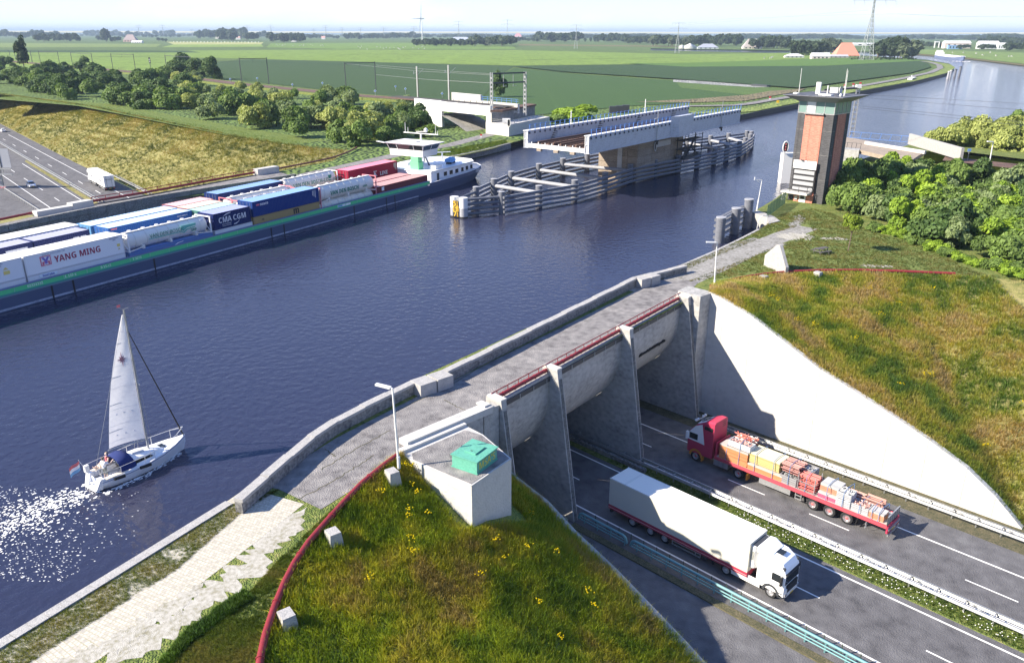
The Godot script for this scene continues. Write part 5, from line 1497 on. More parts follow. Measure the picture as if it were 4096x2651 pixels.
func container_ship():
	var ang := deg_to_rad(59.8557)
	var d := V(cos(ang), 0, -sin(ang))
	ship_f = frame(V(-59.01, 0, -86.62), d)
	var o := thing("container_ship", "long dark hulled inland container ship with green gunwale and white deckhouse", "ship", ship_f)
	# hull: outline at the deck, narrowing under the counter at the far end
	var side_pts := [[-75.0, 0.6], [82.0, 0.6], [92.0, 0.62], [98.0, 0.4], [103.0, -0.3], [106.5, -1.7], [108.6, -4.0], [109.3, -7.15]]
	var rows := []
	for lv in [[-1.2, 0.93, -5.0], [0.0, 0.955, -2.2], [0.8, 0.975, -0.8], [1.65, 1.0, 0.0]]:
		var r := PackedVector3Array()
		for p in side_pts:
			var k: float = clampf((p[0] - 84.0) / 25.0, 0, 1)
			r.append(V(p[0] + lv[2] * k, lv[0] + k * k * 0.45 * (1.0 if lv[0] > 0 else 0.0), -7.15 + (p[1] + 7.15) * lerpf(1.0, lv[1], k)))
		for i in range(side_pts.size() - 2, -1, -1):
			r.append(V(r[i].x, r[i].y, -14.3 - r[i].z))
		rows.append(r)
	var b := B.new()
	var navy := lin(0.009, 0.013, 0.034)
	b.col = navy
	b.grid(rows)
	part(o, "hull", b, M.dull)
	b = B.new(); b.col = lin(0.20, 0.25, 0.40)
	b.bx(-75, 80, 0.12, 0.34, 0.602, 0.63); part(o, "rubbing_strake", b, mat("strake", Color(1, 1, 1), 0.6, 0, tone(91, 0.05, 256, [Color(0.3, 0.3, 0.35), Color(0.8, 0.8, 0.8), Color(1, 1, 1)]), 0.25))
	for x in [-8.0, 6.2, 8.9, 20.4, 41.5, 44.2, 61, 70, 72.5]:
		b = B.new(); b.bx(x, x + 0.22, 0.05, 1.95, 0.605, 0.64); part(o, "fender_strip", b, M.black)
	for z in [[0.0, 1.0], [-14.3, -1.0]]:
		b = B.new(); b.col = lin(0.028, 0.05, 0.10); b.bx(-75, 83, 1.64, 1.98, z[0] + 0.52 * z[1], z[0] + 0.66 * z[1]); part(o, "gangway_edge", b, M.plain)
		b = B.new(); b.col = lin(0.012, 0.34, 0.06)
		b.bx(-75, 84, 1.985, 2.52, z[0] + 0.4 * z[1], z[0] + 0.58 * z[1]); part(o, "green_gunwale", b, M.satin)
		b = B.new(); b.col = lin(0.03, 0.045, 0.12)
		b.bx(-75, 84, 2.52, 2.64, z[0] + 0.3 * z[1], z[0] + 0.62 * z[1]); part(o, "coaming_top", b, M.plain)
		b = B.new(); b.col = lin(0.008, 0.09, 0.07)
		b.bx(-75, 83, 1.8, 1.983, z[0] + 0.45 * z[1], z[0] + 0.70 * z[1]); part(o, "green_step", b, M.plain)
	var k := -70.0
	while k < 83:
		b = B.new(); b.col = lin(0.05, 0.33, 0.13); b.bx(k, k + 0.09, 2.0, 2.5, 0.58, 0.63); part(o, "gunwale_bracket", b, M.plain)
		k += 3.0
	var wl := lin(0.75, 0.85, 0.78)
	for t in [["02331392", 6.9], ["L 110 x", 11.3], ["B 11.45", 16.0], ["T 3275", 20.5]]:
		on_side(o, t[0], 0.42, t[1] - 2.4, 2.26, 0.585, wl, true, 700)
	b = B.new(); b.col = lin(0.055, 0.05, 0.05); b.bx(-75, 84, 0.8, 1.0, -14.4, 0.3); part(o, "hold_floor", b, M.dull)
	b = B.new(); b.col = lin(0.75, 0.76, 0.78); b.bx(57.0, 60.3, 2.05, 2.4, 0.585, 0.60); part(o, "name_board", b, M.plain)
	b = B.new(); b.col = lin(0.02, 0.12, 0.4); b.bx(57.1, 58.2, 2.1, 2.35, 0.6, 0.615); part(o, "board_emblem", b, M.plain)
	# deck and deckhouse at the far end
	b = B.new(); b.col = lin(0.12, 0.13, 0.16)
	b.slab([V(83, 0, 0.5), V(98, 0, 0.25), V(103, 0, -0.5), V(106.3, 0, -1.9), V(108.3, 0, -4.1), V(109, 0, -7.15), V(108.3, 0, -10.2), V(106.3, 0, -12.4), V(103, 0, -13.8), V(98, 0, -14.5), V(83, 0, -14.8)], 1.3, 1.55); part(o, "stern_deck", b, M.plain)
	b = B.new(); b.col = navy
	var bul := [V(84, 0, 0.6), V(92.0, 0, 0.62), V(98.0, 0, 0.4), V(103.0, 0, -0.3), V(106.5, 0, -1.7), V(108.6, 0, -4.0), V(109.3, 0, -7.15), V(108.6, 0, -10.3), V(106.5, 0, -12.6), V(103, 0, -14), V(98, 0, -14.7), V(84, 0, -14.9)]
	for i in bul.size() - 1:
		var h0 := clampf((bul[i].x - 84) / 25.0, 0, 1)
		var h1 := clampf((bul[i + 1].x - 84) / 25.0, 0, 1)
		b.bar(bul[i] + V(0, 1.75 + h0 * 0.4, 0), bul[i + 1] + V(0, 1.75 + h1 * 0.4, 0), 0.1, 0.75)
	part(o, "bulwark", b, M.satin)
	b = B.new(); b.col = lin(0.5, 0.55, 0.62)
	for i in bul.size() - 1:
		var h0 := clampf((bul[i].x - 84) / 25.0, 0, 1)
		var h1 := clampf((bul[i + 1].x - 84) / 25.0, 0, 1)
		b.bar(bul[i] + V(0, 2.15 + h0 * 0.4, 0), bul[i + 1] + V(0, 2.15 + h1 * 0.4, 0), 0.16, 0.08)
	part(o, "bulwark_rail", b, M.plain)
	letters(o, "FIDES", 0.75, Transform3D(Basis(Vector3.UP, 0.2), V(102.3, 2.1, 0.15)), mat("ship_name", lin(0.8, 0.8, 0.8), 0.5), 0.02, true, 700)
	var house := [V(86.2, 0, -0.7), V(97, 0, -0.7), V(102.5, 0, -1.3), V(104.6, 0, -3.2), V(105.2, 0, -7.15), V(104.6, 0, -11.1), V(102.5, 0, -13), V(97, 0, -13.6), V(86.2, 0, -13.6)]
	b = B.new(); b.col = lin(0.72, 0.75, 0.80); b.slab(house, 1.55, 3.8); part(o, "deckhouse", b, M.satin)
	var grown := []
	for p in house: grown.append(p + V(signf(p.x - 95) * 0.15, 0, signf(p.z + 7.15) * 0.15))
	b = B.new(); b.col = lin(0.58, 0.66, 0.76); b.slab(grown, 3.803, 3.95); part(o, "deckhouse_roof", b, M.satin)
	for i in 6:
		var x := 91.2 + i * 2.1
		var z := -0.69 if x < 97 else -0.69 - (x - 97) * 0.11
		b = B.new(); b.box(V(x, 2.9, z), V(1.2, 0.85, 0.06)); part(o, "window", b, M.glass)
		b = B.new(); b.col = lin(0.8, 0.8, 0.8)
		for e in [[-0.62, 0.0, 0.06, 0.97], [0.62, 0.0, 0.06, 0.97], [0.0, 0.45, 1.3, 0.06], [0.0, -0.45, 1.3, 0.06]]: b.box(V(x + e[0], 2.9 + e[1], z + 0.012), V(e[2], e[3], 0.05))
		part(o, "window_frame", b, M.plain)
	b = B.new(); b.bx(88.2, 89.0, 1.6, 3.4, -0.7, -0.66); part(o, "door", b, M.dark_steel)
	for x in [88.6, 89.6]:
		b = B.new(); b.col = lin(0.05, 0.05, 0.06); b.tube(V(x, 1.55, 0.2), V(x, 2.15, 0.2), 0.25, 0.25, 12); part(o, "bollard", b, M.plain)
		b = B.new(); b.tube(V(x, 2.15, 0.2), V(x, 2.2, 0.2), 0.3, 0.3, 12); part(o, "bollard_cap", b, M.white)
	b = B.new(); b.col = lin(0.04, 0.42, 0.09); b.bx(86.9, 88.6, 3.95, 5.4, -6.4, -4.3); b.bx(87.05, 88.45, 5.4, 6.5, -6.25, -4.45); part(o, "green_pillar", b, M.satin)
	b = B.new(); b.col = lin(0.02, 0.25, 0.06); b.bx(87.7, 87.76, 3.96, 6.48, -4.3, -4.27); part(o, "pillar_seam", b, M.plain)
	# wheelhouse
	b = B.new()
	b.hull8([V(87.4, 6.45, -3.5), V(92.4, 6.45, -3.5), V(92.4, 6.45, -11.8), V(87.4, 6.45, -11.8), V(87.4, 7.75, -3.4), V(92.6, 7.75, -3.4), V(92.6, 7.75, -11.9), V(87.4, 7.75, -11.9)]); part(o, "wheelhouse", b, M.white)
	b = B.new()
	b.hull8([V(87.42, 7.75, -3.45), V(92.55, 7.75, -3.45), V(92.55, 7.75, -11.85), V(87.42, 7.75, -11.85), V(86.95, 8.75, -2.95), V(93.1, 8.75, -2.95), V(93.1, 8.75, -12.3), V(86.95, 8.75, -12.3)]); part(o, "wheelhouse_window", b, M.glass)
	b = B.new()
	for z in [-3.4, -5.6, -9.7, -11.9]: b.bar(V(87.38, 7.75, z), V(86.9, 8.78, z * 1.06 + 0.45), 0.1, 0.1)
	for x in [87.4, 90.0, 92.5]: b.bar(V(x, 7.75, -3.42), V(x + (x - 90) * 0.18, 8.78, -2.92), 0.1, 0.1)
	part(o, "window_post", b, M.white)
	b = B.new(); b.hull8([V(86.8, 8.76, -2.7), V(93.4, 8.76, -2.7), V(93.4, 8.76, -12.5), V(86.8, 8.76, -12.5), V(86.5, 8.98, -2.4), V(93.8, 8.98, -2.4), V(93.8, 8.98, -12.8), V(86.5, 8.98, -12.8)]); part(o, "wheelhouse_roof", b, M.white)
	b = B.new(); b.bx(89.5, 91, 8.985, 9.12, -8.2, -6.6); b.bx(87.4, 88.2, 8.985, 9.06, -11.5, -9.5); part(o, "roof_hatch", b, M.offwhite)
	b = B.new(); b.bar(V(87.2, 8.8, -12.6), V(87.6, 8.95, -15.2), 0.8, 0.06); part(o, "wing_platform", b, M.white)
	b = B.new(); b.tube(V(92.6, 8.98, -7.6), V(92.6, 10.4, -7.6), 0.2, 0.16, 10); b.bar(V(92.6, 10.45, -12.0), V(92.6, 10.45, -3.2), 0.28, 0.16); b.bar(V(92.4, 10.8, -8.6), V(92.4, 10.95, -6.0), 0.22, 0.1)
	for e in [[-11.6, 2.1], [-10.9, 1.1], [-3.8, 1.9], [-3.3, 0.8]]: b.tube(V(92.6, 10.45, e[0]), V(92.6, 10.45 + e[1], e[0]), 0.06, 0.04, 6)
	part(o, "mast", b, M.white)
	b = B.new(); b.ball(V(92.5, 11.2, -6.2), V(0.42, 0.48, 0.42), 14, 10); part(o, "radar_dome", b, M.white)
	# things fixed on the house roof
	b = B.new(); b.col = lin(0.55, 0.62, 0.72); b.hull8([V(89.5, 3.96, -7.2), V(95, 3.96, -8.5), V(95.5, 3.96, -12), V(90.5, 3.96, -12.5), V(90, 4.5, -8), V(94.6, 4.5, -9), V(95, 4.5, -11.5), V(91, 4.5, -12)]); part(o, "engine_casing", b, M.satin)
	b = B.new(); b.bx(88.9, 91.2, 3.96, 4.75, -2.9, -1.5); part(o, "white_locker", b, M.white)
	b = B.new(); b.tube(V(93.0, 4.0, -6), V(96.5, 5.6, -9.8), 0.18, 0.14, 8); b.bar(V(96, 4, -9.5), V(96.3, 5.5, -9.6), 0.2, 0.2); part(o, "crane_arm", b, M.dark_steel)
	b = B.new(); b.tube(V(101.5, 3.95, -8.6), V(101.5, 5.4, -8.6), 0.2, 0.14, 8); b.bar(V(99.8, 5.5, -9.8), V(103.3, 5.45, -7.6), 0.28, 0.16); part(o, "radar_scanner", b, M.white)
	for x in [98.2, 99.3]:
		b = B.new(); b.path([V(x, 3.95, -11.5), V(x, 5.2, -11.5), V(x + 0.7, 5.2, -11.5), V(x + 0.7, 3.95, -11.5)], 0.06, 6); part(o, "hand_rail", b, M.steel)
	b = B.new()
	for i in grown.size() - 1: b.bar(grown[i] + V(0, 4.0, 0), grown[i + 1] + V(0, 4.0, 0), 0.1, 0.12)
	part(o, "roof_edge", b, M.white)
	# tender under a blue cover: lies on the roof, a boat of its own
	var dn := thing("dinghy", "small boat under a blue cover lying on the ship's deckhouse roof", "dinghy", ship_f * Transform3D(Basis(Vector3.UP, 0.25), V(97.5, 3.97, -3.6)))
	b = B.new(); b.col = lin(0.03, 0.12, 0.42)
	shell(b, [[-2.1, [[0.6, 0.6], [1.0, 0.6]]], [-1.4, [[0.42, 0.8], [1.12, 0.65]]], [0.2, [[0.4, 0.85], [1.35, 0.3]]], [1.6, [[0.5, 0.6], [1.15, 0.3]]], [2.4, [[0.8, 0.15], [1.0, 0.1]]]])
	part(dn, "hull", b, M.dull)
	b = B.new()
	for x in [-1.2, 1.2]: b.box(V(x, 0.2, 0), V(0.15, 0.42, 1.2))
	part(dn, "cradle", b, M.dark_steel)
	cargo()

func cargo():
	var white := lin(0.74, 0.75, 0.78)
	var grey := lin(0.50, 0.53, 0.60)
	var blue := lin(0.016, 0.045, 0.20)
	var dk := lin(0.03, 0.04, 0.13)
	var sky := lin(0.12, 0.32, 0.62)
	var c: Node3D
	# row nearest the camera, upper tier
	c = box_container("grey white refrigerated container cut off by the left edge of the picture", -8.9, 3.9, 0, 3.2, 5.6, lin(0.62, 0.65, 0.72), true, 3.3, lin(0.82, 0.82, 0.82))
	patch_on(c, "yellow_label", [[10.5, 0.85], [11.2, 0.85], [11.2, 1.25], [10.5, 1.25]], 3.31, lin(0.7, 0.42, 0.04)); patch_on(c, "warning_mark", [[10.5, 1.4], [11.1, 1.4], [10.8, 1.7]], 3.31, lin(0.6, 0.36, 0.05))
	on_side(c, "2167402\n45R1", 0.2, 10.2, 2.05, 3.29, lin(0.3, 0.32, 0.4))
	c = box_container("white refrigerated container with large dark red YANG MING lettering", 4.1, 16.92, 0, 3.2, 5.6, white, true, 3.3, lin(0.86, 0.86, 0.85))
	on_side(c, "YANG MING", 1.05, 6.6, 1.25, 3.29, lin(0.36, 0.03, 0.09))
	patch_on(c, "emblem", [[1.85, 0.78], [3.15, 0.78], [3.15, 1.95], [1.85, 1.95]], 3.3, lin(0.42, 0.025, 0.05))
	patch_on(c, "emblem_field", [[1.97, 0.88], [3.03, 0.88], [3.03, 1.85], [1.97, 1.85]], 3.315, lin(0.72, 0.72, 0.76))
	patch_on(c, "emblem_letter", [[2.0, 1.82], [2.3, 1.82], [2.5, 1.5], [2.7, 1.82], [3.0, 1.82], [2.65, 1.3], [2.65, 1.0], [2.35, 1.0], [2.35, 1.3]], 3.33, lin(0.05, 0.03, 0.25))
	patch_on(c, "emblem_foot", [[1.99, 0.9], [2.25, 0.9], [2.3, 1.2], [2.5, 0.95], [2.7, 1.2], [2.75, 0.9], [3.01, 0.9], [2.95, 1.3], [2.05, 1.3]], 3.32, lin(0.42, 0.025, 0.05))
	on_side(c, "www.yml.com.tw", 0.34, 3.6, 2.12, 3.29, lin(0.45, 0.47, 0.55), true, 400)
	on_side(c, "YMLU 5192274\n45R1", 0.19, 11.6, 2.05, 3.29, lin(0.3, 0.32, 0.4))
	patch_on(c, "yellow_label", [[11.9, 1.0], [12.3, 1.0], [12.3, 1.35], [11.9, 1.35]], 3.31, lin(0.7, 0.42, 0.04)); patch_on(c, "warning_mark", [[11.95, 0.6], [12.25, 0.6], [12.1, 0.85]], 3.31, lin(0.5, 0.36, 0.1))
	c = tank_container("cream tank container with green VAN DEN BOSCH ERP lettering", 17.6, 31.0, 0, 3.0, 5.35, lin(0.66, 0.66, 0.70), 3.2)
	var gr := lin(0.03, 0.24, 0.17)
	on_side(c, "VAN DEN BOSCH", 0.72, 6.2, 1.42, 2.9, gr, false, 400)
	patch_on(c, "green_line", [[3.35, 1.02], [8.4, 1.02], [8.9, 0.8], [9.5, 1.15], [10.9, 1.3], [10.9, 1.4], [9.4, 1.28], [8.9, 0.95], [8.5, 1.12], [3.35, 1.12]], 2.9, gr)
	patch_on(c, "green_field", [[8.55, 1.25], [8.85, 1.12], [9.5, 1.45], [11.0, 1.55], [11.0, 1.85], [8.55, 1.85]], 2.9, gr)
	on_side(c, "ERP", 0.5, 10.6, 0.95, 2.9, gr, false, 700)
	patch_on(c, "small_plate", [[12.0, 1.85], [12.5, 1.85], [12.5, 2.05], [12.0, 2.05]], 2.66, lin(0.25, 0.3, 0.5))
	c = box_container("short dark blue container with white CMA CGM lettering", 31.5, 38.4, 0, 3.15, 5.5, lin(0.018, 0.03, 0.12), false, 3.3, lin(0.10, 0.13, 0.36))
	on_side(c, "CMA CGM", 1.1, 3.45, 1.25, 3.29, lin(0.7, 0.72, 0.78))
	patch_on(c, "white_arc", [[1.8, 1.75], [2.2, 2.0], [2.7, 2.12], [3.2, 2.15], [3.2, 2.06], [2.7, 2.0], [2.3, 1.9]], 3.3, lin(0.7, 0.72, 0.78)); patch_on(c, "white_arc", [[3.6, 0.35], [4.0, 0.38], [4.4, 0.5], [4.75, 0.72], [4.5, 0.5], [4.1, 0.28], [3.7, 0.24]], 3.3, lin(0.7, 0.72, 0.78))
	on_side(c, "eco-container", 0.26, 2.3, 0.62, 3.29, lin(0.5, 0.52, 0.6)); on_side(c, "bamboo flooring", 0.2, 2.3, 0.36, 3.29, lin(0.45, 0.47, 0.55))
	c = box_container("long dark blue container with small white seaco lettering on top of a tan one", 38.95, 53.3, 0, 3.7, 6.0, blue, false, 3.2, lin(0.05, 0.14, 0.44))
	on_side(c, "seaco", 0.62, 2.35, 1.75, 3.19, lin(0.75, 0.75, 0.8)); patch_on(c, "red_mark", [[0.75, 1.6], [1.4, 1.6], [1.4, 1.85], [0.75, 1.85]], 3.2, lin(0.45, 0.03, 0.05))
	for i in 3: patch_on(c, "marking", [[12.9 + i * 0.3, 1.2 - i * 0.2], [13.0 + i * 0.3, 1.2 - i * 0.2], [13.0 + i * 0.3, 2.0], [12.9 + i * 0.3, 2.0]], 3.2, lin(0.55, 0.55, 0.6))
	c = tank_container("pale tank container with green VAN DEN BOSCH.com lettering", 53.7, 68.3, 0, 3.25, 5.85, lin(0.42, 0.05, 0.07), 3.2)
	on_side(c, "VAN DEN BOSCH", 0.92, 6.4, 1.25, 2.9, gr, false, 800); on_side(c, ".com", 0.55, 11.7, 1.22, 2.9, gr, false, 800)
	# lower tier of the near row, showing just above the gunwale
	box_container("lower grey container cut off by the left edge, under the grey white one", -8.9, 3.9, 0, 1.05, 3.17, lin(0.48, 0.51, 0.58), true)
	c = box_container("lower grey container with a blue and white SeaCube plate", 4.1, 16.95, 0, 1.05, 3.17, grey, true, 3.3)
	patch_on(c, "plate", [[1.4, 1.62], [3.6, 1.62], [3.6, 2.02], [1.4, 2.02]], 3.31, lin(0.45, 0.6, 0.75)); on_side(c, "SeaCube", 0.36, 2.5, 1.82, 3.32, lin(0.02, 0.07, 0.35))
	c = box_container("lower dark blue container under the ERP tank", 17.5, 31.1, 0, 1.05, 2.98, blue, true)
	patch_on(c, "white_arc", [[7.0, 1.52], [7.6, 1.75], [8.5, 1.8], [8.4, 1.72], [7.7, 1.66], [7.2, 1.48]], 3.06, lin(0.7, 0.72, 0.78))
	box_container("lower pale grey container under the short CMA CGM container", 31.5, 38.6, 0, 1.05, 3.12, lin(0.45, 0.48, 0.55), true)
	c = box_container("lower tan container with a black letter m, under the seaco container", 38.9, 53.3, 0, 1.3, 3.67, lin(0.40, 0.29, 0.13), false, 3.2)
	on_side(c, "m", 1.5, 9.0, 1.9, 3.19, lin(0.02, 0.02, 0.03)); on_side(c, "YS", 0.4, 1.9, 1.75, 3.19, lin(0.08, 0.07, 0.05))
	tank_container("lower pale tank container under the VAN DEN BOSCH.com tank", 53.7, 68.3, 0, 1.3, 3.24, lin(0.42, 0.05, 0.07), 3.2)
	var br := lin(0.17, 0.045, 0.05)
	c = box_container("low brown container at the ship's far end, nearest the gunwale", 68.5, 84.0, 0, 1.4, 3.7, br, false, 3.2, lin(0.27, 0.09, 0.085))
	patch_on(c, "white_label", [[1.2, 1.45], [1.9, 1.45], [1.9, 2.1], [1.2, 2.1]], 3.21, lin(0.65, 0.68, 0.72))
	box_container("low brown container lying second from the gunwale at the far end", 68.5, 83.5, -3.6, 1.4, 3.66, br, false, 3.1, lin(0.24, 0.075, 0.075))
	box_container("low brown container in front of the K LINE container", 70.5, 84, -7.0, 1.0, 2.9, br, false, 2.0, lin(0.24, 0.075, 0.075))
	# middle and far rows
	c = box_container("dark navy container cut off by the left edge, second row", -3.5, 9.2, -6.9, 3.2, 5.45, dk, false, 3.05, lin(0.16, 0.17, 0.30))
	for x in [9.3, 10.6]: patch_on(c, "marking", [[x, 1.45], [x + 1.4, 1.45], [x + 1.4, 1.75], [x, 1.75]], 3.06, lin(0.6, 0.62, 0.68))
	c = box_container("dark navy container with two white marks near its right end", 9.35, 16.9, -6.9, 3.2, 5.45, dk, false, 3.05, lin(0.16, 0.17, 0.30))
	for x in [5.2, 6.2]: patch_on(c, "marking", [[x, 1.35], [x + 0.8, 1.35], [x + 0.8, 1.65], [x, 1.65]], 3.06, lin(0.6, 0.62, 0.68))
	box_container("white refrigerated container in the far row behind the navy ones", -3.5, 17.8, -10.5, 3.2, 5.5, white, true, 3.3, lin(0.86, 0.86, 0.84))
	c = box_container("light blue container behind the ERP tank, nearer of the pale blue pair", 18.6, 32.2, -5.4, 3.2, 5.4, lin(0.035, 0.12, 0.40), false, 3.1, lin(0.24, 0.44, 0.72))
	on_side(c, "CALD 889616", 0.3, 11.9, 1.75, 3.09, lin(0.6, 0.65, 0.75)); patch_on(c, "red_label", [[0.4, 1.85], [1.3, 1.85], [1.3, 2.05], [0.4, 2.05]], 3.11, lin(0.5, 0.05, 0.08))
	box_container("light blue container behind the ERP tank, farther of the pale blue pair", 18.3, 32.4, -8.8, 3.2, 5.4, sky, false, 3.1, lin(0.32, 0.52, 0.78))
	box_container("short green container next to the CMA CGM one", 32.3, 39.0, -3.65, 3.1, 5.4, lin(0.07, 0.20, 0.17), false, 3.0, lin(0.16, 0.33, 0.29))
	box_container("short salmon container between the green and the pink one", 32.6, 39.3, -6.75, 3.1, 5.4, lin(0.42, 0.16, 0.10), false, 3.0, lin(0.66, 0.33, 0.25))
	box_container("short dusty pink container of the far row", 32.9, 40.0, -9.85, 3.1, 5.4, lin(0.30, 0.11, 0.12), false, 3.2, lin(0.43, 0.19, 0.20))
	c = box_container("dark blue container with small white NYK lettering in the far row", 41.6, 56.0, -10.8, 3.3, 5.75, lin(0.014, 0.03, 0.13), false, 3.1, lin(0.05, 0.13, 0.40))
	on_side(c, "NYK", 0.8, 2.6, 0.8, 3.09, lin(0.7, 0.72, 0.78)); patch_on(c, "mark", [[1.0, 0.6], [1.6, 0.6], [1.6, 0.85], [1.0, 0.85]], 3.1, lin(0.6, 0.62, 0.7))
	tank_container("white topped tank container between the NYK and seaco containers, nearer one", 41.0, 54.0, -3.9, 3.2, 5.35, lin(0.42, 0.05, 0.07), 3.0)
	tank_container("white topped tank container between the NYK and seaco containers, farther one", 41.3, 54.5, -7.2, 3.2, 5.4, lin(0.42, 0.05, 0.07), 3.0)
	c = tank_container("pale tank container with green DEN BOSCH-CO2.com lettering in the far row", 56.6, 70.2, -10.9, 2.9, 5.6, lin(0.5, 0.48, 0.46), 3.1)
	on_side(c, "VAN DEN BOSCH-CO₂.com", 0.95, 8.2, 1.4, 2.85, gr, false, 800)
	c = box_container("red container with white K LINE lettering beside the wheelhouse", 71.0, 86.0, -9.0, 2.9, 5.55, lin(0.30, 0.018, 0.045), false, 3.2, lin(0.55, 0.06, 0.11))
	on_side(c, "K", 1.5, 7.9, 1.0, 3.19, lin(0.75, 0.72, 0.74), true, 700); on_side(c, "LINE", 1.0, 10.6, 0.85, 3.19, lin(0.75, 0.72, 0.74), true, 700)
	for i in 3: patch_on(c, "marking", [[13.9 + i * 0.3, 1.5 - i * 0.3], [14.0 + i * 0.3, 1.5 - i * 0.3], [14.0 + i * 0.3, 2.3], [13.9 + i * 0.3, 2.3]], 3.2, lin(0.6, 0.5, 0.5))

func body(bones: Array, cell := 0.02) -> B:
	# one continuous surface round tapered limbs: [from, to, radius, radius, colour]
	var lo := V(9, 9, 9)
	var hi := -lo
	for q in bones:
		var r := maxf(q[2], q[3]) + 0.07
		lo = lo.min(q[0].min(q[1]) - Vector3.ONE * r); hi = hi.max(q[0].max(q[1]) + Vector3.ONE * r)
	var nx := int((hi.x - lo.x) / cell) + 2
	var ny := int((hi.y - lo.y) / cell) + 2
	var nz := int((hi.z - lo.z) / cell) + 2
	var f := PackedFloat32Array()
	f.resize(nx * ny * nz)
	var best := PackedFloat32Array()
	best.resize(f.size())
	best.fill(9.0)
	var who := PackedByteArray()
	who.resize(f.size())
	var K := 0.018
	for bi in bones.size():
		var q: Array = bones[bi]
		var a: Vector3 = q[0]
		var ab: Vector3 = q[1] - a
		var l2 := maxf(ab.length_squared(), 1e-6)
		var r := maxf(q[2], q[3]) + 0.07
		var m0 = ((q[0].min(q[1]) - Vector3.ONE * r - lo) / cell).floor()
		var m1 = ((q[0].max(q[1]) + Vector3.ONE * r - lo) / cell).ceil()
		for z in range(maxi(0, int(m0.z)), mini(nz, int(m1.z) + 1)):
			for y in range(maxi(0, int(m0.y)), mini(ny, int(m1.y) + 1)):
				for x in range(maxi(0, int(m0.x)), mini(nx, int(m1.x) + 1)):
					var p := lo + V(x, y, z) * cell
					var t := clampf((p - a).dot(ab) / l2, 0, 1)
					var d: float = p.distance_to(a + ab * t) - lerpf(q[2], q[3], t)
					if d < 0.09:
						var i := (z * ny + y) * nx + x
						f[i] += exp(-d / K)
						if d < best[i]:
							best[i] = d; who[i] = bi
	for i in f.size(): f[i] = -K * log(f[i]) if f[i] > 0 else 0.2
	var vert := {}
	var pos := PackedVector3Array()
	var owner := PackedByteArray()
	for z in nz - 1:
		for y in ny - 1:
			for x in nx - 1:
				var i := (z * ny + y) * nx + x
				var inside := 0
				var o := [i, i + 1, i + nx, i + nx + 1, i + nx * ny, i + nx * ny + 1, i + nx * ny + nx, i + nx * ny + nx + 1]
				for k in 8: if f[o[k]] < 0: inside += 1
				if inside == 0 or inside == 8: continue
				var s := Vector3.ZERO
				var n := 0
				for e in [[0, 1], [2, 3], [4, 5], [6, 7], [0, 2], [1, 3], [4, 6], [5, 7], [0, 4], [1, 5], [2, 6], [3, 7]]:
					var u: float = f[o[e[0]]]
					var w: float = f[o[e[1]]]
					if (u < 0) != (w < 0):
						var t := u / (u - w)
						var p0 := V(e[0] & 1, (e[0] >> 1) & 1, e[0] >> 2)
						var p1 := V(e[1] & 1, (e[1] >> 1) & 1, e[1] >> 2)
						s += p0.lerp(p1, t); n += 1
				vert[i] = pos.size()
				pos.append(lo + (V(x, y, z) + s / n) * cell)
				owner.append(who[i] if best[i] < best[o[7]] else who[o[7]])
	var nrm := PackedVector3Array()
	nrm.resize(pos.size())
	var tris := PackedInt32Array()
	var step := [1, nx, nx * ny]
	for i in vert:
		for ax in 3:
			var j: int = i + step[ax]
			if j >= f.size() or (f[i] < 0) == (f[j] < 0): continue
			var s1: int = step[(ax + 1) % 3]
			var s2: int = step[(ax + 2) % 3]
			if not (vert.has(i - s1) and vert.has(i - s2) and vert.has(i - s1 - s2)): continue
			var a: int = vert[i]
			var q1: int = vert[i - s1]
			var q2: int = vert[i - s1 - s2]
			var q3: int = vert[i - s2]
			for t in ([[a, q1, q2], [a, q2, q3]] if f[i] < 0 else [[a, q2, q1], [a, q3, q2]]):
				tris.append_array(t)
				var nn := (pos[t[1]] - pos[t[0]]).cross(pos[t[2]] - pos[t[0]])
				for k in t: nrm[k] += nn
	var b := B.new()
	for i in range(0, tris.size(), 3):
		for k in [0, 2, 1]:
			var v: int = tris[i + k]
			b.col = bones[owner[v]][4]
			b.put(pos[v], nrm[v])
	return b

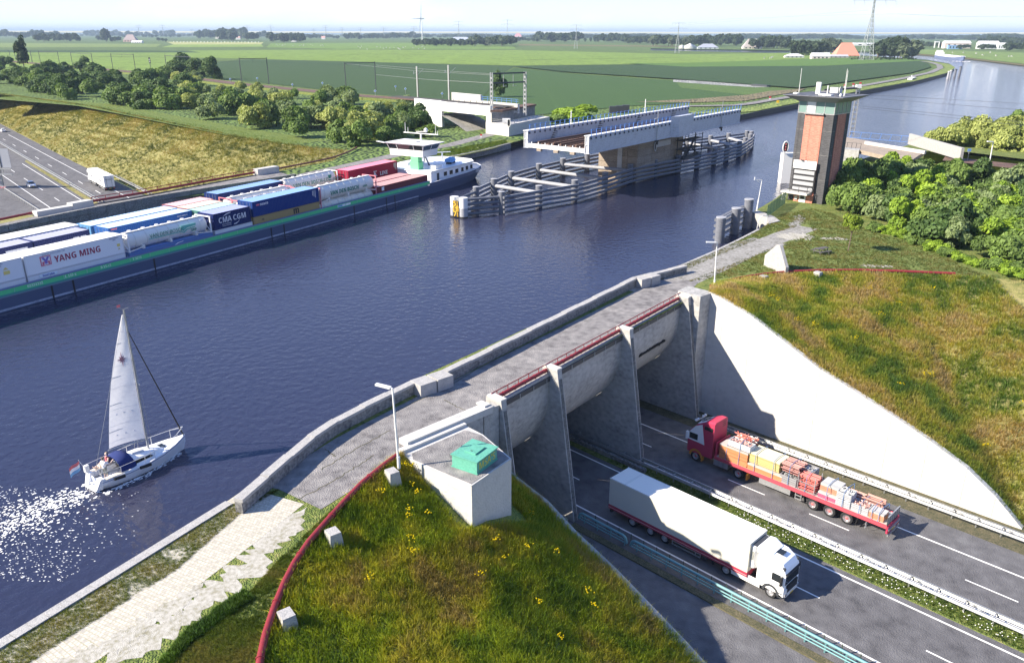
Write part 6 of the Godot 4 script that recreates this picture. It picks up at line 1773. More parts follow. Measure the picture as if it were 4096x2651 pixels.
func sailboat():
	var st := g(394, 1950, 0.0)
	var bow := g(723, 1805, 0.0)
	var f := frame(st, bow - st)
	f.origin.y = 0.0
	var k := st.distance_to(bow) / 6.6
	var o := thing("sailboat", "white sailing yacht under mainsail with blue sprayhood, heading away up the canal", "sailboat", f)
	# stations along the hull: [x, half beam at deck, half beam at waterline, deck height]
	var secs := []
	var stn := [[-0.15, 1.05, 0.62, 0.82], [0.6, 1.16, 0.86, 0.8], [1.8, 1.26, 1.02, 0.8], [3.2, 1.25, 1.0, 0.84], [4.6, 1.02, 0.74, 0.92], [5.8, 0.6, 0.36, 1.02], [6.5, 0.25, 0.12, 1.1], [6.95, 0.03, 0.015, 1.16]]
	for s in stn:
		var x: float = s[0]
		secs.append(PackedVector3Array([V(x - (0.35 if x > 6 else 0.0), -0.3, 0.0), V(x - (0.3 if x > 6 else 0.0), -0.25, s[2] * 0.7), V(x - (0.2 if x > 6 else 0.0), 0.05, s[2]), V(x, s[3] * 0.55, lerpf(s[2], s[1], 0.75)), V(x, s[3], s[1])]))
	var b := B.new()
	b.col = lin(0.78, 0.79, 0.82)
	b.grid(secs)
	var mir := []
	for r in secs:
		var m := PackedVector3Array()
		for i in range(r.size() - 1, -1, -1): m.append(V(r[i].x, r[i].y, -r[i].z))
		mir.append(m)
	b.grid(mir)
	b.tri(secs[0][4], secs[0][2], V(-0.15, 0.05, -0.62)); b.tri(secs[0][4], V(-0.15, 0.05, -0.62), V(-0.15, 0.82, -1.05))
	part(o, "hull", b, M.satin)
	b = B.new(); b.col = lin(0.06, 0.08, 0.18)
	for sg in [-1.0, 1.0]:
		for i in stn.size() - 1:
			var p0 := V(stn[i][0], stn[i][3] - 0.12, (lerpf(stn[i][2], stn[i][1], 0.93) + 0.012) * sg)
			var p1 := V(stn[i + 1][0], stn[i + 1][3] - 0.12, (lerpf(stn[i + 1][2], stn[i + 1][1], 0.93) + 0.012) * sg)
			b.bar(p0, p1, 0.02, 0.045)
	part(o, "sheer_stripe", b, M.plain)
	# deck with an open cockpit
	b = B.new(); b.col = lin(0.74, 0.74, 0.74)
	var deck := []
	for s in stn.slice(2): deck.append(V(s[0], s[3], s[1]))
	for i in deck.size() - 1:
		var a: Vector3 = deck[i]
		var z: Vector3 = deck[i + 1]
		b.quad(a, z, V(z.x, z.y + 0.02, -z.z), V(a.x, a.y + 0.02, -a.z))
	for sg in [-1.0, 1.0]:
		b.hull8([V(-0.15, 0.5, 0.62 * sg), V(1.8, 0.5, 0.7 * sg), V(1.8, 0.5, 1.24 * sg), V(-0.15, 0.5, 1.03 * sg), V(-0.15, 0.84, 0.66 * sg), V(1.8, 0.82, 0.74 * sg), V(1.8, 0.82, 1.25 * sg), V(-0.15, 0.84, 1.04 * sg)])
	part(o, "deck", b, M.plain)
	b = B.new(); b.col = lin(0.62, 0.62, 0.6); b.bx(-0.35, 1.9, 0.28, 0.36, -0.72, 0.72); part(o, "cockpit_floor", b, M.plain)
	b = B.new(); b.col = lin(0.55, 0.42, 0.26)
	for sg in [-1.0, 1.0]: b.bx(0.1, 1.75, 0.845, 0.87, sg * 0.95 - 0.16, sg * 0.95 + 0.16)
	part(o, "cockpit_seat", b, M.plain)
	b = B.new(); b.col = lin(0.72, 0.73, 0.75)
	for sg in [-1.0, 1.0]: b.hull8([V(-0.55, 0.1, sg * 0.78), V(-0.1, 0.1, sg * 0.85), V(-0.1, 0.1, sg * 0.45), V(-0.55, 0.1, sg * 0.4), V(-0.2, 0.95, sg * 0.98), V(0.05, 0.95, sg * 1.03), V(0.05, 0.95, sg * 0.55), V(-0.2, 0.95, sg * 0.5)])
	b.bx(-0.6, -0.2, 0.06, 0.16, -0.75, 0.75)
	part(o, "stern_step", b, M.satin)
	# coachroof
	b = B.new(); b.col = lin(0.78, 0.78, 0.78)
	shell(b, [[1.85, [[0.8, 0.92], [1.32, 0.78], [1.4, 0.6]]], [3.4, [[0.82, 0.9], [1.28, 0.72], [1.36, 0.55]]], [4.5, [[0.88, 0.66], [1.14, 0.5], [1.2, 0.35]]], [5.1, [[0.94, 0.4], [0.97, 0.3], [0.98, 0.2]]]])
	part(o, "coachroof", b, M.satin)
	for sg in [-1.0, 1.0]:
		b = B.new(); b.hull8([V(2.3, 0.98, sg * 0.9), V(3.9, 0.99, sg * 0.81), V(3.9, 0.99, sg * 0.76), V(2.3, 0.98, sg * 0.84), V(2.3, 1.2, sg * 0.84), V(3.7, 1.14, sg * 0.785), V(3.7, 1.14, sg * 0.72), V(2.3, 1.2, sg * 0.76)]); part(o, "cabin_window", b, M.glass)
		b = B.new(); b.tube(V(2.5, 0.78, sg * 1.34), V(3.3, 0.72, sg * 1.36), 0.12, 0.12, 8); b.tube(V(0.6, 0.74, sg * 1.26), V(1.35, 0.68, sg * 1.3), 0.12, 0.12, 8); part(o, "fender", b, M.black)
	b = B.new(); b.bx(4.7, 5.2, 1.02, 1.09, -0.26, 0.26); part(o, "fore_hatch", b, M.glass)
	b = B.new(); b.col = lin(0.35, 0.33, 0.32); b.bx(2.75, 3.5, 1.37, 1.42, -0.34, 0.34); part(o, "sliding_hatch", b, M.plain)
	# sprayhood
	b = B.new()
	var nv := mat("navy_cloth", lin(0.016, 0.032, 0.15), 0.9)
	var hood := []
	for e in [[1.25, 1.0, 1.35], [1.75, 1.02, 1.55], [2.25, 0.98, 1.42], [2.6, 0.86, 0.72]]:
		var r := PackedVector3Array()
		for i in 13:
			var q := PI * i / 12
			r.append(V(e[0], 0.84 + pow(sin(q), 0.55) * (e[2] - 0.42), cos(q) * e[1]))
		hood.append(r)
	b.grid(hood); part(o, "sprayhood", b, nv)
	b = B.new(); b.hull8([V(2.46, 1.1, 0.62), V(2.6, 1.05, 0.2), V(2.58, 1.04, 0.2), V(2.44, 1.09, 0.62), V(2.34, 1.48, 0.55), V(2.44, 1.5, 0.2), V(2.42, 1.5, 0.2), V(2.32, 1.48, 0.55)]); part(o, "hood_window", b, M.pane)
	# mast, boom, sail, rigging
	var foot := V(4.0, 1.25, 0)
	var head_h := 12.2
	var wf := f * foot
	head_h = clampf(up_to(wf, 1238) - wf.y, 8.0, 15.0)
	var top := foot + V(0, head_h, 0)
	var fi := f.affine_inverse()
	var clew := fi * g(436, 1800, 2.1)
	b = B.new(); b.tube(foot + V(0, -0.3, 0), top, 0.085, 0.06, 10); part(o, "mast", b, M.steel)
	var tack := foot + V(-0.12, 0.9, 0)
	b = B.new(); b.tube(tack + V(0, -0.08, 0), clew + V(-0.1, -0.1, 0), 0.07, 0.06, 8); part(o, "boom", b, M.steel)
	var rows := []
	var hd := top + V(-0.1, -0.35, 0)
	var nrm := (clew - tack).cross(Vector3.UP).normalized()
	for j in 25:
		var v := j / 24.0
		var r := PackedVector3Array()
		var lu := tack.lerp(hd, v)
		var le := clew.lerp(hd + V(-0.12, 0, 0), v) + (clew - tack).normalized() * sin(v * PI) * 0.28
		for i in 13:
			var u := i / 12.0
			r.append(lu.lerp(le, u) + nrm * sin(u * PI) * 0.2 * (1 - v * 0.7) + nrm * sin(u * 9 + v * 23) * 0.008)
		rows.append(r)
	b = B.new(); b.grid(rows); part(o, "mainsail", b, M.sail)
	b = B.new(); b.col = lin(0.25, 0.25, 0.3)
	for v in [0.13, 0.36, 0.58, 0.8]:
		var j := int(v * 24)
		for i in 5: b.bar(rows[j][12 - i] + nrm * 0.012, rows[j][11 - i] + nrm * 0.012, 0.02, 0.05 if i < 4 else 0.04)
	part(o, "batten", b, M.plain)
	b = B.new(); b.col = lin(0.5, 0.5, 0.55)
	for v in [0.06, 0.2, 0.31, 0.48, 0.66, 0.88]:
		var j := int(v * 24)
		for i in 12: b.bar(rows[j][i] + nrm * 0.008, rows[j][i + 1] + nrm * 0.008, 0.008, 0.02)
	for v in [0.1, 0.26]:
		var j := int(v * 24)
		for i in [3, 6, 9]: b.ball(rows[j][i], Vector3.ONE * 0.05, 6, 4)
	part(o, "sail_seam", b, M.plain)
	# compass star on the sail, both faces
	for sg in [-1.0, 1.0]:
		b = B.new(); b.col = lin(0.20, 0.015, 0.05)
		var c: Vector3 = rows[16][6] + nrm * 0.035 * sg
		var ux = (rows[16][2] - rows[16][10]).normalized()
		var uy := nrm.cross(ux)
		if uy.y < 0: uy = -uy
		for i in 8:
			var q := TAU * i / 8
			var R := 0.62 if i % 2 == 0 else 0.34
			var tip = c + (ux * cos(q) * 0.72 + uy * sin(q)) * R
			for sd in [-1.0, 1.0]:
				b.col = lin(0.26, 0.02, 0.06) if sd > 0 else lin(0.42, 0.30, 0.34)
				var mid = c + (ux * cos(q + sd * PI / 8) * 0.8 + uy * sin(q + sd * PI / 8)) * 0.15
				b.tri(c, tip, mid); b.tri(c, mid, tip)
		part(o, "sail_star", b, M.plain)
	var bowp := V(6.85, 1.2, 0)
	b = B.new(); b.tube(bowp, foot.lerp(top, 0.86), 0.055, 0.03, 6); part(o, "furled_jib", b, M.black)
	b = B.new()
	for sg in [-1.0, 1.0]:
		b.tube(V(3.8, 0.9, 1.15 * sg), foot.lerp(top, 0.86), 0.012, 0.012, 4)
		b.tube(V(3.5, 0.9, 1.15 * sg), foot.lerp(top, 0.5), 0.012, 0.012, 4)
		b.bar(foot.lerp(top, 0.5), foot.lerp(top, 0.5) + V(-0.2, 0, 0.75 * sg), 0.06, 0.04)
	b.tube(V(-0.1, 0.95, 0), top, 0.012, 0.012, 4)
	part(o, "rigging", b, M.steel)
	b = B.new()
	for sg in [-1.0, 1.0]:
		var rl := [V(6.8, 1.75, 0.03 * sg), V(6.1, 1.72, 0.5 * sg), V(4.8, 1.55, 0.98 * sg), V(3.0, 1.45, 1.24 * sg), V(1.2, 1.42, 1.2 * sg), V(-0.1, 1.45, 1.02 * sg)]
		b.path(rl, 0.016, 5)
		for p in rl: b.tube(p, p - V(0, 0.6, 0), 0.018, 0.018, 5)
	b.path([V(6.1, 1.72, 0.5), V(6.9, 1.85, 0), V(6.1, 1.72, -0.5)], 0.022, 5)
	part(o, "lifeline", b, M.white)
	b = B.new(); b.bx(-0.35, -0.05, 1.0, 1.5, -0.95, -0.7); part(o, "outboard", b, M.white)
	b = B.new(); b.tube(V(0.35, 0.36, -0.1), V(0.35, 1.2, -0.1), 0.05, 0.05, 6)
	b.lathe(V(0.3, 1.15, -0.1), [Vector2(0.36, -0.02), Vector2(0.38, 0), Vector2(0.36, 0.02)], 16, Basis(Vector3.BACK, PI / 2)); part(o, "steering_wheel", b, M.steel)
	# wind vane at the mast head
	b = B.new(); b.bar(top, top + V(-0.35, 0.25, 0), 0.03, 0.03); b.bar(top + V(0, 0.02, 0), top + V(0.3, 0.1, 0.1), 0.03, 0.03); part(o, "masthead_gear", b, M.steel)
	b = B.new(); b.col = lin(0.6, 0.03, 0.04); b.quad(top + V(-0.45, 0.25, 0), top + V(-0.2, 0.25, 0), top + V(-0.2, 0.42, 0), top + V(-0.45, 0.42, 0)); part(o, "pennant", b, M.dull)
	# flag on its staff: hangs on the boat, a thing of its own
	var fl := thing("stern_flag", "red white and blue flag on the yacht's stern", "flag", f * Transform3D(Basis(), V(-0.15, 0.9, -0.75)))
	b = B.new(); b.tube(Vector3.ZERO, V(-0.5, 1.25, 0), 0.02, 0.015, 6); part(fl, "staff", b, M.white)
	for i in 3:
		b = B.new(); b.col = [lin(0.50, 0.03, 0.03), lin(0.75, 0.75, 0.75), lin(0.03, 0.13, 0.34)][i]
		var rr := []
		for j in 2:
			var r := PackedVector3Array()
			for q in 8:
				var u := q / 7.0
				r.append(V(-0.48 - u * 0.75, 1.2 - (i + j) * 0.24 - u * 0.3, sin(u * 7) * 0.07))
			rr.append(r)
		b.grid(rr); part(fl, "stripe", b, M.dull)
	# people
	var skin := lin(0.50, 0.28, 0.19)
	var shirt := lin(0.72, 0.73, 0.76)
	var shorts := lin(0.07, 0.075, 0.06)
	var hair := lin(0.025, 0.018, 0.014)
	var bones := []
	var hip := 0.93
	for sg in [-1.0, 1.0]:
		bones.append([V(0, hip - 0.02, 0.09 * sg), V(0.03, 0.52, 0.12 * sg), 0.1, 0.085, shorts])
		bones.append([V(0.03, 0.5, 0.12 * sg), V(-0.01, 0.09, 0.13 * sg), 0.062, 0.042, skin])
		bones.append([V(-0.02, 0.05, 0.13 * sg), V(0.17, 0.035, 0.15 * sg), 0.045, 0.035, lin(0.08, 0.08, 0.09)])
	bones.append([V(0, hip, -0.06), V(0, hip, 0.06), 0.125, 0.125, shorts])
	bones.append([V(0, hip + 0.08, 0), V(-0.01, 1.2, 0), 0.135, 0.15, shirt])
	bones.append([V(-0.01, 1.28, -0.11), V(-0.01, 1.28, 0.11), 0.12, 0.12, shirt])
	bones.append([V(-0.01, 1.4, -0.15), V(-0.01, 1.4, 0.15), 0.07, 0.07, shirt])
	bones.append([V(0, 1.42, 0), V(0.02, 1.55, 0), 0.055, 0.052, skin])
	bones.append([V(0.03, 1.62, 0), V(0.02, 1.68, 0), 0.082, 0.09, skin])
	bones.append([V(0.115, 1.63, 0), V(0.125, 1.62, 0), 0.02, 0.02, skin])
	bones.append([V(-0.005, 1.70, -0.01), V(-0.01, 1.70, 0.01), 0.098, 0.098, hair])
	for sg in [-1.0, 1.0]: bones.append([V(0.02, 1.64, 0.088 * sg), V(0.02, 1.66, 0.09 * sg), 0.022, 0.022, skin])
	var arms := [[V(-0.01, 1.39, 0.19), V(0.28, 1.2, 0.26), V(0.52, 1.3, 0.24)], [V(-0.01, 1.39, -0.19), V(-0.03, 1.1, -0.27), V(0.06, 0.86, -0.25)]]
	for a in arms:
		bones.append([a[0], a[0].lerp(a[1], 0.55), 0.06, 0.058, shirt])
		bones.append([a[0].lerp(a[1], 0.5), a[1], 0.048, 0.042, skin])
		bones.append([a[1], a[2], 0.042, 0.03, skin])
		var hd2: Vector3 = (a[2] - a[1]).normalized()
		bones.append([a[2], a[2] + hd2 * 0.09, 0.036, 0.03, skin])
		for q in 4: bones.append([a[2] + hd2 * 0.08 + V(0, (q - 1.5) * 0.02, 0), a[2] + hd2 * (0.15 + 0.01 * (q % 2)) + V(0, (q - 1.5) * 0.021 - 0.02, 0), 0.011, 0.009, skin])
		bones.append([a[2] + hd2 * 0.03, a[2] + hd2 * 0.07 + V(0, 0.05, 0), 0.013, 0.01, skin])
	var pm := thing("person", "standing person in white shirt and dark shorts at the yacht's helm", "person", f * Transform3D(Basis(Vector3.UP, 0.15), V(0.55, 0.37, 0.2)))
	part(pm, "body", body(bones), M.dull)
	# the second one sits under the sprayhood with both legs stretched along the far bench
	bones = []
	var top2 := lin(0.25, 0.02, 0.03)
	for sg in [-1.0, 1.0]:
		bones.append([V(0, 0.12, 0.09 * sg), V(-0.43, 0.2, 0.1 * sg), 0.088, 0.068, skin])
		bones.append([V(-0.43, 0.2, 0.1 * sg), V(-0.84, 0.08, 0.1 * sg), 0.06, 0.042, skin])
		bones.append([V(-0.86, 0.09, 0.1 * sg), V(-0.93, 0.2, 0.11 * sg), 0.04, 0.032, skin])
	bones.append([V(0.02, 0.13, -0.07), V(0.02, 0.13, 0.07), 0.125, 0.125, lin(0.03, 0.05, 0.16)])
	bones.append([V(0.06, 0.22, 0), V(0.14, 0.5, 0), 0.125, 0.13, top2])
	bones.append([V(0.14, 0.56, -0.13), V(0.14, 0.56, 0.13), 0.068, 0.068, top2])
	bones.append([V(0.14, 0.6, 0), V(0.12, 0.72, 0), 0.05, 0.047, skin])
	bones.append([V(0.1, 0.78, 0), V(0.11, 0.84, 0), 0.08, 0.088, skin])
	bones.append([V(0.02, 0.79, 0), V(0.01, 0.785, 0), 0.018, 0.018, skin])
	bones.append([V(0.14, 0.86, 0), V(0.18, 0.72, 0), 0.094, 0.07, lin(0.09, 0.05, 0.025)])
	for sg in [-1.0, 1.0]:
		bones.append([V(0.14, 0.55, 0.17 * sg), V(0.02, 0.36, 0.24 * sg), 0.05, 0.04, skin])
		bones.append([V(0.02, 0.36, 0.24 * sg), V(-0.2, 0.33, 0.16 * sg), 0.04, 0.03, skin])
		bones.append([V(-0.2, 0.33, 0.16 * sg), V(-0.28, 0.31, 0.14 * sg), 0.034, 0.028, skin])
		for q in 4: bones.append([V(-0.27, 0.32, 0.14 * sg + (q - 1.5) * 0.02), V(-0.34, 0.29, 0.14 * sg + (q - 1.5) * 0.021), 0.01, 0.009, skin])
	var pw := thing("person", "person in dark red top sitting in the yacht's cockpit with bare legs stretched out", "person", f * Transform3D(Basis(), V(1.25, 0.87, -0.93)))
	part(pw, "body", body(bones), M.dull)
	# bow wave and broken water astern
	var r := RandomNumberGenerator.new()
	r.seed = 41
	b = B.new()
	for i in 1500:
		var u := pow(r.randf(), 0.7)
		var ax := -0.3 - u * 13.0
		var az := r.randfn() * (0.55 + u * 1.9) - u * 0.8
		var s := r.randf_range(0.02, 0.07) * (1.2 - u * 0.5)
		var p := V(ax, 0.012 + r.randf() * 0.02, az)
		b.hull8([p + V(-s * 1.6, 0, s * 0.6), p + V(s, 0, s), p + V(s * 1.9, 0, -s * 0.5), p + V(-s, 0, -s), p + V(-s * 0.6, s * 0.5, s * 0.3), p + V(s * 0.5, s * 0.6, s * 0.4), p + V(s, s * 0.4, -s * 0.3), p + V(-s * 0.5, s * 0.3, -s * 0.5)])
	for i in 240:
		var x := r.randf_range(-0.3, 6.2)
		var p := V(x, 0.015, (1.12 - maxf(x - 3.0, 0) * 0.3) + absf(r.randfn()) * 0.22)
		var s := r.randf_range(0.02, 0.06)
		b.hull8([p + V(-s * 2, 0, s * 0.6), p + V(s, 0, s), p + V(s * 2, 0, -s * 0.5), p + V(-s, 0, -s), p + V(-s * 0.6, s * 0.5, s * 0.3), p + V(s * 0.5, s * 0.6, s * 0.4), p + V(s, s * 0.4, -s * 0.3), p + V(-s * 0.5, s * 0.3, -s * 0.5)])
	for i in b.v.size(): b.v[i] = f * b.v[i]
	var fo := solo("wake_foam", b, M.foam, "white broken water trailing behind and beside the yacht", "foam", "", "stuff")
	# sun glints farther out on the left, modelled as white flecks
	b = B.new()
	for i in 900:
		var px := r.randf_range(-120, 620) * r.randf_range(0.3, 1.0)
		var py := r.randf_range(1950, 2330)
		if py > 2560 - px * 0.63 - 70: continue
		var p := g(px, py, 0.012)
		var s := r.randf_range(0.01, 0.035)
		if r.randf() < 0.1: s *= 1.8
		b.hull8([p + V(-s * 2, 0, s * 0.6), p + V(s, 0, s), p + V(s * 2, 0, -s * 0.5), p + V(-s, 0, -s), p + V(-s * 0.6, s * 0.5, s * 0.3), p + V(s * 0.5, s * 0.6, s * 0.4), p + V(s, s * 0.4, -s * 0.3), p + V(-s * 0.5, s * 0.3, -s * 0.5)])
	solo("glint_flecks", b, M.foam, "scattered white flecks shaped for sun glints on the choppy water left of the quay", "foam", "", "stuff")

func pile(o, p: Vector3, h: float, r: float, m, cap = null):
	var b := B.new(); b.tube(p + V(0, -1.5, 0), p + V(0, h, 0), r, r, 16, false)
	part(o, "pile", b, m, true)
	b = B.new(); b.tube(p + V(0, h - 0.002, 0), p + V(0, h + 0.06, 0), r * 1.04, r * 1.04, 16)
	part(o, "pile_cap", b, cap if cap else M.fender_light, true)

func fender_row(o, pts: Array, out: float, h := 3.9, r := 0.62):
	for i in pts.size():
		pile(o, V(pts[i].x, 0, pts[i].y), h, r if i else r * 0.9, M.fender)
	for i in pts.size() - 1:
		var a := V(pts[i].x, 0, pts[i].y)
		var z := V(pts[i + 1].x, 0, pts[i + 1].y)
		var d := (z - a).normalized()
		var s := d.cross(Vector3.UP) * out * (r + 0.16)
		for y in [0.45, 1.3, 2.15, 3.0]:
			var b := B.new()
			b.tube(a + s + V(0, y, 0) - d * 0.25, z + s + V(0, y, 0) + d * 0.25, 0.26, 0.26, 8)
			part(o, "guide_beam", b, M.fender, true)
			b = B.new(); b.box((a + z) / 2 + s + V(0, y + 0.27, 0), V(0.01, 0.01, 0.01))
			b = B.new(); b.bar(a + s * 1.02 + V(0, y + 0.25, 0) + d * 0.4, z + s * 1.02 + V(0, y + 0.25, 0) - d * 0.4, 0.22, 0.06); part(o, "rub_strip", b, M.fender_light, true)

func bridge():
	# ---- guide fenders round the pivot pier
	var o := thing("guide_fender", "long dark timber and steel guide fender round the swing bridge pier, ringed by round piles", "fender", Transform3D(Basis(), V(20, 0, -175)))
	var near := [Vector2(-8.2, -137.9), Vector2(-1.85, -140.5), Vector2(4.9, -146.5), Vector2(11.9, -152.5), Vector2(18.7, -161.8), Vector2(25.2, -172.0), Vector2(31.6, -179), Vector2(38, -185.5), Vector2(43.8, -191.4), Vector2(49.3, -197.7), Vector2(53.9, -204), Vector2(58.9, -211), Vector2(62.5, -218.8), Vector2(66, -226.5), Vector2(68.3, -233.6)]
	var farr := [Vector2(-9.4, -138.5), Vector2(-6.6, -145.2), Vector2(-3.5, -153.7), Vector2(-0.2, -162.5), Vector2(5.7, -172.7), Vector2(11.3, -180.6), Vector2(17.4, -188), Vector2(25, -196.5), Vector2(33, -204.5), Vector2(40, -211.5), Vector2(46.8, -217.8), Vector2(54.3, -223.5), Vector2(60.6, -228.9), Vector2(67.4, -234.9)]
	fender_row(o, near.slice(1), 1.0)
	fender_row(o, farr.slice(1), -1.0)
	for i in [2, 3, 4, 5, 10, 11, 12]:
		var b := B.new(); b.tube(V(near[i].x, 2.6, near[i].y), V(farr[i].x, 2.6, farr[i].y), 0.36, 0.36, 10); part(o, "cross_strut", b, M.fender_light, true)
	for e in [[Vector2(-8.2, -137.9), near[1]], [Vector2(-9.4, -138.5), farr[1]]]:
		for y in [0.45, 1.3, 2.15, 3.0]:
			var b := B.new(); b.tube(V(e[0].x, y, e[0].y), V(e[1].x, y, e[1].y), 0.26, 0.26, 8); part(o, "guide_beam", b, M.fender, true)
	# the two white headed piles with the gauge board
	var a := g(1818, 866, 0)
	var z := g(1853, 871, 0)
	for p in [a, z]:
		var b := B.new(); b.tube(p + V(0, -1, 0), p + V(0, 1.7, 0), 0.76, 0.76, 18, false); part(o, "pile", b, M.fender_light, true)
		b = B.new(); b.tube(p + V(0, 1.7, 0), p + V(0, 3.5, 0), 0.765, 0.765, 18); part(o, "white_pile_head", b, M.white, true)
		b = B.new(); b.tube(p + V(0, -1, 0), p + V(0, 0.25, 0), 0.785, 0.785, 18); part(o, "pile_foot", b, M.black, true)
	var gx := frame(a.lerp(z, 0.5) + V(0, 0, 0), z - a)
	gx.origin += gx.basis.z * 0.8 - gx.basis.x * 0.15
	var gb := thing("gauge_board", "yellow and black water gauge board reading 5 6 7 on the white piles", "gauge board", gx)
	var yel := mat("gauge_yellow", lin(0.80, 0.48, 0.02), 0.6)
	var blk = M.black
	for i in 3:
		var b := B.new(); b.bx(-0.55, 0.62, 2.05 - i * 0.92, 2.97 - i * 0.92, -0.03, 0.03); part(gb, "panel", b, [blk, yel, blk][i])
		letters(gb, ["5", "6", "7"][i], 1.15, Transform3D(Basis(), V(-0.15, 2.5 - i * 0.92, 0.04)), [yel, blk, yel][i], 0.03, false, 700, "numeral")
		for j in 4:
			b = B.new(); b.bx(0.25, 0.58 if j % 2 == 0 else 0.5, 2.12 - i * 0.92 + j * 0.22, 2.21 - i * 0.92 + j * 0.22, 0.031, 0.05); part(gb, "scale_mark", b, [yel, blk, yel][i])
	# ---- pivot pier
	var A := V(14.33, 9.0, -151.57)
	var Bf := frame(A, V(57.37, 0, -207.39) - V(14.33, 0, -151.57))
	var L := 70.5
	var W := 15.1
	var pt := Bf
	pt.origin.y = 0
	var pv := thing("pivot_pier", "tan blockwork pier in the water that carries the swing bridge", "bridge pier", pt)
	var px0 := 24.0
	var px1 := 45.0
	var b := B.new()
	for row in 6:
		for fce in [[0, 7], [1, 4]]:
			for i in fce[1]:
				b = B.new()
				b.col = Color(1, 1, 1) * rng.randf_range(0.82, 1.08); b.col.a = 1
				var y0 := -0.6 + row * 1.5
				if fce[0] == 0: b.bx(px0 + i * 3.0 + 0.03, px0 + i * 3.0 + 2.97, y0 + 0.03, y0 + 1.47, -3.4, -2.8)
				else: b.bx(px0 - 0.3, px0 + 0.3, y0 + 0.03, y0 + 1.47, -2.82 - i * 2.4 - 2.37, -2.82 - i * 2.4 - 0.03)
				part(pv, "block", b, M.tan_pier)
	b = B.new(); b.bx(px0 + 0.1, px1 - 0.1, -1, 8.4, -12.4, -2.95); part(pv, "core", b, M.tan_pier)
	b = B.new(); b.bx(px0 - 0.4, px0 - 0.28, 0.2, 7.0, -7.6, -6.5); part(pv, "pale_strip", b, M.bright_concrete)
	b = B.new(); b.bx(px0 - 0.3, px1, 8.4, 9.0, -12.0, -3.0); part(pv, "bearing_ring", b, M.dark_steel)
	b = B.new(); b.bx(px0 + 8, px0 + 14.5, 6.6, 7.8, -2.79, -2.7); part(pv, "pale_panel", b, M.bright_concrete)
	var ring := []
	for i in 17: ring.append(V(px0 + 7.2 + cos(TAU * i / 16) * 0.42, 6.9 + sin(TAU * i / 16) * 1.0, -2.6))
	b = B.new(); b.path(ring, 0.07, 6); part(pv, "signal_ring", b, M.white)
	b = B.new(); b.box(V(px0 + 7.2, 6.9, -2.65), V(0.55, 1.4, 0.1)); part(pv, "signal_plate", b, M.black)
	b = B.new()
	for x in [px1 - 4.0, px1 + 1.5, px1 + 5]:
		for zz in [-2.2, -0.4]: b.bar(V(x, 2.5, zz), V(x, 8.5, zz), 0.12, 0.12)
	for y in [3.3, 5.2, 7.2]:
		b.bx(px1 - 4.4, px1 + 5.4, y, y + 0.1, -2.4, -0.3); b.bar(V(px1 - 4.2, y + 1, -0.3), V(px1 + 5.2, y + 1, -0.3), 0.07, 0.07)
	b.bar(V(px1 - 3.5, 3.3, -0.5), V(px1 + 1, 7.3, -0.5), 0.5, 0.08); b.bar(V(px1 + 5, 3.3, -1), V(px1 + 1, 5.2, -1), 0.5, 0.08)
	part(pv, "service_stair", b, M.dark_steel)
	# ---- the swing span, turned open
	var br := thing("swing_bridge", "white steel swing bridge for trains, turned open along the canal", "bridge", Bf)
	var xm0: float = (Bf.affine_inverse() * g(2693, 543, 9.0)).x
	var xm1: float = (Bf.affine_inverse() * g(2752, 532, 9.0)).x
	for e in [[-0.9, 0.0, "near"], [-W, -W + 0.9, "far"]]:
		b = B.new(); b.bx(0, L, 0, 3.1, e[0], e[1]); part(br, "girder", b, M.girder)
		b = B.new(); b.bx(-0.2, L + 0.2, 3.1, 3.24, e[0] - 0.18, e[1] + 0.12); part(br, "girder_flange", b, M.white)
		b = B.new(); b.bx(-0.1, L, -0.12, 0.0, e[0] - 0.15, e[1] + 0.15); part(br, "bottom_flange", b, M.girder)
	b = B.new()
	b.hull8([V(xm0, -0.1, 1.3), V(xm1 - 1.2, -0.1, 1.3), V(xm1, -0.1, 0.02), V(xm0 - 1.6, -0.1, 0.02), V(xm0, 4.3, 1.3), V(xm1 + 0.6, 4.3, 1.3), V(xm1, 4.3, 0.02), V(xm0 - 1.6, 4.3, 0.02)]); part(br, "pivot_panel", b, M.girder)
	b = B.new(); b.bx(0.05, L - 0.1, 0.55, 0.75, -W + 0.95, -0.95); part(br, "deck_floor", b, M.rust)
	for zz in [-4.2, -5.7, -9.4, -10.9]:
		b = B.new(); b.bx(0.0, L - 0.5, 0.9, 1.08, zz - 0.08, zz + 0.08); part(br, "rail", b, M.rust)
	for zz in [-3.2, -6.7, -8.4, -11.9]:
		b = B.new(); b.bx(0.3, L - 0.8, 0.76, 1.3, zz - 0.16, zz + 0.16); part(br, "stringer", b, M.rust)
	for i in 34:
		for zz in [-4.95, -10.15]:
			b = B.new(); b.bx(0.6 + i * 2.05, 0.95 + i * 2.05, 0.76, 0.9, zz - 1.3, zz + 1.3); part(br, "sleeper", b, M.rust)
	b = B.new(); b.bx(-0.05, 0.2, 0.0, 0.8, -W + 0.9, -0.9); part(br, "end_beam", b, M.white)
	for i in 8:
		b = B.new(); b.bx(-0.12, 0.0, 0.05, 1.15, -W + 1.8 + i * 1.6, -W + 1.95 + i * 1.6); part(br, "end_stiffener", b, M.white)
	for zz in [-W, -0.9]:
		b = B.new(); b.bx(-0.16, -0.06, 0.1, 3.0, zz + 0.0, zz + 0.12); b.bx(-0.16, -0.06, 0.1, 3.0, zz + 0.78, zz + 0.9); b.bx(-0.16, -0.06, 1.5, 1.62, zz, zz + 0.9); part(br, "end_plate", b, M.white)
	for zz in [-3.6, -7.4, -11.4]:
		b = B.new(); b.bx(-0.3, 0.3, -0.5, 0.0, zz - 0.5, zz + 0.5); part(br, "end_bearing", b, M.tan_pier)
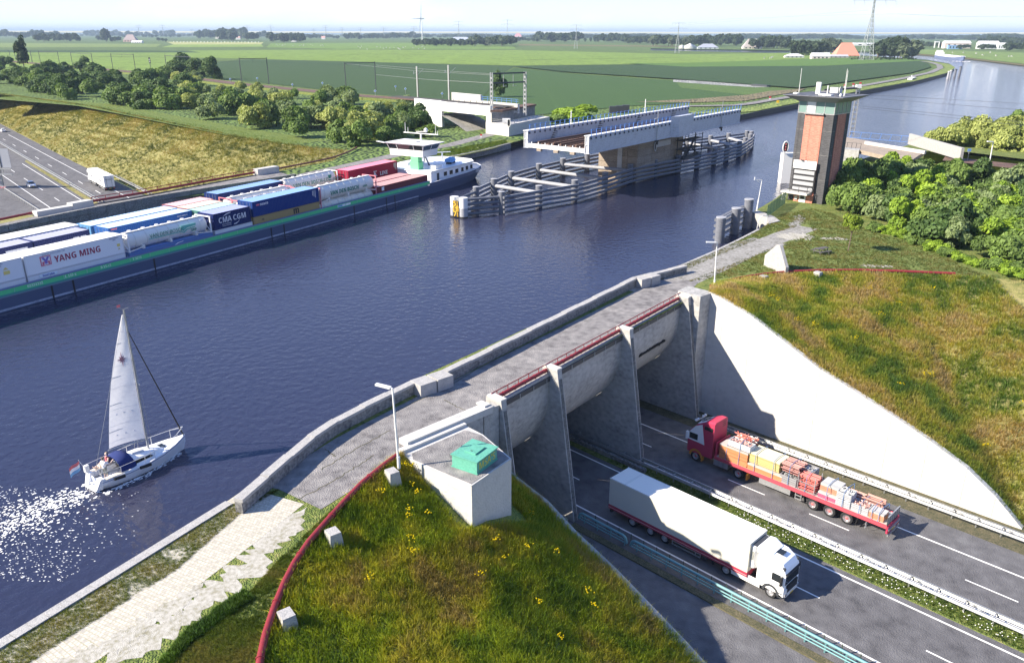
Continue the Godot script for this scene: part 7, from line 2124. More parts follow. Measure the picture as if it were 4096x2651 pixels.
	# blue hooped railings along both girders
	for e in [[0.16, 1.0], [-W + 1.05, 1.0]]:
		for i in 41:
			var x := 0.4 + i * 1.74
			if e[0] > 0 and x > xm0 - 2 and x < xm1 + 0.5: continue
			b = B.new()
			b.bar(V(x, 2.75, e[0]), V(x, 4.35, e[0]), 0.09, 0.09); b.bar(V(x, 4.35, e[0]), V(x + 0.45, 4.4, e[0]), 0.07, 0.07)
			part(br, "rail_post", b, M.blue_rail)
			b = B.new(); b.box(V(x, 2.72, e[0]), V(0.2, 0.34, 0.16)); part(br, "post_foot", b, M.dark_steel)
		b = B.new()
		for y in [4.3, 3.75]:
			b.tube(V(0, y, e[0]), V(L - 1, y, e[0]), 0.035, 0.035, 5)
		part(br, "hand_rail", b, M.blue_rail)
	for x in [7.5, 25, 42, 60]:
		for i in 6:
			b = B.new(); b.bx(x + i * 0.32, x + i * 0.32 + 0.34, 0.8 + i * 0.38, 0.9 + i * 0.38, -W + 0.95, -W + 1.8); part(br, "step", b, M.dark_steel)
	for x in [26.0, 58.5]:
		b = B.new(); b.tube(V(x, -0.3, 0.28), V(x, 6.0, 0.28), 0.09, 0.06, 8); b.bar(V(x - 1.4, 4.4, 0.3), V(x, 4.5, 0.3), 0.2, 0.12); part(br, "lamp_mast", b, M.steel)
		b = B.new(); b.box(V(x - 0.3, -0.2, 0.45), V(1.3, 0.3, 0.3)); b.box(V(x, -0.5, 0.45), V(0.35, 0.9, 0.3)); part(br, "navigation_light_box", b, M.black)
	b = B.new(); b.tube(V(48, 3.2, -W + 0.3), V(48, 6.3, -W + 0.3), 0.12, 0.1, 8); b.tube(V(16, 3.2, -W + 0.3), V(16, 5.8, -W + 0.3), 0.1, 0.1, 8); part(br, "lamp_mast", b, M.white)
	# ---- abutment on the far bank, with the rail approach behind it
	var c0 := g(2033, 566, 0.2)
	var cl := g(1941, 552, 0.2)
	var cr := g(2195, 528, 0.2)
	var back := cl + (cr - c0)
	var ab := thing("bridge_abutment", "tall pale concrete abutment of the railway bridge on the far bank", "bridge abutment", Transform3D(Basis(), c0))
	var ht := up_to(c0, 499)
	b = B.new(); b.slab([cl, c0, cr, back], -1.0, ht); part(ab, "base_block", b, M.bright_concrete, true)
	for i in 2:
		b = B.new()
		var n := (cr - c0).normalized().cross(Vector3.UP)
		b.bar(c0 + n * 0.12 + V(0, 0.6 + i * 0.7, 0), cr + n * 0.12 + V(0, 0.6 + i * 0.7, 0), 0.25, 0.4); part(ab, "fender_beam", b, M.dark_steel, true)
	var up := ht + 1.7
	var i1 := c0.lerp(back, 0.16)
	b = B.new(); b.slab([cl.lerp(c0, 0.02), cl.lerp(c0, 0.26), back.lerp(cr, 0.26), back], ht - 0.1, up + 0.9); part(ab, "left_pier", b, M.bright_concrete, true)
	var e0 := cl.lerp(c0, 0.45).lerp(back.lerp(cr, 0.45), 0.12)
	var e1 := back.lerp(cr, 0.35)
	b = B.new(); b.slab([cl.lerp(c0, 0.27), e0, e1, back.lerp(cr, 0.05)], ht, ht + 3.0); part(ab, "end_wall", b, M.weathered_concrete, true)
	b = B.new(); b.slab([cl.lerp(c0, 0.2), e0 + (c0 - cl) * 0.06, e1 + (c0 - cl) * 0.06, back.lerp(cr, 0.02)], ht + 3.0, ht + 3.5); part(ab, "deck_end", b, M.rust, true)
	for i in 9:
		var p: Vector3 = c0.lerp(cr, 0.06 + i * 0.1) - (c0 - cl) * 0.06
		b = B.new(); b.bar(p + V(0, ht - 0.2, 0), p + V(0, ht + 0.9, 0), 0.09, 0.09); part(ab, "rail_post", b, M.steel, true)
	for y in [0.45, 0.9]:
		b = B.new(); b.bar(c0.lerp(cr, 0.06) - (c0 - cl) * 0.06 + V(0, ht + y, 0), c0.lerp(cr, 0.86) - (c0 - cl) * 0.06 + V(0, ht + y, 0), 0.07, 0.07)
		b.bar(cl.lerp(c0, 0.28) + V(0, ht + y, 0), c0.lerp(cr, 0.03) - (c0 - cl) * 0.03 + V(0, ht + y, 0), 0.07, 0.07); part(ab, "hand_rail", b, M.steel, true)
	b = B.new(); b.box(cl.lerp(c0, 0.75) + V(1, ht + 0.6, -2), V(2.4, 1.2, 1.4)); part(ab, "white_cabinet", b, M.white, true)
	ring = []
	for i in 17: ring.append(c0 + V(cos(TAU * i / 16) * 0.5, ht + 0.4 + sin(TAU * i / 16) * 1.2, 0.4))
	b = B.new(); b.path(ring, 0.1, 6); part(ab, "signal_ring", b, M.white, true)
	b = B.new(); b.box(c0 + V(0, ht + 0.4, 0.3), V(0.6, 1.7, 0.2)); part(ab, "signal_plate", b, M.black, true)
	# approach span
	var gh := up_to(cl, 464)
	var s1 := g(1962, 464, gh)
	var s0 := g(1766, 444, gh)
	var top := up_to(s1, 424)
	var ap := thing("rail_approach_span", "white concrete railway approach span between the abutment and the embankment", "bridge", Transform3D(Basis(), s0))
	var wv := (s1 - s0).normalized().cross(Vector3.UP) * -11.5
	b = B.new(); b.bar(s0 + V(0, (top - gh) / 2, 0), s1 + V(0, (top - gh) / 2, 0), 0.9, top - gh); part(ap, "near_girder", b, mat("white_concrete", lin(0.78, 0.78, 0.77), 0.8), true)
	b = B.new(); b.bar(s0 + wv + V(0, (top - gh) / 2, 0), s1 + wv + V(0, (top - gh) / 2, 0), 0.9, top - gh); part(ap, "far_girder", b, M.bright_concrete, true)
	b = B.new(); b.slab([s0, s1, s1 + wv, s0 + wv], gh + 0.3, gh + 0.9); part(ap, "deck_slab", b, M.concrete, true)
	var dr := (s1 - s0).normalized()
	var w0 := s0 - dr * 14.5
	b = B.new(); b.hull8([w0 + V(0, -1.2, 0), s0 - dr * 0.3 + V(0, -gh + 1.0, 0), s0 - dr * 0.3 + wv * 0.08 + V(0, -gh + 1.0, 0), w0 + wv * 0.08 + V(0, -1.2, 0), w0 + V(0, top - gh + 0.2, 0), s0 - dr * 0.3 + V(0, top - gh + 0.1, 0), s0 - dr * 0.3 + wv * 0.08 + V(0, top - gh + 0.1, 0), w0 + wv * 0.08 + V(0, top - gh + 0.2, 0)]); part(ap, "wing_wall", b, M.white_concrete, true)
	b = B.new(); b.bar(w0 + wv + dr * 6 + V(0, top - gh + 0.6, 0), s0 + wv + dr * 6 + V(0, top - gh + 0.5, 0), 0.8, 2.6); part(ap, "far_parapet", b, M.bright_concrete, true)
	b = B.new(); b.bar(w0 - dr * 20 + wv * 0.5 + V(0, top - gh - 0.6, 0), s1 + wv * 0.5 + V(0, top - gh - 0.6, 0), 8.0, 0.25); part(ap, "ballast_bed", b, M.rust, true)
	for k in [0.32, 0.45, 0.6, 0.73]:
		b = B.new(); b.bar(w0 - dr * 20 + wv * k + V(0, top - gh - 0.4, 0), s1 + dr * 1.5 + wv * k + V(0, top - gh - 0.4, 0), 0.14, 0.16); part(ap, "rail", b, M.dark_steel, true)
	for i in 9:
		var p: Vector3 = s0.lerp(s1, i / 8.5)
		b = B.new(); b.bar(p + V(0, top - gh, 0), p + dr * 0.3 + V(0, top - gh + 1.2, 0), 0.1, 0.1); part(ap, "rail_post", b, M.dark_steel, true)
	for i in 10:
		var p: Vector3 = s0.lerp(s1, 0.1 + i / 10.5) + wv
		b = B.new(); b.bar(p + V(0, top - gh, 0), p + V(0, top - gh + 1.3, 0), 0.1, 0.1); part(ap, "rail_post", b, M.blue_rail, true)
	for y in [0.7, 1.3]:
		b = B.new(); b.bar(s0.lerp(s1, 0.1) + wv + V(0, top - gh + y, 0), s1 + wv + V(0, top - gh + y, 0), 0.08, 0.08); part(ap, "hand_rail", b, M.blue_rail, true)
	# stone slope under the span
	b = B.new()
	b.grid(loft([s0 + V(0, -gh + 5.6, 0) - dr * 2, s0 + wv + V(0, -gh + 5.6, 0) - dr * 2], [s0 + dr * 15 + V(0, -gh + FAR + 0.02, 0) - wv * 0.25, s0 + wv * 1.1 + dr * 13 + V(0, -gh + FAR + 0.02, 0)], 16, 8, 0.2, 0.4, 66)); struct("stone_slope", b, M.gravel)
	# ---- portal over the track on the abutment
	var l0 := g(1964, 464, gh)
	var l1 := l0 + wv * 1.05 + dr * 2.0
	var hh := up_to(l0, 290) - gh
	var po := thing("catenary_portal", "steel lattice portal over the track at the end of the approach span", "catenary portal", Transform3D(Basis(), l0))
	for p in [l0, l1]:
		for k in [-0.42, 0.42]:
			b = B.new(); b.bar(p + dr * k * 1.3 + V(0, -0.5, 0), p + dr * k + V(0, hh, 0), 0.22, 0.3); part(po, "leg_channel", b, M.steel, true)
		for i in 9:
			b = B.new(); b.bar(p - dr * 0.42 + V(0, 0.7 + i * (hh - 1) / 9, 0), p + dr * 0.42 + V(0, 0.7 + i * (hh - 1) / 9, 0), 0.16, 0.55); part(po, "batten_plate", b, M.steel, true)
	for y in [hh - 0.3, hh * 0.76]:
		b = B.new(); b.bar(l0 + V(0, y, 0), l1 + V(0, y, 0), 0.3, 0.4); part(po, "cross_beam", b, M.dark_steel, true)
	for k in [0.35, 0.64]:
		b = B.new(); b.bar(l0.lerp(l1, k) + V(0, hh - 0.3, 0), l0.lerp(l1, k) + V(0, hh * 0.66, 0), 0.12, 0.12); b.bar(l0.lerp(l1, k) + V(0, hh * 0.68, 0), l0.lerp(l1, k + 0.1) + V(0, hh * 0.68, 0), 0.1, 0.1); part(po, "hanger", b, M.steel, true)
	# ---- mooring piles at the near bank
	var mo := thing("mooring_fender", "three tall round piles with slotted beams at the right bank", "fender", Transform3D(Basis(), g(2940, 935, 0)))
	var pp := [[g(2876, 968, 0), 3.9], [g(2936, 932, 0), 4.1], [g(2985, 908, 0), 4.7]]
	for q in pp:
		b = B.new(); b.tube(q[0] + V(0, -1, 0), q[0] + V(0, q[1], 0), 0.72, 0.72, 20); part(mo, "pile", b, M.fender, true)
		b = B.new(); b.tube(q[0] + V(0, q[1] - 0.05, 0), q[0] + V(0, q[1] + 0.1, 0), 0.78, 0.78, 20); part(mo, "pile_cap", b, M.fender_light, true)
	for i in 2:
		var d: Vector3 = (pp[i + 1][0] - pp[i][0]).normalized()
		var s: Vector3 = d.cross(Vector3.UP) * -0.8
		for y in [0.7, 1.6, 2.5, 3.4]:
			b = B.new(); b.bar(pp[i][0] + s + V(0, y, 0), pp[i + 1][0] + s + V(0, y, 0), 0.5, 0.42); part(mo, "guide_beam", b, M.fender, true)
			b = B.new(); b.bar(pp[i][0] + s * 0.6 + d * 0.8 + V(0, y, 0), pp[i + 1][0] + s * 0.6 - d * 0.8 + V(0, y, 0), 0.3, 0.24); part(mo, "beam_face", b, M.fender_light, true)

func tower():
	var F := V(53.5, LAND, -137.1)
	var f := frame(F, V(0.689, 0, 0.725))
	var o := thing("control_tower", "tall dark brick bridge control tower with orange brick panels, glazed top and flared roof", "control tower", f)
	var W := 6.4
	var D := 5.9
	var H := 14.95
	var b := B.new(); b.bx(-W, 0, -0.3, H, -D, 0); part(o, "brick_shaft", b, tri_m(M.brick_dark, 0.5))
	b = B.new(); b.bx(-5.0, -1.7, 0, H + 0.05, 0.0, 0.09); part(o, "orange_panel", b, tri_m(M.brick_orange, 0.5))
	b = B.new(); b.bx(0.0, 0.09, 0, H, -4.4, -1.45); part(o, "orange_panel", b, M.brick_orange)
	for y in [4.0, 8.2, 12.2]:
		b = B.new(); b.bx(-W - 0.012, 0.012, y, y + 0.05, -D - 0.01, 0.012); part(o, "joint_course", b, M.weathered_concrete)
	# glazed room: posts, sill and panes
	b = B.new(); b.bx(-W - 0.06, 0.06, H, H + 0.14, -D - 0.06, 0.06); b.bx(-5.1, -1.6, H - 0.05, H + 0.15, 0.06, 0.5); part(o, "sill", b, M.steel)
	b = B.new(); b.bx(-W + 0.3, -0.3, H + 0.15, H + 0.25, -D + 0.3, -0.3); part(o, "room_floor", b, M.dull)
	b = B.new(); b.col = lin(0.25, 0.3, 0.3); b.bx(-W * 0.6, -W * 0.4, H + 0.2, H + 1.9, -D * 0.6, -D * 0.4); part(o, "room_core", b, M.dull)
	var HT := H + 1.95
	for x in [-W, -4.95, -3.35, -1.75, 0.0]:
		b = B.new(); b.bx(x - 0.06, x + 0.06, H + 0.14, HT, -0.1, 0.03); part(o, "window_post", b, M.steel)
	for z in [-D, -4.4, -2.9, -1.4]:
		b = B.new(); b.bx(-0.1, 0.03, H + 0.14, HT, z - 0.06, z + 0.06); part(o, "window_post", b, M.steel)
	for q in [[-W, -4.95], [-4.95, -3.35], [-3.35, -1.75], [-1.75, 0.0]]:
		b = B.new(); b.bx(q[0] + 0.07, q[1] - 0.07, H + 0.16, HT, -0.06, -0.03); part(o, "pane", b, mat("tower_glass", lin(0.20, 0.30, 0.28), 0.06))
		b = B.new(); b.bx(q[0] + 0.07, q[1] - 0.07, H + 0.16, HT, -D + 0.03, -D + 0.06); part(o, "pane", b, M.tower_glass)
	for q in [[-D, -4.4], [-4.4, -2.9], [-2.9, -1.4], [-1.4, 0.0]]:
		b = B.new(); b.bx(-0.06, -0.03, H + 0.16, HT, q[0] + 0.07, q[1] - 0.07); part(o, "pane", b, M.tower_glass)
		b = B.new(); b.bx(-W + 0.03, -W + 0.06, H + 0.16, HT, q[0] + 0.07, q[1] - 0.07); part(o, "pane", b, M.tower_glass)
	b = B.new(); b.col = lin(0.6, 0.65, 0.63)
	b.bx(-4.85, -3.4, H + 0.2, HT - 0.05, -0.03, -0.02); part(o, "blind", b, M.plain)
	# flared roof
	b = B.new(); b.col = lin(0.05, 0.053, 0.06)
	b.hull8([V(-W - 0.1, HT, 0.1), V(0.1, HT, 0.1), V(0.1, HT, -D - 0.1), V(-W - 0.1, HT, -D - 0.1), V(-W - 2.0, HT + 0.95, 2.0), V(2.0, HT + 0.95, 2.0), V(2.0, HT + 0.95, -D - 2.0), V(-W - 2.0, HT + 0.95, -D - 2.0)]); part(o, "roof_flare", b, M.plain)
	b = B.new(); b.col = lin(0.022, 0.024, 0.03); b.bx(-W - 2.1, 2.1, HT + 0.955, HT + 1.07, -D - 2.1, 2.1); part(o, "roof_slab", b, M.plain)
	for i in 7:
		b = B.new(); b.bx(-W - 2.0 + i * 1.5, -W - 1.95 + i * 1.5, HT + 1.07, HT + 1.12, -D - 2.0, 2.0); part(o, "roof_seam", b, M.dark_steel)
	var R := HT + 1.1
	b = B.new(); b.bx(-5.2, -4.4, R, R + 1.9, -3.2, -2.9); b.tube(V(-3.4, R, -3.6), V(-3.4, R + 1.4, -3.6), 0.1, 0.1, 8); part(o, "antenna_panel", b, M.white)
	b = B.new(); b.box(V(-2.2, R + 0.7, -3.6), V(1.4, 0.9, 0.5)); b.lathe(V(-1.2, R + 0.8, -3.4), [Vector2(0, 0), Vector2(0.5, 0.1), Vector2(0.6, 0.25)], 14, Basis(Vector3.BACK, -PI / 2)); part(o, "radar_unit", b, M.offwhite)
	for q in [[-6.4, 0.6, 4.2], [0.6, -1.6, 4.0], [1.0, -0.4, 4.3]]:
		b = B.new(); b.tube(V(q[0], R, q[1]), V(q[0], R + q[2], q[1]), 0.05, 0.03, 6); part(o, "antenna", b, M.white)
	b = B.new(); b.bx(-3.0, -0.8, R, R + 0.25, -0.6, 0.4); b.ball(V(-6.8, R + 0.15, 0.9), V(0.5, 0.2, 0.3)); b.ball(V(0.9, R + 0.2, 0.5), V(0.2, 0.3, 0.2)); part(o, "roof_equipment", b, M.white)
	# sign board, louvred screen, balcony, ladder, door
	b = B.new(); b.bx(-5.75, -1.55, 5.75, 7.15, 0.55, 0.7); part(o, "white_board", b, M.white)
	b = B.new(); b.col = lin(0.4, 0.45, 0.55); b.ball(V(-3.6, 6.55, 0.72), V(0.2, 0.2, 0.03), 12, 6); b.bx(-3.75, -3.45, 6.1, 6.3, 0.7, 0.72); part(o, "board_emblem", b, M.plain)
	b = B.new(); b.bar(V(-3.6, 7.3, 0.5), V(-3.4, 7.45, 1.1), 0.1, 0.1); b.box(V(-4.1, 7.2, 0.9), V(0.5, 0.2, 0.2)); part(o, "flood_lamp", b, M.dark_steel)
	b = B.new(); b.bx(-5.7, -1.6, 1.9, 5.7, 0.3, 0.5); part(o, "screen_frame", b, M.black)
	for i in 4:
		b = B.new(); b.col = lin(0.12, 0.125, 0.14); b.bx(-5.5, -1.8, 2.0 + i * 0.95, 2.62 + i * 0.95, 0.5, 0.56); part(o, "louvre", b, M.plain)
	b = B.new(); b.bx(-6.9, -2.0, 1.45, 1.8, 0.1, 1.9); part(o, "balcony_slab", b, M.bright_concrete)
	b = B.new()
	for x in [-6.85, -5.2, -3.6, -2.05]: b.bar(V(x, 1.8, 1.85), V(x, 2.8, 1.85), 0.06, 0.06)
	for y in [2.3, 2.8]:
		b.bar(V(-6.9, y, 1.85), V(-2.0, y, 1.85), 0.06, 0.06); b.bar(V(-6.9, y, 0.1), V(-6.9, y, 1.85), 0.06, 0.06); b.bar(V(-2.0, y, 0.1), V(-2.0, y, 1.85), 0.06, 0.06)
	part(o, "balcony_rail", b, M.dark_steel)
	b = B.new(); b.bx(-5.1, -1.6, 0, 1.45, 0.1, 0.5); part(o, "lower_wall", b, M.brick_orange)
	b = B.new(); b.bx(-4.0, -2.8, -0.1, 1.42, 0.5, 0.6); part(o, "door_frame", b, M.white)
	b = B.new(); b.col = lin(0.4, 0.44, 0.48); b.bx(-3.9, -2.9, -0.1, 1.35, 0.6, 0.64); part(o, "door", b, M.plain)
	b = B.new(); b.bx(-3.75, -3.05, 0.62, 1.28, 0.64, 0.66); part(o, "door_pane", b, M.glass)
	b = B.new(); b.bx(-4.8, -4.3, 0.35, 0.95, 0.5, 0.7); part(o, "meter_box", b, M.offwhite)
	b = B.new()
	for x in [-6.9, -6.2]: b.bar(V(x, -0.4, 1.4), V(x + 0.1, 1.5, 1.1), 0.07, 0.07)
	for i in 7: b.bar(V(-6.9, -0.2 + i * 0.25, 1.36), V(-6.2, -0.2 + i * 0.25, 1.36), 0.09, 0.05)
	part(o, "ladder", b, M.white)
	# green mesh fence
	var fa := g(3067, 868, LAND)
	var fb := g(3138, 812, LAND)
	var fn := thing("mesh_fence", "dark green mesh fence between the landing slab and the tower ladder", "fence", Transform3D(Basis(), fa))
	for i in 7:
		var p := fa.lerp(fb, i / 6.0)
		b = B.new(); b.bar(p, p + V(0, 2.1, 0), 0.09, 0.09); part(fn, "post", b, mat("fence_green", lin(0.025, 0.07, 0.045), 0.6), true)
		if i < 6:
			var n := fa.lerp(fb, (i + 1) / 6.0)
			b = B.new()
			for k in 9: b.bar(p.lerp(n, (k + 0.5) / 9.0) + V(0, 0.05, 0), p.lerp(n, (k + 0.5) / 9.0) + V(0, 2.05, 0), 0.035, 0.035)
			for k in 9: b.bar(p + V(0, 0.1 + k * 0.24, 0), n + V(0, 0.1 + k * 0.24, 0), 0.04, 0.04)
			part(fn, "mesh_panel", b, M.fence_green, true)
	# lamp with a bent arm, landing rail, signal beside the tower
	var lp := g(3027, 839, LAND)
	var lo := thing("camera_mast", "thin white mast with bracket arm on the bank left of the green fence", "mast", Transform3D(Basis(), lp))
	b = B.new(); b.tube(Vector3.ZERO, V(0.1, 1.9, 0), 0.13, 0.11, 8); b.tube(V(0.1, 1.9, 0), V(0.3, 5.1, 0), 0.07, 0.06, 8); part(lo, "pole", b, M.white)
	b = B.new(); b.bar(V(0.3, 5.1, 0), V(-1.0, 5.2, 0.2), 0.1, 0.1); b.bar(V(0.25, 4.4, 0), V(-0.7, 5.15, 0.2), 0.06, 0.06); b.bar(V(-1.0, 5.1, 0.2), V(-1.0, 5.6, 0.2), 0.12, 0.12); part(lo, "bracket_arm", b, M.white)
	b = B.new()
	var r0 := g(3028, 908, LAND)
	b.path([r0 + V(0, -0.2, 0), r0 + V(0.1, 1.2, 0), r0 + V(0.7, 1.75, -0.3), r0 + V(1.7, 1.7, -1.0), r0 + V(1.6, 0.3, -1.0)], 0.05, 6)
	solo("landing_rail", b, M.white, "bent white hand rail at the landing in the nook of the right bank", "hand rail")
	var sp := g(3140, 730, 0.0)
	var sg := thing("shipping_signal", "oval white ringed shipping signal on the pale wall left of the tower", "signal", Transform3D(Basis(), sp))
	b = B.new(); b.bx(-1.0, 2.5, -0.5, 6.3, -2.0, 0.0); part(sg, "wall", b, M.white_concrete)
	b = B.new()
	for i in 16: b.tube(V(-0.9 + cos(TAU * i / 16) * 0.55, 7.7 + sin(TAU * i / 16) * 1.15, 0.3), V(-0.9 + cos(TAU * (i + 1) / 16) * 0.55, 7.7 + sin(TAU * (i + 1) / 16) * 1.15, 0.3), 0.13, 0.13, 6)
	b.bar(V(-0.9, 6.3, 0), V(-0.9, 6.8, 0.1), 0.15, 0.15); part(sg, "ring", b, M.white)
	b = B.new(); b.box(V(-0.9, 7.7, 0.25), V(0.75, 1.8, 0.3)); part(sg, "plate", b, M.black)
	b = B.new(); b.col = lin(0.25, 0.02, 0.02)
	for i in 3: b.ball(V(-0.9, 7.15 + i * 0.55, 0.42), V(0.18, 0.18, 0.06), 10, 6)
	part(sg, "lens", b, M.satin)
	# ---- railway on the right bank behind the tower: span, wall, portal
	var a := g(3370, 700, 2.4)
	var ry := 6.2
	var t0 := g(3300, 560, ry)
	var t1 := g(3480, 556, ry)
	var t2 := g(3760, 600, ry)
	var rs := thing("rail_approach_span", "grey concrete rail approach span behind the control tower, ending at the bushes", "bridge", Transform3D(Basis(), t1))
	b = B.new(); b.slab([g(3360, 590, ry), g(3440, 596, ry), g(3640, 640, ry), g(3700, 600, ry), g(3400, 546, ry), g(3330, 545, ry)], ry - 0.8, ry); part(rs, "deck_slab", b, M.tan_pier, true)
	b = B.new(); b.slab([g(3355, 592, ry), g(3436, 598, ry), g(3440, 590, ry), g(3360, 584, ry)], ry - 3.4, ry + 0.05); part(rs, "girder", b, M.concrete, true)
	b = B.new(); b.slab([g(3345, 600, ry), g(3430, 605, ry), g(3425, 580, ry), g(3350, 575, ry)], -0.5, ry - 3.0); part(rs, "pier_block", b, M.weathered_concrete, true)
	var q0 := g(3636, 566, ry)
	var q1 := g(3845, 628, ry)
	b = B.new(); b.bar(q0 + V(0, 0.9, 0), q1 + V(0, 0.9, 0), 0.6, 2.4); part(rs, "graffiti_wall", b, M.cap_concrete, true)
	b = B.new(); b.bar(g(3460, 572, ry) + V(0, 0.3, 0), g(3700, 610, ry) + V(0, 0.3, 0), 0.5, 0.7); part(rs, "kerb_wall", b, M.bright_concrete, true)
	for i in 7:
		var p := g(3400, 546, ry).lerp(g(3640, 566, ry), i / 6.0)
		b = B.new(); b.bar(p, p + V(0.3, 1.5, 0), 0.08, 0.08); part(rs, "rail_post", b, M.blue_rail, true)
	for y in [0.1, 1.45]:
		b = B.new(); b.bar(g(3390, 546, ry) + V(0.2, y, 0), g(3640, 566, ry) + V(0.2, y, 0), 0.07, 0.07); part(rs, "hand_rail", b, M.blue_rail, true)
	for i in 5:
		var p := g(3368, 586, ry).lerp(g(3440, 592, ry), i / 4.0)
		b = B.new(); b.bar(p, p + V(0.1, 1.2, 0), 0.07, 0.07); part(rs, "rail_post", b, M.dark_steel, true)
	b = B.new(); b.bar(g(3368, 586, ry) + V(0, 1.2, 0), g(3440, 592, ry) + V(0, 1.2, 0), 0.07, 0.07); part(rs, "hand_rail", b, M.dark_steel, true)
	b = B.new(); b.sheet(gl([[3780, 620], [4096, 652], [4400, 690], [4400, 712], [4096, 672], [3770, 636]], ry - 0.6), ry - 0.6); struct("railway_bed", b, M.rust)
	b = B.new(); b.grid(loft(gl([[3700, 590], [3850, 600], [4096, 630], [4400, 660]], ry - 0.65), gl([[3740, 545], [3850, 520], [4096, 470], [4400, 420]], LAND), 12, 5, 0.2, 0.3, 68)); struct("grass_slope", b, M.grass)
	b = B.new(); b.grid(loft(gl([[3690, 640], [3850, 660], [4096, 690], [4400, 730]], LAND), gl([[3700, 600], [3850, 612], [4096, 640], [4400, 670]], ry - 0.66), 12, 5, 0.2, 0.3, 69)); struct("grass_slope", b, M.grass)
	# portal: one leg shows beside the tower, its beams run behind the roof
	var g0 := g(3404, 545, ry)
	var ph := up_to(g0, 352) - ry
	var po := thing("catenary_portal", "steel lattice portal leg standing just right of the control tower", "catenary portal", Transform3D(Basis(), g0))
	for k in [-0.4, 0.4]:
		b = B.new(); b.bar(V(k * 1.3, 0, 0), V(k, ph, 0), 0.2, 0.26); part(po, "leg_channel", b, M.steel)
	for i in 10:
		b = B.new(); b.bx(-0.4, 0.4, 0.8 + i * ph / 10.5, 1.3 + i * ph / 10.5, -0.08, 0.08); part(po, "batten_plate", b, M.steel)
	b = B.new(); b.bar(V(0, ph, 0), V(-10, ph - 0.1, 5), 0.3, 0.4); part(po, "cross_beam", b, M.dark_steel)
	b = B.new(); b.bx(-0.6, 0.6, ph, ph + 0.8, -0.4, 0.4); part(po, "leg_head", b, M.white)
	var wi := B.new()
	for q in [[3480, 375, 4096, 408], [3480, 388, 4096, 434], [3450, 420, 4096, 482], [3450, 428, 4096, 496]]:
		var w0 := g(q[0], q[1], 14.0)
		var w1 := g(q[2], q[3], 14.0)
		wi.tube(w0, w1, 0.03, 0.03, 4)
	solo("overhead_wire", wi, M.dark_steel, "four thin overhead wires crossing the water right of the tower", "overhead wires")
	lamp_post(g(3956, 656, ry - 0.6), 4.6, V(-0.9, 0, 0.1), "white lamp post beside the rail track among the bushes at the right", 1.5)
	var sgp := g(3870, 634, ry - 0.6)
	var sn := thing("track_sign", "small blue sign on a thin post beside the track at the right", "sign", Transform3D(Basis(), sgp))
	b = B.new(); b.tube(Vector3.ZERO, V(0, 1.9, 0), 0.06, 0.06, 6); part(sn, "post", b, M.steel)
	b = B.new(); b.box(V(0, 2.0, 0), V(0.7, 0.6, 0.08)); part(sn, "board", b, mat("sign_blue", lin(0.15, 0.3, 0.6), 0.5))

func tri_m(m: StandardMaterial3D, s: float) -> StandardMaterial3D:
	m.uv1_triplanar = true
	m.uv1_world_triplanar = false
	m.uv1_scale = Vector3.ONE * s
	return m

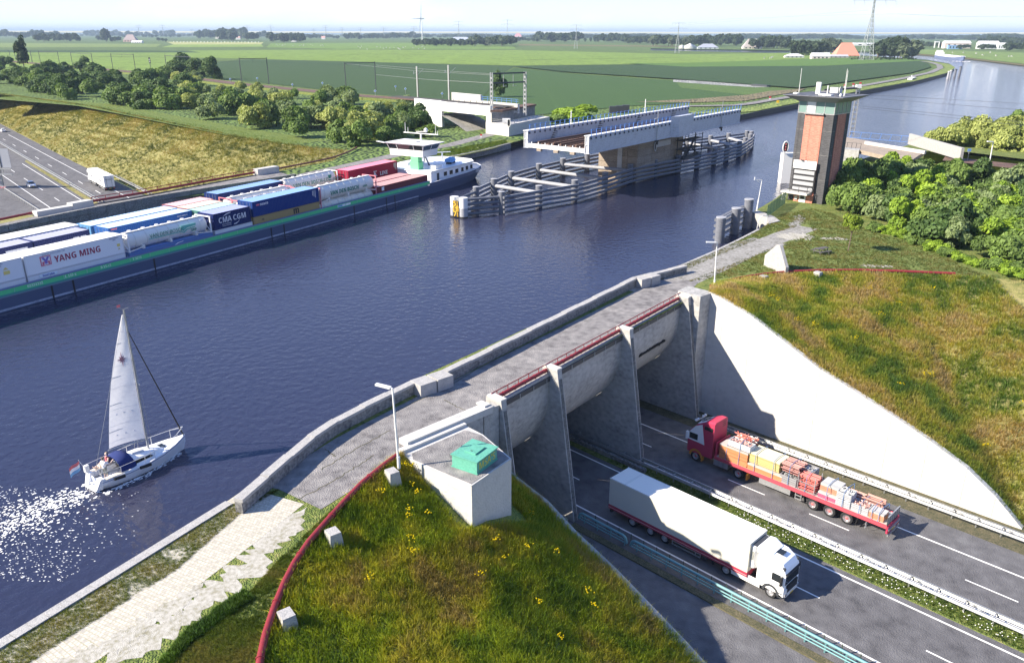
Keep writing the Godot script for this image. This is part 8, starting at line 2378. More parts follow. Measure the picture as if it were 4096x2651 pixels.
func railway():
	ribbon("railway_bed", [[-200, 232], [100, 256], [300, 272], [700, 308], [964, 340], [1200, 362], [1400, 382], [1640, 398]], FAR + 1.0, 9.0, M.rust, 0.1)
	var b := B.new()
	var l := along(gl([[-200, 232], [100, 256], [300, 272], [700, 308], [964, 340], [1200, 362], [1400, 382], [1640, 398]], FAR + 1.0), 40)
	for i in l.size() - 1: b.bar(l[i] - V(0, 0.55, 0), l[i + 1] - V(0, 0.55, 0), 15.0, 1.15)
	struct("embankment", b, M.grass)
	var k := 0
	var where := ["at the far left", "second from the left", "third from the left", "fourth, beside the dark round bush", "fifth, standing clear before the dark field", "last one before the bridge, nearest"]
	for q in [[158, 206, 262, 234, 206, 265], [285, 211, 264, 368, 211, 271], [448, 216, 285, 538, 216, 287], [665, 222, 300, 766, 223, 310], [964, 234, 342, 1072, 232, 340], [1382, 253, 372, 1501, 250, 366]]:
		var a := g(q[0], q[2], FAR + 1)
		var z := g(q[3], q[5], FAR + 1)
		var h := up_to(a, q[1]) - a.y
		var o := thing("catenary_portal", "dark steel portal over the railway, " + where[k], "catenary portal", Transform3D(Basis(), a), "portals along the railway")
		for p in [a, z]:
			b = B.new(); b.bar(p, p + V(0, h + 0.5, 0), 0.32, 0.32); part(o, "leg", b, M.dark_steel, true)
		b = B.new(); b.bar(a + V(0, h, 0), V(z.x, a.y + h, z.z), 0.25, 0.3); part(o, "cross_beam", b, M.dark_steel, true)
		b = B.new(); b.bar(a.lerp(z, 0.5) + V(0, h, 0), a.lerp(z, 0.48) + V(0, h - 2.2, 0), 0.1, 0.1); part(o, "hanger", b, M.dark_steel, true)
		k += 1
	k = 0
	for q in [[34, 200, 228], [57, 203, 242], [124, 203, 256]]:
		var a := g(q[0], q[2], FAR + 1)
		var h := up_to(a, q[1]) - a.y
		var o := thing("catenary_mast", ["thin dark rail mast at the left edge", "thin dark rail mast left of the tall dark tree", "thin dark rail mast right of the tall dark tree"][k], "catenary mast", Transform3D(Basis(), a))
		b = B.new(); b.bar(Vector3.ZERO, V(0, h, 0), 0.4, 0.4); part(o, "mast", b, M.dark_steel)
		b = B.new(); b.bar(V(0, h - 0.5, 0), V(-2.5, h - 0.2, 0), 0.2, 0.2); part(o, "arm", b, M.dark_steel)
		k += 1
	k = 0
	for q in [[1668, 265, 392], [1793, 260, 400]]:
		var a := g(q[0], q[2], FAR + 2)
		var h := up_to(a, q[1]) - a.y
		var o := thing("catenary_mast", ["pale concrete rail mast with bracket, left one by the white approach wall", "pale concrete rail mast with bracket, right one by the far parapet"][k], "catenary mast", Transform3D(Basis(), a))
		b = B.new(); b.bar(V(0, -1, 0), V(0, h, 0), 0.6, 0.5); part(o, "mast", b, M.bright_concrete)
		b = B.new(); b.bar(V(0.33, -0.5, 0), V(0.33, h - 2, 0), 0.12, 0.12); part(o, "cable_duct", b, M.red_pipe)
		b = B.new(); b.bar(V(0.2, h - 3.5, 0), V(3.0, h - 1.0, 0), 0.14, 0.14); b.tube(V(-1.3, h - 3.2, 0), V(-1.3, h - 2, 0), 0.16, 0.16, 6); b.bar(V(-1.3, h - 2.7, 0), V(0, h - 2.7, 0), 0.1, 0.1); part(o, "bracket", b, M.steel)
		k += 1
	b = B.new()
	for q in [[[1501, 262], [1668, 275], [1793, 285], [1968, 296]], [[1382, 256], [1668, 285], [1968, 300]], [[1501, 300], [1720, 320], [1968, 332]]]:
		var p := gl(q, 14.0)
		for i in p.size() - 1: b.tube(p[i], p[i + 1], 0.045, 0.045, 4)
	solo("overhead_wire", b, M.steel, "pale overhead wires above the track left of the lattice portal", "overhead wires")
	for q in [[918, 322, "left of the fifth portal"], [1026, 318, "under the fifth portal"], [1167, 345, "right of the fifth portal"], [1287, 338, "midway to the last portal"], [1498, 372, "at the foot of the last portal"], [1580, 352, "just right of the last portal"], [1619, 362, "before the pale rail mast"], [1766, 382, "between the two pale rail masts"]]:
		var a := g(q[0], q[1] + 14, FAR + 1)
		var o := thing("track_sign", "small blue white edged diamond track sign " + q[2], "sign", Transform3D(Basis(), a), "blue track signs")
		b = B.new(); b.tube(Vector3.ZERO, V(0, 1.9, 0), 0.09, 0.09, 6); part(o, "post", b, M.steel)
		b = B.new(); b.xf = Transform3D(Basis(Vector3.BACK, PI / 4), V(0, 2.3, 0)); b.box(Vector3.ZERO, V(0.95, 0.95, 0.08)); part(o, "edge", b, M.white)
		b = B.new(); b.xf = Transform3D(Basis(Vector3.BACK, PI / 4), V(0, 2.3, 0.06)); b.box(Vector3.ZERO, V(0.72, 0.72, 0.06)); part(o, "board", b, M.sign_blue)
	var sp := g(598, 276, FAR + 1)
	var so := thing("rail_signal", "black rail signal with two white plates between the third and fourth portals", "signal", Transform3D(Basis(), sp))
	b = B.new(); b.bar(Vector3.ZERO, V(0, 4.5, 0), 0.3, 0.3); part(so, "post", b, M.dark_steel)
	b = B.new(); b.box(V(0, 6.0, 0), V(1.4, 4.4, 0.3)); part(so, "board", b, M.black)
	for y in [5.0, 6.6]:
		b = B.new(); b.box(V(0, y, 0.2), V(0.7, 1.0, 0.1)); part(so, "plate", b, M.white)

func pylon(x: float, yb: float, yt: float, label: String, full := true):
	var a := g(x, yb, FAR)
	var h := up_to(a, yt) - a.y
	var o := thing("power_pylon", label, "power pylon", Transform3D(Basis(), a), "lattice power pylons")
	var w := h * 0.075
	var t := maxf(h * 0.0042, a.length() * 0.00011)
	var pm: StandardMaterial3D = M.get("pylon_grey") if M.has("pylon_grey") else mat("pylon_grey", lin(0.33, 0.36, 0.36), 0.7)
	var wd := func(y: float): return lerpf(w, w * 0.16, minf(y / (h * 0.62), 1.0)) if y < h * 0.62 else lerpf(w * 0.16, w * 0.07, (y - h * 0.62) / (h * 0.38))
	var b: B
	for c in [[-1, -1], [1, -1], [1, 1], [-1, 1]]:
		b = B.new()
		for s in [[0.0, 0.62], [0.62, 1.0]]:
			var p0: float = wd.call(h * s[0])
			var p1: float = wd.call(h * s[1])
			b.bar(V(c[0] * p0, h * s[0], c[1] * p0), V(c[0] * p1, h * s[1], c[1] * p1), t * 1.3, t * 1.3)
		part(o, "leg", b, pm)
	b = B.new()
	var n := 16 if full else 7
	for i in n:
		var y0 := h * i / n
		var y1 := h * (i + 1) / n
		var p0: float = wd.call(y0)
		var p1: float = wd.call(y1)
		for e in [[-1, 1, 1, 1], [-1, -1, 1, -1], [-1, -1, -1, 1], [1, -1, 1, 1]]:
			b.bar(V(e[0] * p0, y0, e[1] * p0), V(e[2] * p1, y1, e[3] * p1), t * 0.7, t * 0.7)
			b.bar(V(e[2] * p0, y0, e[3] * p0), V(e[0] * p1, y1, e[1] * p1), t * 0.7, t * 0.7)
	part(o, "bracing", b, pm)
	for q in [[0.80, 0.30], [0.965, 0.24]]:
		b = B.new()
		var y: float = h * q[0]
		var r: float = h * q[1]
		for s in [-1, 1]:
			b.bar(V(0, y, w * 0.1), V(s * r, y, 0), t, t); b.bar(V(0, y + h * 0.035, 0), V(s * r, y, 0), t * 0.8, t * 0.8)
			for k in [0.5, 0.97]: b.bar(V(s * r * k, y, 0), V(s * r * k + (0.02 * h if full else 0.0), y - h * 0.06, 0), t * 0.7, t * 0.7)
		part(o, "cross_arm", b, pm)
	return o

func barn(x0: float, x1: float, yb: float, wall: float, roof: float, cw: Color, cr: Color, label: String, deep := 0.8, called := "barn", cat := "barn"):
	var a := g(x0, yb, FAR)
	var z := g(x1, yb, FAR)
	var f := frame(a, z - a)
	var L := a.distance_to(z)
	var s := a.distance_to(V(0, HC, 0)) / FL
	var hw := wall * s
	var hr := roof * s
	var D := maxf(L * deep * 0.4, 6.0)
	var o := thing(called, label, cat, f)
	var b := B.new(); b.col = cw; b.bx(0, L, 0, hw, -D, 0); part(o, "wall", b, M.dull)
	b = B.new(); b.col = cr
	var hip := L * (0.28 if roof > wall * 1.5 else 0.0)
	b.hull8([V(-0.3, hw, 0.4), V(L + 0.3, hw, 0.4), V(L + 0.3, hw, -D - 0.4), V(-0.3, hw, -D - 0.4), V(hip, hw + hr, -D / 2 + 0.1), V(L - hip, hw + hr, -D / 2 + 0.1), V(L - hip, hw + hr, -D / 2 - 0.1), V(hip, hw + hr, -D / 2 - 0.1)])
	part(o, "roof", b, M.dull)
	for i in 4:
		b = B.new(); b.bx(L * (0.12 + i * 0.22), L * (0.2 + i * 0.22), hw * 0.25, hw * 0.75, 0.0, 0.08); part(o, "window" if i != 1 else "door", b, M.glass)
	return o

func far_country():
	# ---- wind turbine
	var a := g(1686, 171, FAR)
	var hub := up_to(a, 76) - a.y
	var o := thing("wind_turbine", "white wind turbine in the fields, one blade pointing straight up", "wind turbine", Transform3D(Basis(), a))
	var r := hub * 0.018
	var b := B.new(); b.tube(Vector3.ZERO, V(0, hub, 0), r * 1.5, r * 0.8, 16); part(o, "tower", b, M.white)
	b = B.new(); b.bar(V(-r * 1.5, hub + r, 0), V(r * 6.5, hub + r, -2), r * 2.2, r * 2.4); part(o, "nacelle", b, M.white)
	b = B.new(); b.ball(V(-r * 2.2, hub + r, 0.5), Vector3.ONE * r * 1.2); part(o, "hub", b, M.white)
	var B0 := hub * 0.70
	for q in [V(0.07, 1.0, 0.1), V(-0.13, -0.94, -0.05), V(-0.5, -0.02, 0.85)]:
		var d: Vector3 = q.normalized()
		b = B.new()
		var c := V(-r * 2.2, hub + r, 0.5)
		var s: Vector3 = d.cross(V(0.3, 0, 1)).normalized()
		var n := d.cross(s)
		b.hull8([c - s * r * 0.5 - n * r * 0.3, c + s * r * 1.3 - n * r * 0.3, c + s * r * 1.3 + n * r * 0.3, c - s * r * 0.5 + n * r * 0.3, c + d * B0 - s * r * 0.1 - n * 0.1, c + d * B0 + s * r * 0.2 - n * 0.1, c + d * B0 + s * r * 0.2 + n * 0.1, c + d * B0 - s * r * 0.1 + n * 0.1])
		part(o, "blade", b, M.offwhite)
	# ---- pylons
	var ps := [[553, 150, 100], [650, 150, 100], [766, 150, 117], [988, 151, 100], [1082, 151, 99], [1253, 151, 115], [1301, 152, 101], [1366, 152, 110], [1440, 153, 110], [1532, 154, 107], [1653, 157, 105], [1832, 163, 84], [2026, 172, 78], [2300, 194, 97], [2705, 210, 88]]
	for i in ps.size():
		pylon(ps[i][0], ps[i][1], ps[i][2], ["lattice power pylon far off, %s in the row counted from the left" % ["first", "second", "third", "fourth", "fifth", "sixth", "seventh", "eighth", "ninth", "tenth", "eleventh"][mini(i, 10)], "lattice power pylon above the solar roofed barn", "lattice power pylon above the dark grove right of the barn", "lattice power pylon standing in the middle of the bright pasture", "lattice power pylon left of the round white silos"][maxi(0, i - 10)], ps[i][1] > 160)
	pylon(3462, 238, -62, "nearest tall lattice power pylon beside the red roofed farm, cut off by the top edge")
	b = B.new()
	for q in [[[3560, 55], [3800, 66], [4096, 67]], [[3560, 55], [3300, 60], [2900, 75], [2740, 92]], [[3440, 40], [3100, 68], [2740, 98]]]:
		var D := 560.0
		var p := []
		for k in q.size():
			var e: Vector3 = g(q[k][0], 238 - k * (10 if q[-1][0] < 3000 else 3), FAR)
			p.append(V(e.x, up_to(e, q[k][1]), e.z))
		for i in p.size() - 1: b.tube(p[i], p[i + 1], 0.1, 0.1, 4)
	solo("power_line", b, M.pylon_grey, "thin power lines running from the nearest pylon", "power line")
	# ---- farms and sheds
	var brick := lin(0.25, 0.12, 0.09)
	var pale := lin(0.6, 0.58, 0.55)
	barn(1779, 1891, 170, 5, 14, lin(0.3, 0.16, 0.12), lin(0.13, 0.16, 0.26), "long barn with a blue grey solar roof behind the dark hedge trees")
	barn(488, 540, 172, 6, 18, brick, lin(0.14, 0.09, 0.09), "dark brick barn with tall roof beside the big round tree at the left")
	barn(520, 562, 176, 4, 4, lin(0.6, 0.6, 0.62), lin(0.5, 0.52, 0.55), "long low pale shed in front of the dark brick barn")
	barn(164, 186, 160, 4, 9, brick, lin(0.34, 0.12, 0.09), "red roofed farmhouse among the trees at the far left")
	barn(856, 882, 158, 6, 5, lin(0.6, 0.55, 0.5), lin(0.40, 0.36, 0.34), "low pale farm shed left of the tall grove")
	barn(940, 956, 161, 5, 6, lin(0.7, 0.7, 0.7), lin(0.30, 0.12, 0.1), "small white house with red roof in front of the grove")
	barn(1281, 1296, 159, 5, 6, lin(0.7, 0.68, 0.66), lin(0.35, 0.1, 0.09), "tiny white and red house among far trees, left of the pylon row's middle")
	barn(2052, 2084, 152, 5, 12, lin(0.6, 0.58, 0.58), lin(0.26, 0.07, 0.09), "white farmhouse with dark red roof among far trees right of the grove")
	barn(1160, 1180, 170, 4, 3, pale, lin(0.45, 0.45, 0.48), "small grey shed in front of the dark round grove")
	barn(2788, 2872, 193, 5, 13, lin(0.25, 0.3, 0.28), lin(0.10, 0.115, 0.17), "long low barn with dark blue roof right of the round silos")
	barn(2970, 3045, 192, 6, 28, lin(0.55, 0.48, 0.36), lin(0.17, 0.135, 0.12), "thatched pyramid roofed farmhouse partly hidden by a round tree", 1.3)
	barn(3341, 3436, 222, 3, 43, lin(0.12, 0.1, 0.1), lin(0.42, 0.065, 0.035), "farmhouse with huge bright red tiled roof next to the tall pylon", 1.6)
	barn(3245, 3318, 232, 9, 12, lin(0.5, 0.36, 0.3), lin(0.62, 0.62, 0.62), "pale gabled cow shed in front of the red roofed farm", 1.0)
	barn(3310, 3392, 226, 4, 6, lin(0.4, 0.33, 0.3), lin(0.15, 0.16, 0.2), "low dark roofed shed between the pale cow shed and the red roof")
	barn(3138, 3215, 227, 5, 9, lin(0.42, 0.42, 0.42), lin(0.30, 0.31, 0.32), "low grey sheds under the broad dark trees")
	barn(3776, 3880, 188, 17, 7, lin(0.55, 0.40, 0.33), lin(0.72, 0.72, 0.72), "large brick factory hall with pale curved roof beyond the river")
	barn(3914, 3994, 190, 17, 8, lin(0.42, 0.46, 0.46), lin(0.66, 0.68, 0.68), "grey industrial hall with rounded roof at the far right", 1.0)
	barn(3988, 4032, 191, 15, 5, lin(0.75, 0.75, 0.75), lin(0.74, 0.74, 0.74), "plain white shed right of the grey rounded hall")
	barn(3616, 3646, 178, 13, 4, lin(0.08, 0.2, 0.5), lin(0.72, 0.73, 0.76), "small blue and white works building beyond the tall trees")
	barn(3345, 3500, 178, 6, 3, lin(0.62, 0.6, 0.58), lin(0.6, 0.62, 0.66), "long white greenhouse sheds beyond the red roofed farm")
	var q0 = barn(3790, 3846, 190.5, 11, 1, lin(0.06, 0.17, 0.45), lin(0.06, 0.17, 0.45), "blue loading doors on the front of the brick factory hall", 0.05, "loading_bay", "loading bay")
	b = B.new()
	var gt := g(3735, 186, FAR)
	var gz := g(3752, 186, FAR)
	b.bar(gt, gt + V(0, 12, 0), 2, 2); b.bar(gz, gz + V(0, 12, 0), 2, 2); b.bar(gt + V(-1, 12, 0), gz + V(1, 12, 0), 2, 2.5)
	solo("gantry_crane", b, M.white, "white gantry crane frame left of the brick factory hall", "crane")
	for q in [[2712, 2738, "left"], [2732, 2782, "right"]]:
		var s0 := g((q[0] + q[1]) / 2.0, 192, FAR)
		var rr: float = (q[1] - q[0]) / 2.0 * s0.length() / FL
		var so := thing("silo", "round white topped manure silo, the %s one of the pair" % ("smaller, farther left" if q[2] == "left" else "larger right"), "silo", Transform3D(Basis(), s0))
		b = B.new(); b.tube(Vector3.ZERO, V(0, 4, 0), rr, rr, 20); b.col = lin(0.4, 0.42, 0.4); part(so, "tank", b, M.offwhite)
		b = B.new(); b.tube(V(0, 4.02, 0), V(0, 4.0 + rr * 0.45, 0), rr, 0.4, 20); part(so, "tent_roof", b, M.white)
	for q in [[955, 138, 8], [1085, 140, 6], [1120, 140, 9], [1128, 140, 6], [1072, 139, 4]]:
		b = B.new(); var t := g(q[0], q[1], FAR); var sc := t.length() / FL
		b.box(t + V(0, q[2] * sc * 0.5, 0), V(5 * sc, q[2] * sc, 5 * sc))
		solo("tower_block", b, M.white, "pale block of flats of the distant town, %s" % ["leftmost, alone", "low one left of the tall one", "tallest", "just right of the tallest", "smallest"][[955, 1085, 1120, 1128, 1072].find(q[0])], "tower block")
	# ---- craft and piles on the river
	var bf := frame(g(3748, 226, 0), g(3850, 240, 0) - g(3748, 226, 0))
	var L := g(3748, 226, 0).distance_to(g(3850, 240, 0))
	o = thing("river_barge", "dark blue and white motor barge coming round the river bend", "barge", bf)
	b = B.new(); b.col = lin(0.02, 0.03, 0.09)
	shell(b, [[0, [[-0.5, 3.5], [3.4, 4.2]]], [L * 0.1, [[-0.5, 4.6], [3.2, 5]]], [L * 0.82, [[-0.5, 4.6], [3.6, 5]]], [L * 0.95, [[-0.5, 2.5], [4.8, 3.6]]], [L, [[1.0, 0.3], [5.4, 0.5]]]]); part(o, "hull", b, M.satin)
	b = B.new(); b.col = lin(0.75, 0.76, 0.78); b.bx(L * 0.18, L * 0.75, 3.4, 5.2, -4.2, 4.2); part(o, "hatch_cover", b, M.plain)
	b = B.new(); b.bx(L * 0.0, L * 0.14, 3.4, 7.6, -3.5, 3.5); b.bx(L * 0.02, L * 0.1, 7.6, 9.6, -3, 3); part(o, "wheelhouse", b, M.white)
	b = B.new(); b.bx(L * 0.82, L * 0.97, 4.6, 5.6, -2.8, 2.8); part(o, "foredeck_house", b, M.white)
	b = B.new()
	for i in 80:
		var p := V(L * rng.randf_range(0.9, 1.06), 0.1, rng.randfn() * 4)
		b.box(p, V(rng.randf_range(0.5, 2), 0.15, rng.randf_range(0.4, 1)))
	part(o, "bow_wave", b, M.foam, false, "", "stuff")
	var mf := frame(g(3632, 328, 0), g(3660, 318, 0) - g(3632, 328, 0))
	var ml := g(3632, 328, 0).distance_to(g(3660, 318, 0)) * 1.15
	o = thing("motor_cruiser", "small white motor cruiser moored at the far bank before the bend", "motor boat", mf)
	b = B.new(); b.col = lin(0.7, 0.7, 0.7)
	shell(b, [[0, [[-0.2, 1.4], [1.3, 1.7]]], [ml * 0.6, [[-0.2, 1.5], [1.5, 1.8]]], [ml, [[0.6, 0.1], [1.9, 0.2]]]]); part(o, "hull", b, M.satin)
	b = B.new(); b.bx(ml * 0.1, ml * 0.62, 1.3, 2.9, -1.4, 1.4); part(o, "cabin", b, M.white)
	b = B.new(); b.bx(ml * 0.15, ml * 0.6, 2.0, 2.6, -1.42, 1.42); part(o, "cabin_window", b, M.glass)
	b = B.new(); b.bar(V(ml * 0.3, 2.9, 0), V(ml * 0.3, 4.6, 0), 0.3, 0.3); part(o, "mast", b, M.white)
	var k := 0
	for q in [[3789, 310, 286, 1], [3798, 304, 282, 1], [3816, 302, 278, 0], [3834, 301, 267, 0]]:
		var p := g(q[0], q[1], 0)
		var t := up_to(p, q[2])
		o = thing("mooring_dolphin", "dolphin pile in the river bend, %s of four" % ["leftmost, pale", "second, pale", "third, dark", "rightmost, tall and dark"][k], "mooring pile", Transform3D(Basis(), p), "dolphin piles in the river")
		b = B.new(); b.tube(V(0, -1, 0), V(0.3, t, 0), 0.9, 0.8, 10); part(o, "pile", b, M.fender_light if q[3] else M.fender)
		b = B.new(); b.tube(V(0.3, t, 0), V(0.3, t + 0.3, 0), 0.95, 0.95, 10); part(o, "pile_cap", b, M.white if q[3] else M.dark_steel)
		k += 1
	# bank signs
	for q in [[3077, 395, "red and white round and triangular bank sign near the path, left of the tower roof", "r"], [3108, 408, "small yellow bank sign left of the tower roof", "y"], [4083, 474, "yellow marker at the right edge on the near shore", "y"], [3376, 346, "small white red bank post, first behind the tower roof", "w"], [3410, 342, "small white red bank post, second behind the tower roof", "w"], [3438, 338, "red and white bank board right of the tower roof", "r"], [1922, 548, "red white marker board by the foot of the bridge abutment", "r"]]:
		var h := FAR if q[0] < 4000 else LAND
		var p := g(q[0], q[1] + (4 if q[3] != "y" else 6), h)
		var sc := p.length() / FL
		o = thing("bank_sign", q[2], "sign", Transform3D(Basis(), p))
		b = B.new(); b.bar(Vector3.ZERO, V(0, 12 * sc, 0), 2 * sc, 2 * sc); part(o, "post", b, M.white)
		b = B.new()
		if q[3] == "y": b.box(V(0, 10 * sc, 0.2), V(9 * sc, 9 * sc, 0.1))
		else: b.box(V(0, 12 * sc, 0.2), V(8 * sc, 6 * sc, 0.1))
		part(o, "board", b, M.gauge_yellow if q[3] == "y" else M.sign_red)
		if q[3] != "y":
			b = B.new(); b.box(V(0, 6 * sc, 0.2), V(7 * sc, 5 * sc, 0.1)); part(o, "lower_board", b, M.white)
	# bare track strip and low jetty in the field, dark bins behind the bridge
	b = B.new(); var j0 := g(2700, 322, FAR); var j1 := g(3072, 346, FAR); b.bar(j0.lerp(j1, 0.85) + V(0, 0.6, 0), j1 + V(0, 0.6, 0), 3.0, 1.2); solo("farm_trailer", b, M.dark_steel, "low dark farm trailer at the end of the pale strip in the field", "trailer")
	for i in 3:
		b = B.new(); var p := g(2448 + i * 26, 452 - i * 3, FAR); b.box(p + V(0, 1.3, 0), V(2.6, 2.6, 2.0)); solo("dark_container", b, M.dark_steel, "dark box standing behind the swing bridge railing, %s of three" % ["left", "middle", "right"][i], "bin")
	# ---- cows
	var cow: Node3D = null
	var rr := RandomNumberGenerator.new()
	rr.seed = 77
	var herd := []
	for i in 22: herd.append([rr.randf_range(1350, 1700), rr.randf_range(186, 200), "black and white cow grazing left of the hedge trees below the turbine", "cows grazing below the wind turbine"])
	for i in 16: herd.append([rr.randf_range(1100, 1340), rr.randf_range(181, 188), "dark cow in the far pasture right of the hay field", "cows in the far pasture"])
	for i in 10: herd.append([rr.randf_range(3730, 4060), rr.randf_range(205, 222), "pale cow on the pasture beyond the river", "cows beyond the river"])
	for i in 4: herd.append([rr.randf_range(3040, 3110), rr.randf_range(226, 232), "pale animal grazing before the grey sheds", "animals before the grey sheds"])
	for i in herd.size():
		var q: Array = herd[i]
		var t := Transform3D(Basis(Vector3.UP, rr.randf() * TAU).scaled(Vector3.ONE * 1.25), g(q[0], q[1], FAR + 0.15))
		if cow == null:
			cow = thing("cow", q[2], "cow", t, q[3])
			b = B.new()
			b.col = lin(0.03, 0.03, 0.03)
			b.ball(V(-0.35, 1.05, 0), V(0.6, 0.42, 0.36), 10, 7); b.ball(V(0.95, 1.15, 0), V(0.35, 0.18, 0.16), 8, 5); b.ball(V(1.25, 0.95, 0), V(0.26, 0.15, 0.13), 8, 5)
			b.col = lin(0.6, 0.58, 0.55)
			b.ball(V(0.35, 1.05, 0), V(0.6, 0.40, 0.34), 10, 7)
			for x in [-0.7, 0.65]:
				for zz in [-0.2, 0.2]: b.tube(V(x, 0, zz), V(x, 0.8, zz), 0.07, 0.11, 6)
			part(cow, "body", b, M.dull)
		else: copy(cow, t, q[2], q[3])
	# hay rolls on the mown strip
	var bale: Node3D = null
	for i in 26:
		var t := Transform3D(Basis(Vector3.UP, rr.randf()), g(690 + i * 13.6, 172.5 + rr.randf(), FAR + 0.2))
		if bale == null:
			b = B.new(); b.col = lin(0.75, 0.75, 0.72); b.tube(V(-0.9, 1.0, 0), V(0.9, 1.0, 0), 1.3, 1.3, 12)
			bale = solo("wrapped_bale", b, M.plain, "white wrapped bale in the row on the mown hay field", "bale", "row of wrapped bales"); bale.transform = t
		else: copy(bale, t)

func crowns(count: int, leaves: int, size: float, c0: Color, c1: Color, sd: int, lumps := 9, hollow := 0.55) -> Array:
	var r := RandomNumberGenerator.new()
	r.seed = sd
	var out := []
	for i in count:
		var b := B.new()
		b.leaves(V(0, 0.62, 0), V(1, 0.95, 1), leaves, size, r, c0, c1, hollow, lumps)
		out.append(b.mesh(M.leaf))
	return out

func plant(called: String, label: String, cat: String, mesh: Mesh, t: Transform3D, group: String) -> MeshInstance3D:
	var x := MeshInstance3D.new()
	x.name = numbered(self, called)
	x.mesh = mesh
	add_child(x)
	x.transform = t
	return tag(x, label, cat, group)

func span(l: Array, x: float) -> float:  # y of a polyline of pixels at x
	for i in l.size() - 1:
		if x <= l[i + 1][0]: return lerpf(l[i][1], l[i + 1][1], clampf((x - l[i][0]) / maxf(l[i + 1][0] - l[i][0], 0.01), 0, 1))
	return l[-1][1]

func thicket(top: Array, bottom: Array, n: int, h: float, rmin: float, rmax: float, sets: Array, label: String, group: String, r: RandomNumberGenerator, hs := 1.0):
	var done := []
	var tries := 0
	while done.size() < n and tries < n * 30:
		tries += 1
		var x := r.randf_range(bottom[0][0], bottom[-1][0])
		var y0 := span(bottom, x)
		var y1 := span(top, x)
		var y := lerpf(y0, y1, r.randf())
		var p := g(x, y, h)
		var R := r.randf_range(rmin, rmax)
		var ok := true
		for q in done:
			if q[0].distance_to(p) < (R + q[1]) * 0.42:
				ok = false; break
		if not ok: continue
		done.append([p, R])
		var st: Array = sets[r.randi() % sets.size()]
		plant("shrub", label, "shrub", st[r.randi() % st.size()], Transform3D(Basis(Vector3.UP, r.randf() * TAU).scaled(V(R, R * hs * r.randf_range(0.85, 1.25), R)), p - V(0, R * 0.12, 0)), group)

func blades(called: String, pts: PackedVector3Array, cols: PackedColorArray, hmin: float, hmax: float, spread: float, sd: int, label: String, n := 7, wide := 0.03, lean := 0.35):
	var r := RandomNumberGenerator.new()
	r.seed = sd
	var b := B.new()
	for i in n:
		var q := r.randf() * TAU
		var p := V(cos(q), 0, sin(q)) * spread * sqrt(r.randf())
		var d := V(r.randfn() * lean, 1, r.randfn() * lean).normalized()
		var hh := r.randf_range(0.55, 1.0)
		var s := V(cos(q + 1.3), 0, sin(q + 1.3)) * wide
		b.col = Color(1, 1, 1) * r.randf_range(0.75, 1.15); b.col.a = 1
		var mid := p + d * hh * 0.6
		var tip := p + d * hh + V(d.x, -0.15, d.z) * 0.35
		var nn := (Vector3.UP + d * 0.5 + V(r.randfn(), 0, r.randfn()) * 0.3).normalized()
		b.put(p - s, nn); b.put(mid + s * 0.7, nn); b.put(p + s, nn)
		b.put(p - s, nn); b.put(mid - s * 0.7, nn); b.put(mid + s * 0.7, nn)
		b.put(mid - s * 0.7, nn); b.put(tip, nn); b.put(mid + s * 0.7, nn)
	var mm := MultiMesh.new()
	mm.transform_format = MultiMesh.TRANSFORM_3D
	mm.use_colors = true
	mm.mesh = b.mesh(M.blade)
	mm.instance_count = pts.size()
	for i in pts.size():
		var h := r.randf_range(hmin, hmax)
		var w := lerpf(hmin, hmax, 0.5) * r.randf_range(0.8, 1.2)
		mm.set_instance_transform(i, Transform3D(Basis(Vector3.UP, r.randf() * TAU).scaled(V(w, h, w)), pts[i]))
		mm.set_instance_color(i, cols[i])
	var o := MultiMeshInstance3D.new()
	o.name = numbered(self, called)
	o.multimesh = mm
	add_child(o)
	return tag(o, label, "grass", "", "stuff")

func on_rows(rows: Array, u: float, v: float) -> Vector3:
	var J: float = v * (rows.size() - 1)
	var I: float = u * (rows[0].size() - 1)
	var j := mini(int(J), rows.size() - 2)
	var i := mini(int(I), int(rows[0].size()) - 2)
	return rows[j][i].lerp(rows[j][i + 1], I - i).lerp(rows[j + 1][i].lerp(rows[j + 1][i + 1], I - i), J - j)

func meadow(called: String, rows: Array, n: int, u0: float, u1: float, stops: Array, hmin: float, hmax: float, sd: int, label: String, freq := 0.14, wide := 0.03, spread := 0.3, nb := 7, test = null):
	var r := RandomNumberGenerator.new()
	r.seed = sd
	var n1 := noise(sd, freq, 3)
	var n2 := noise(sd + 1, freq * 4.0, 2)
	var pts := PackedVector3Array()
	var cols := PackedColorArray()
	for i in n:
		var p := on_rows(rows, r.randf_range(u0, u1), r.randf())
		if test != null and not test.call(p): continue
		var k := clampf(0.5 + n1.get_noise_2d(p.x, p.z) * 0.9 + n2.get_noise_2d(p.x, p.z) * 0.45 + r.randfn() * 0.10, 0, 0.999) * (stops.size() - 1)
		pts.append(p)
		cols.append(stops[int(k)].lerp(stops[int(k) + 1], k - int(k)))
	blades(called, pts, cols, hmin, hmax, spread, sd + 2, label, nb, wide)

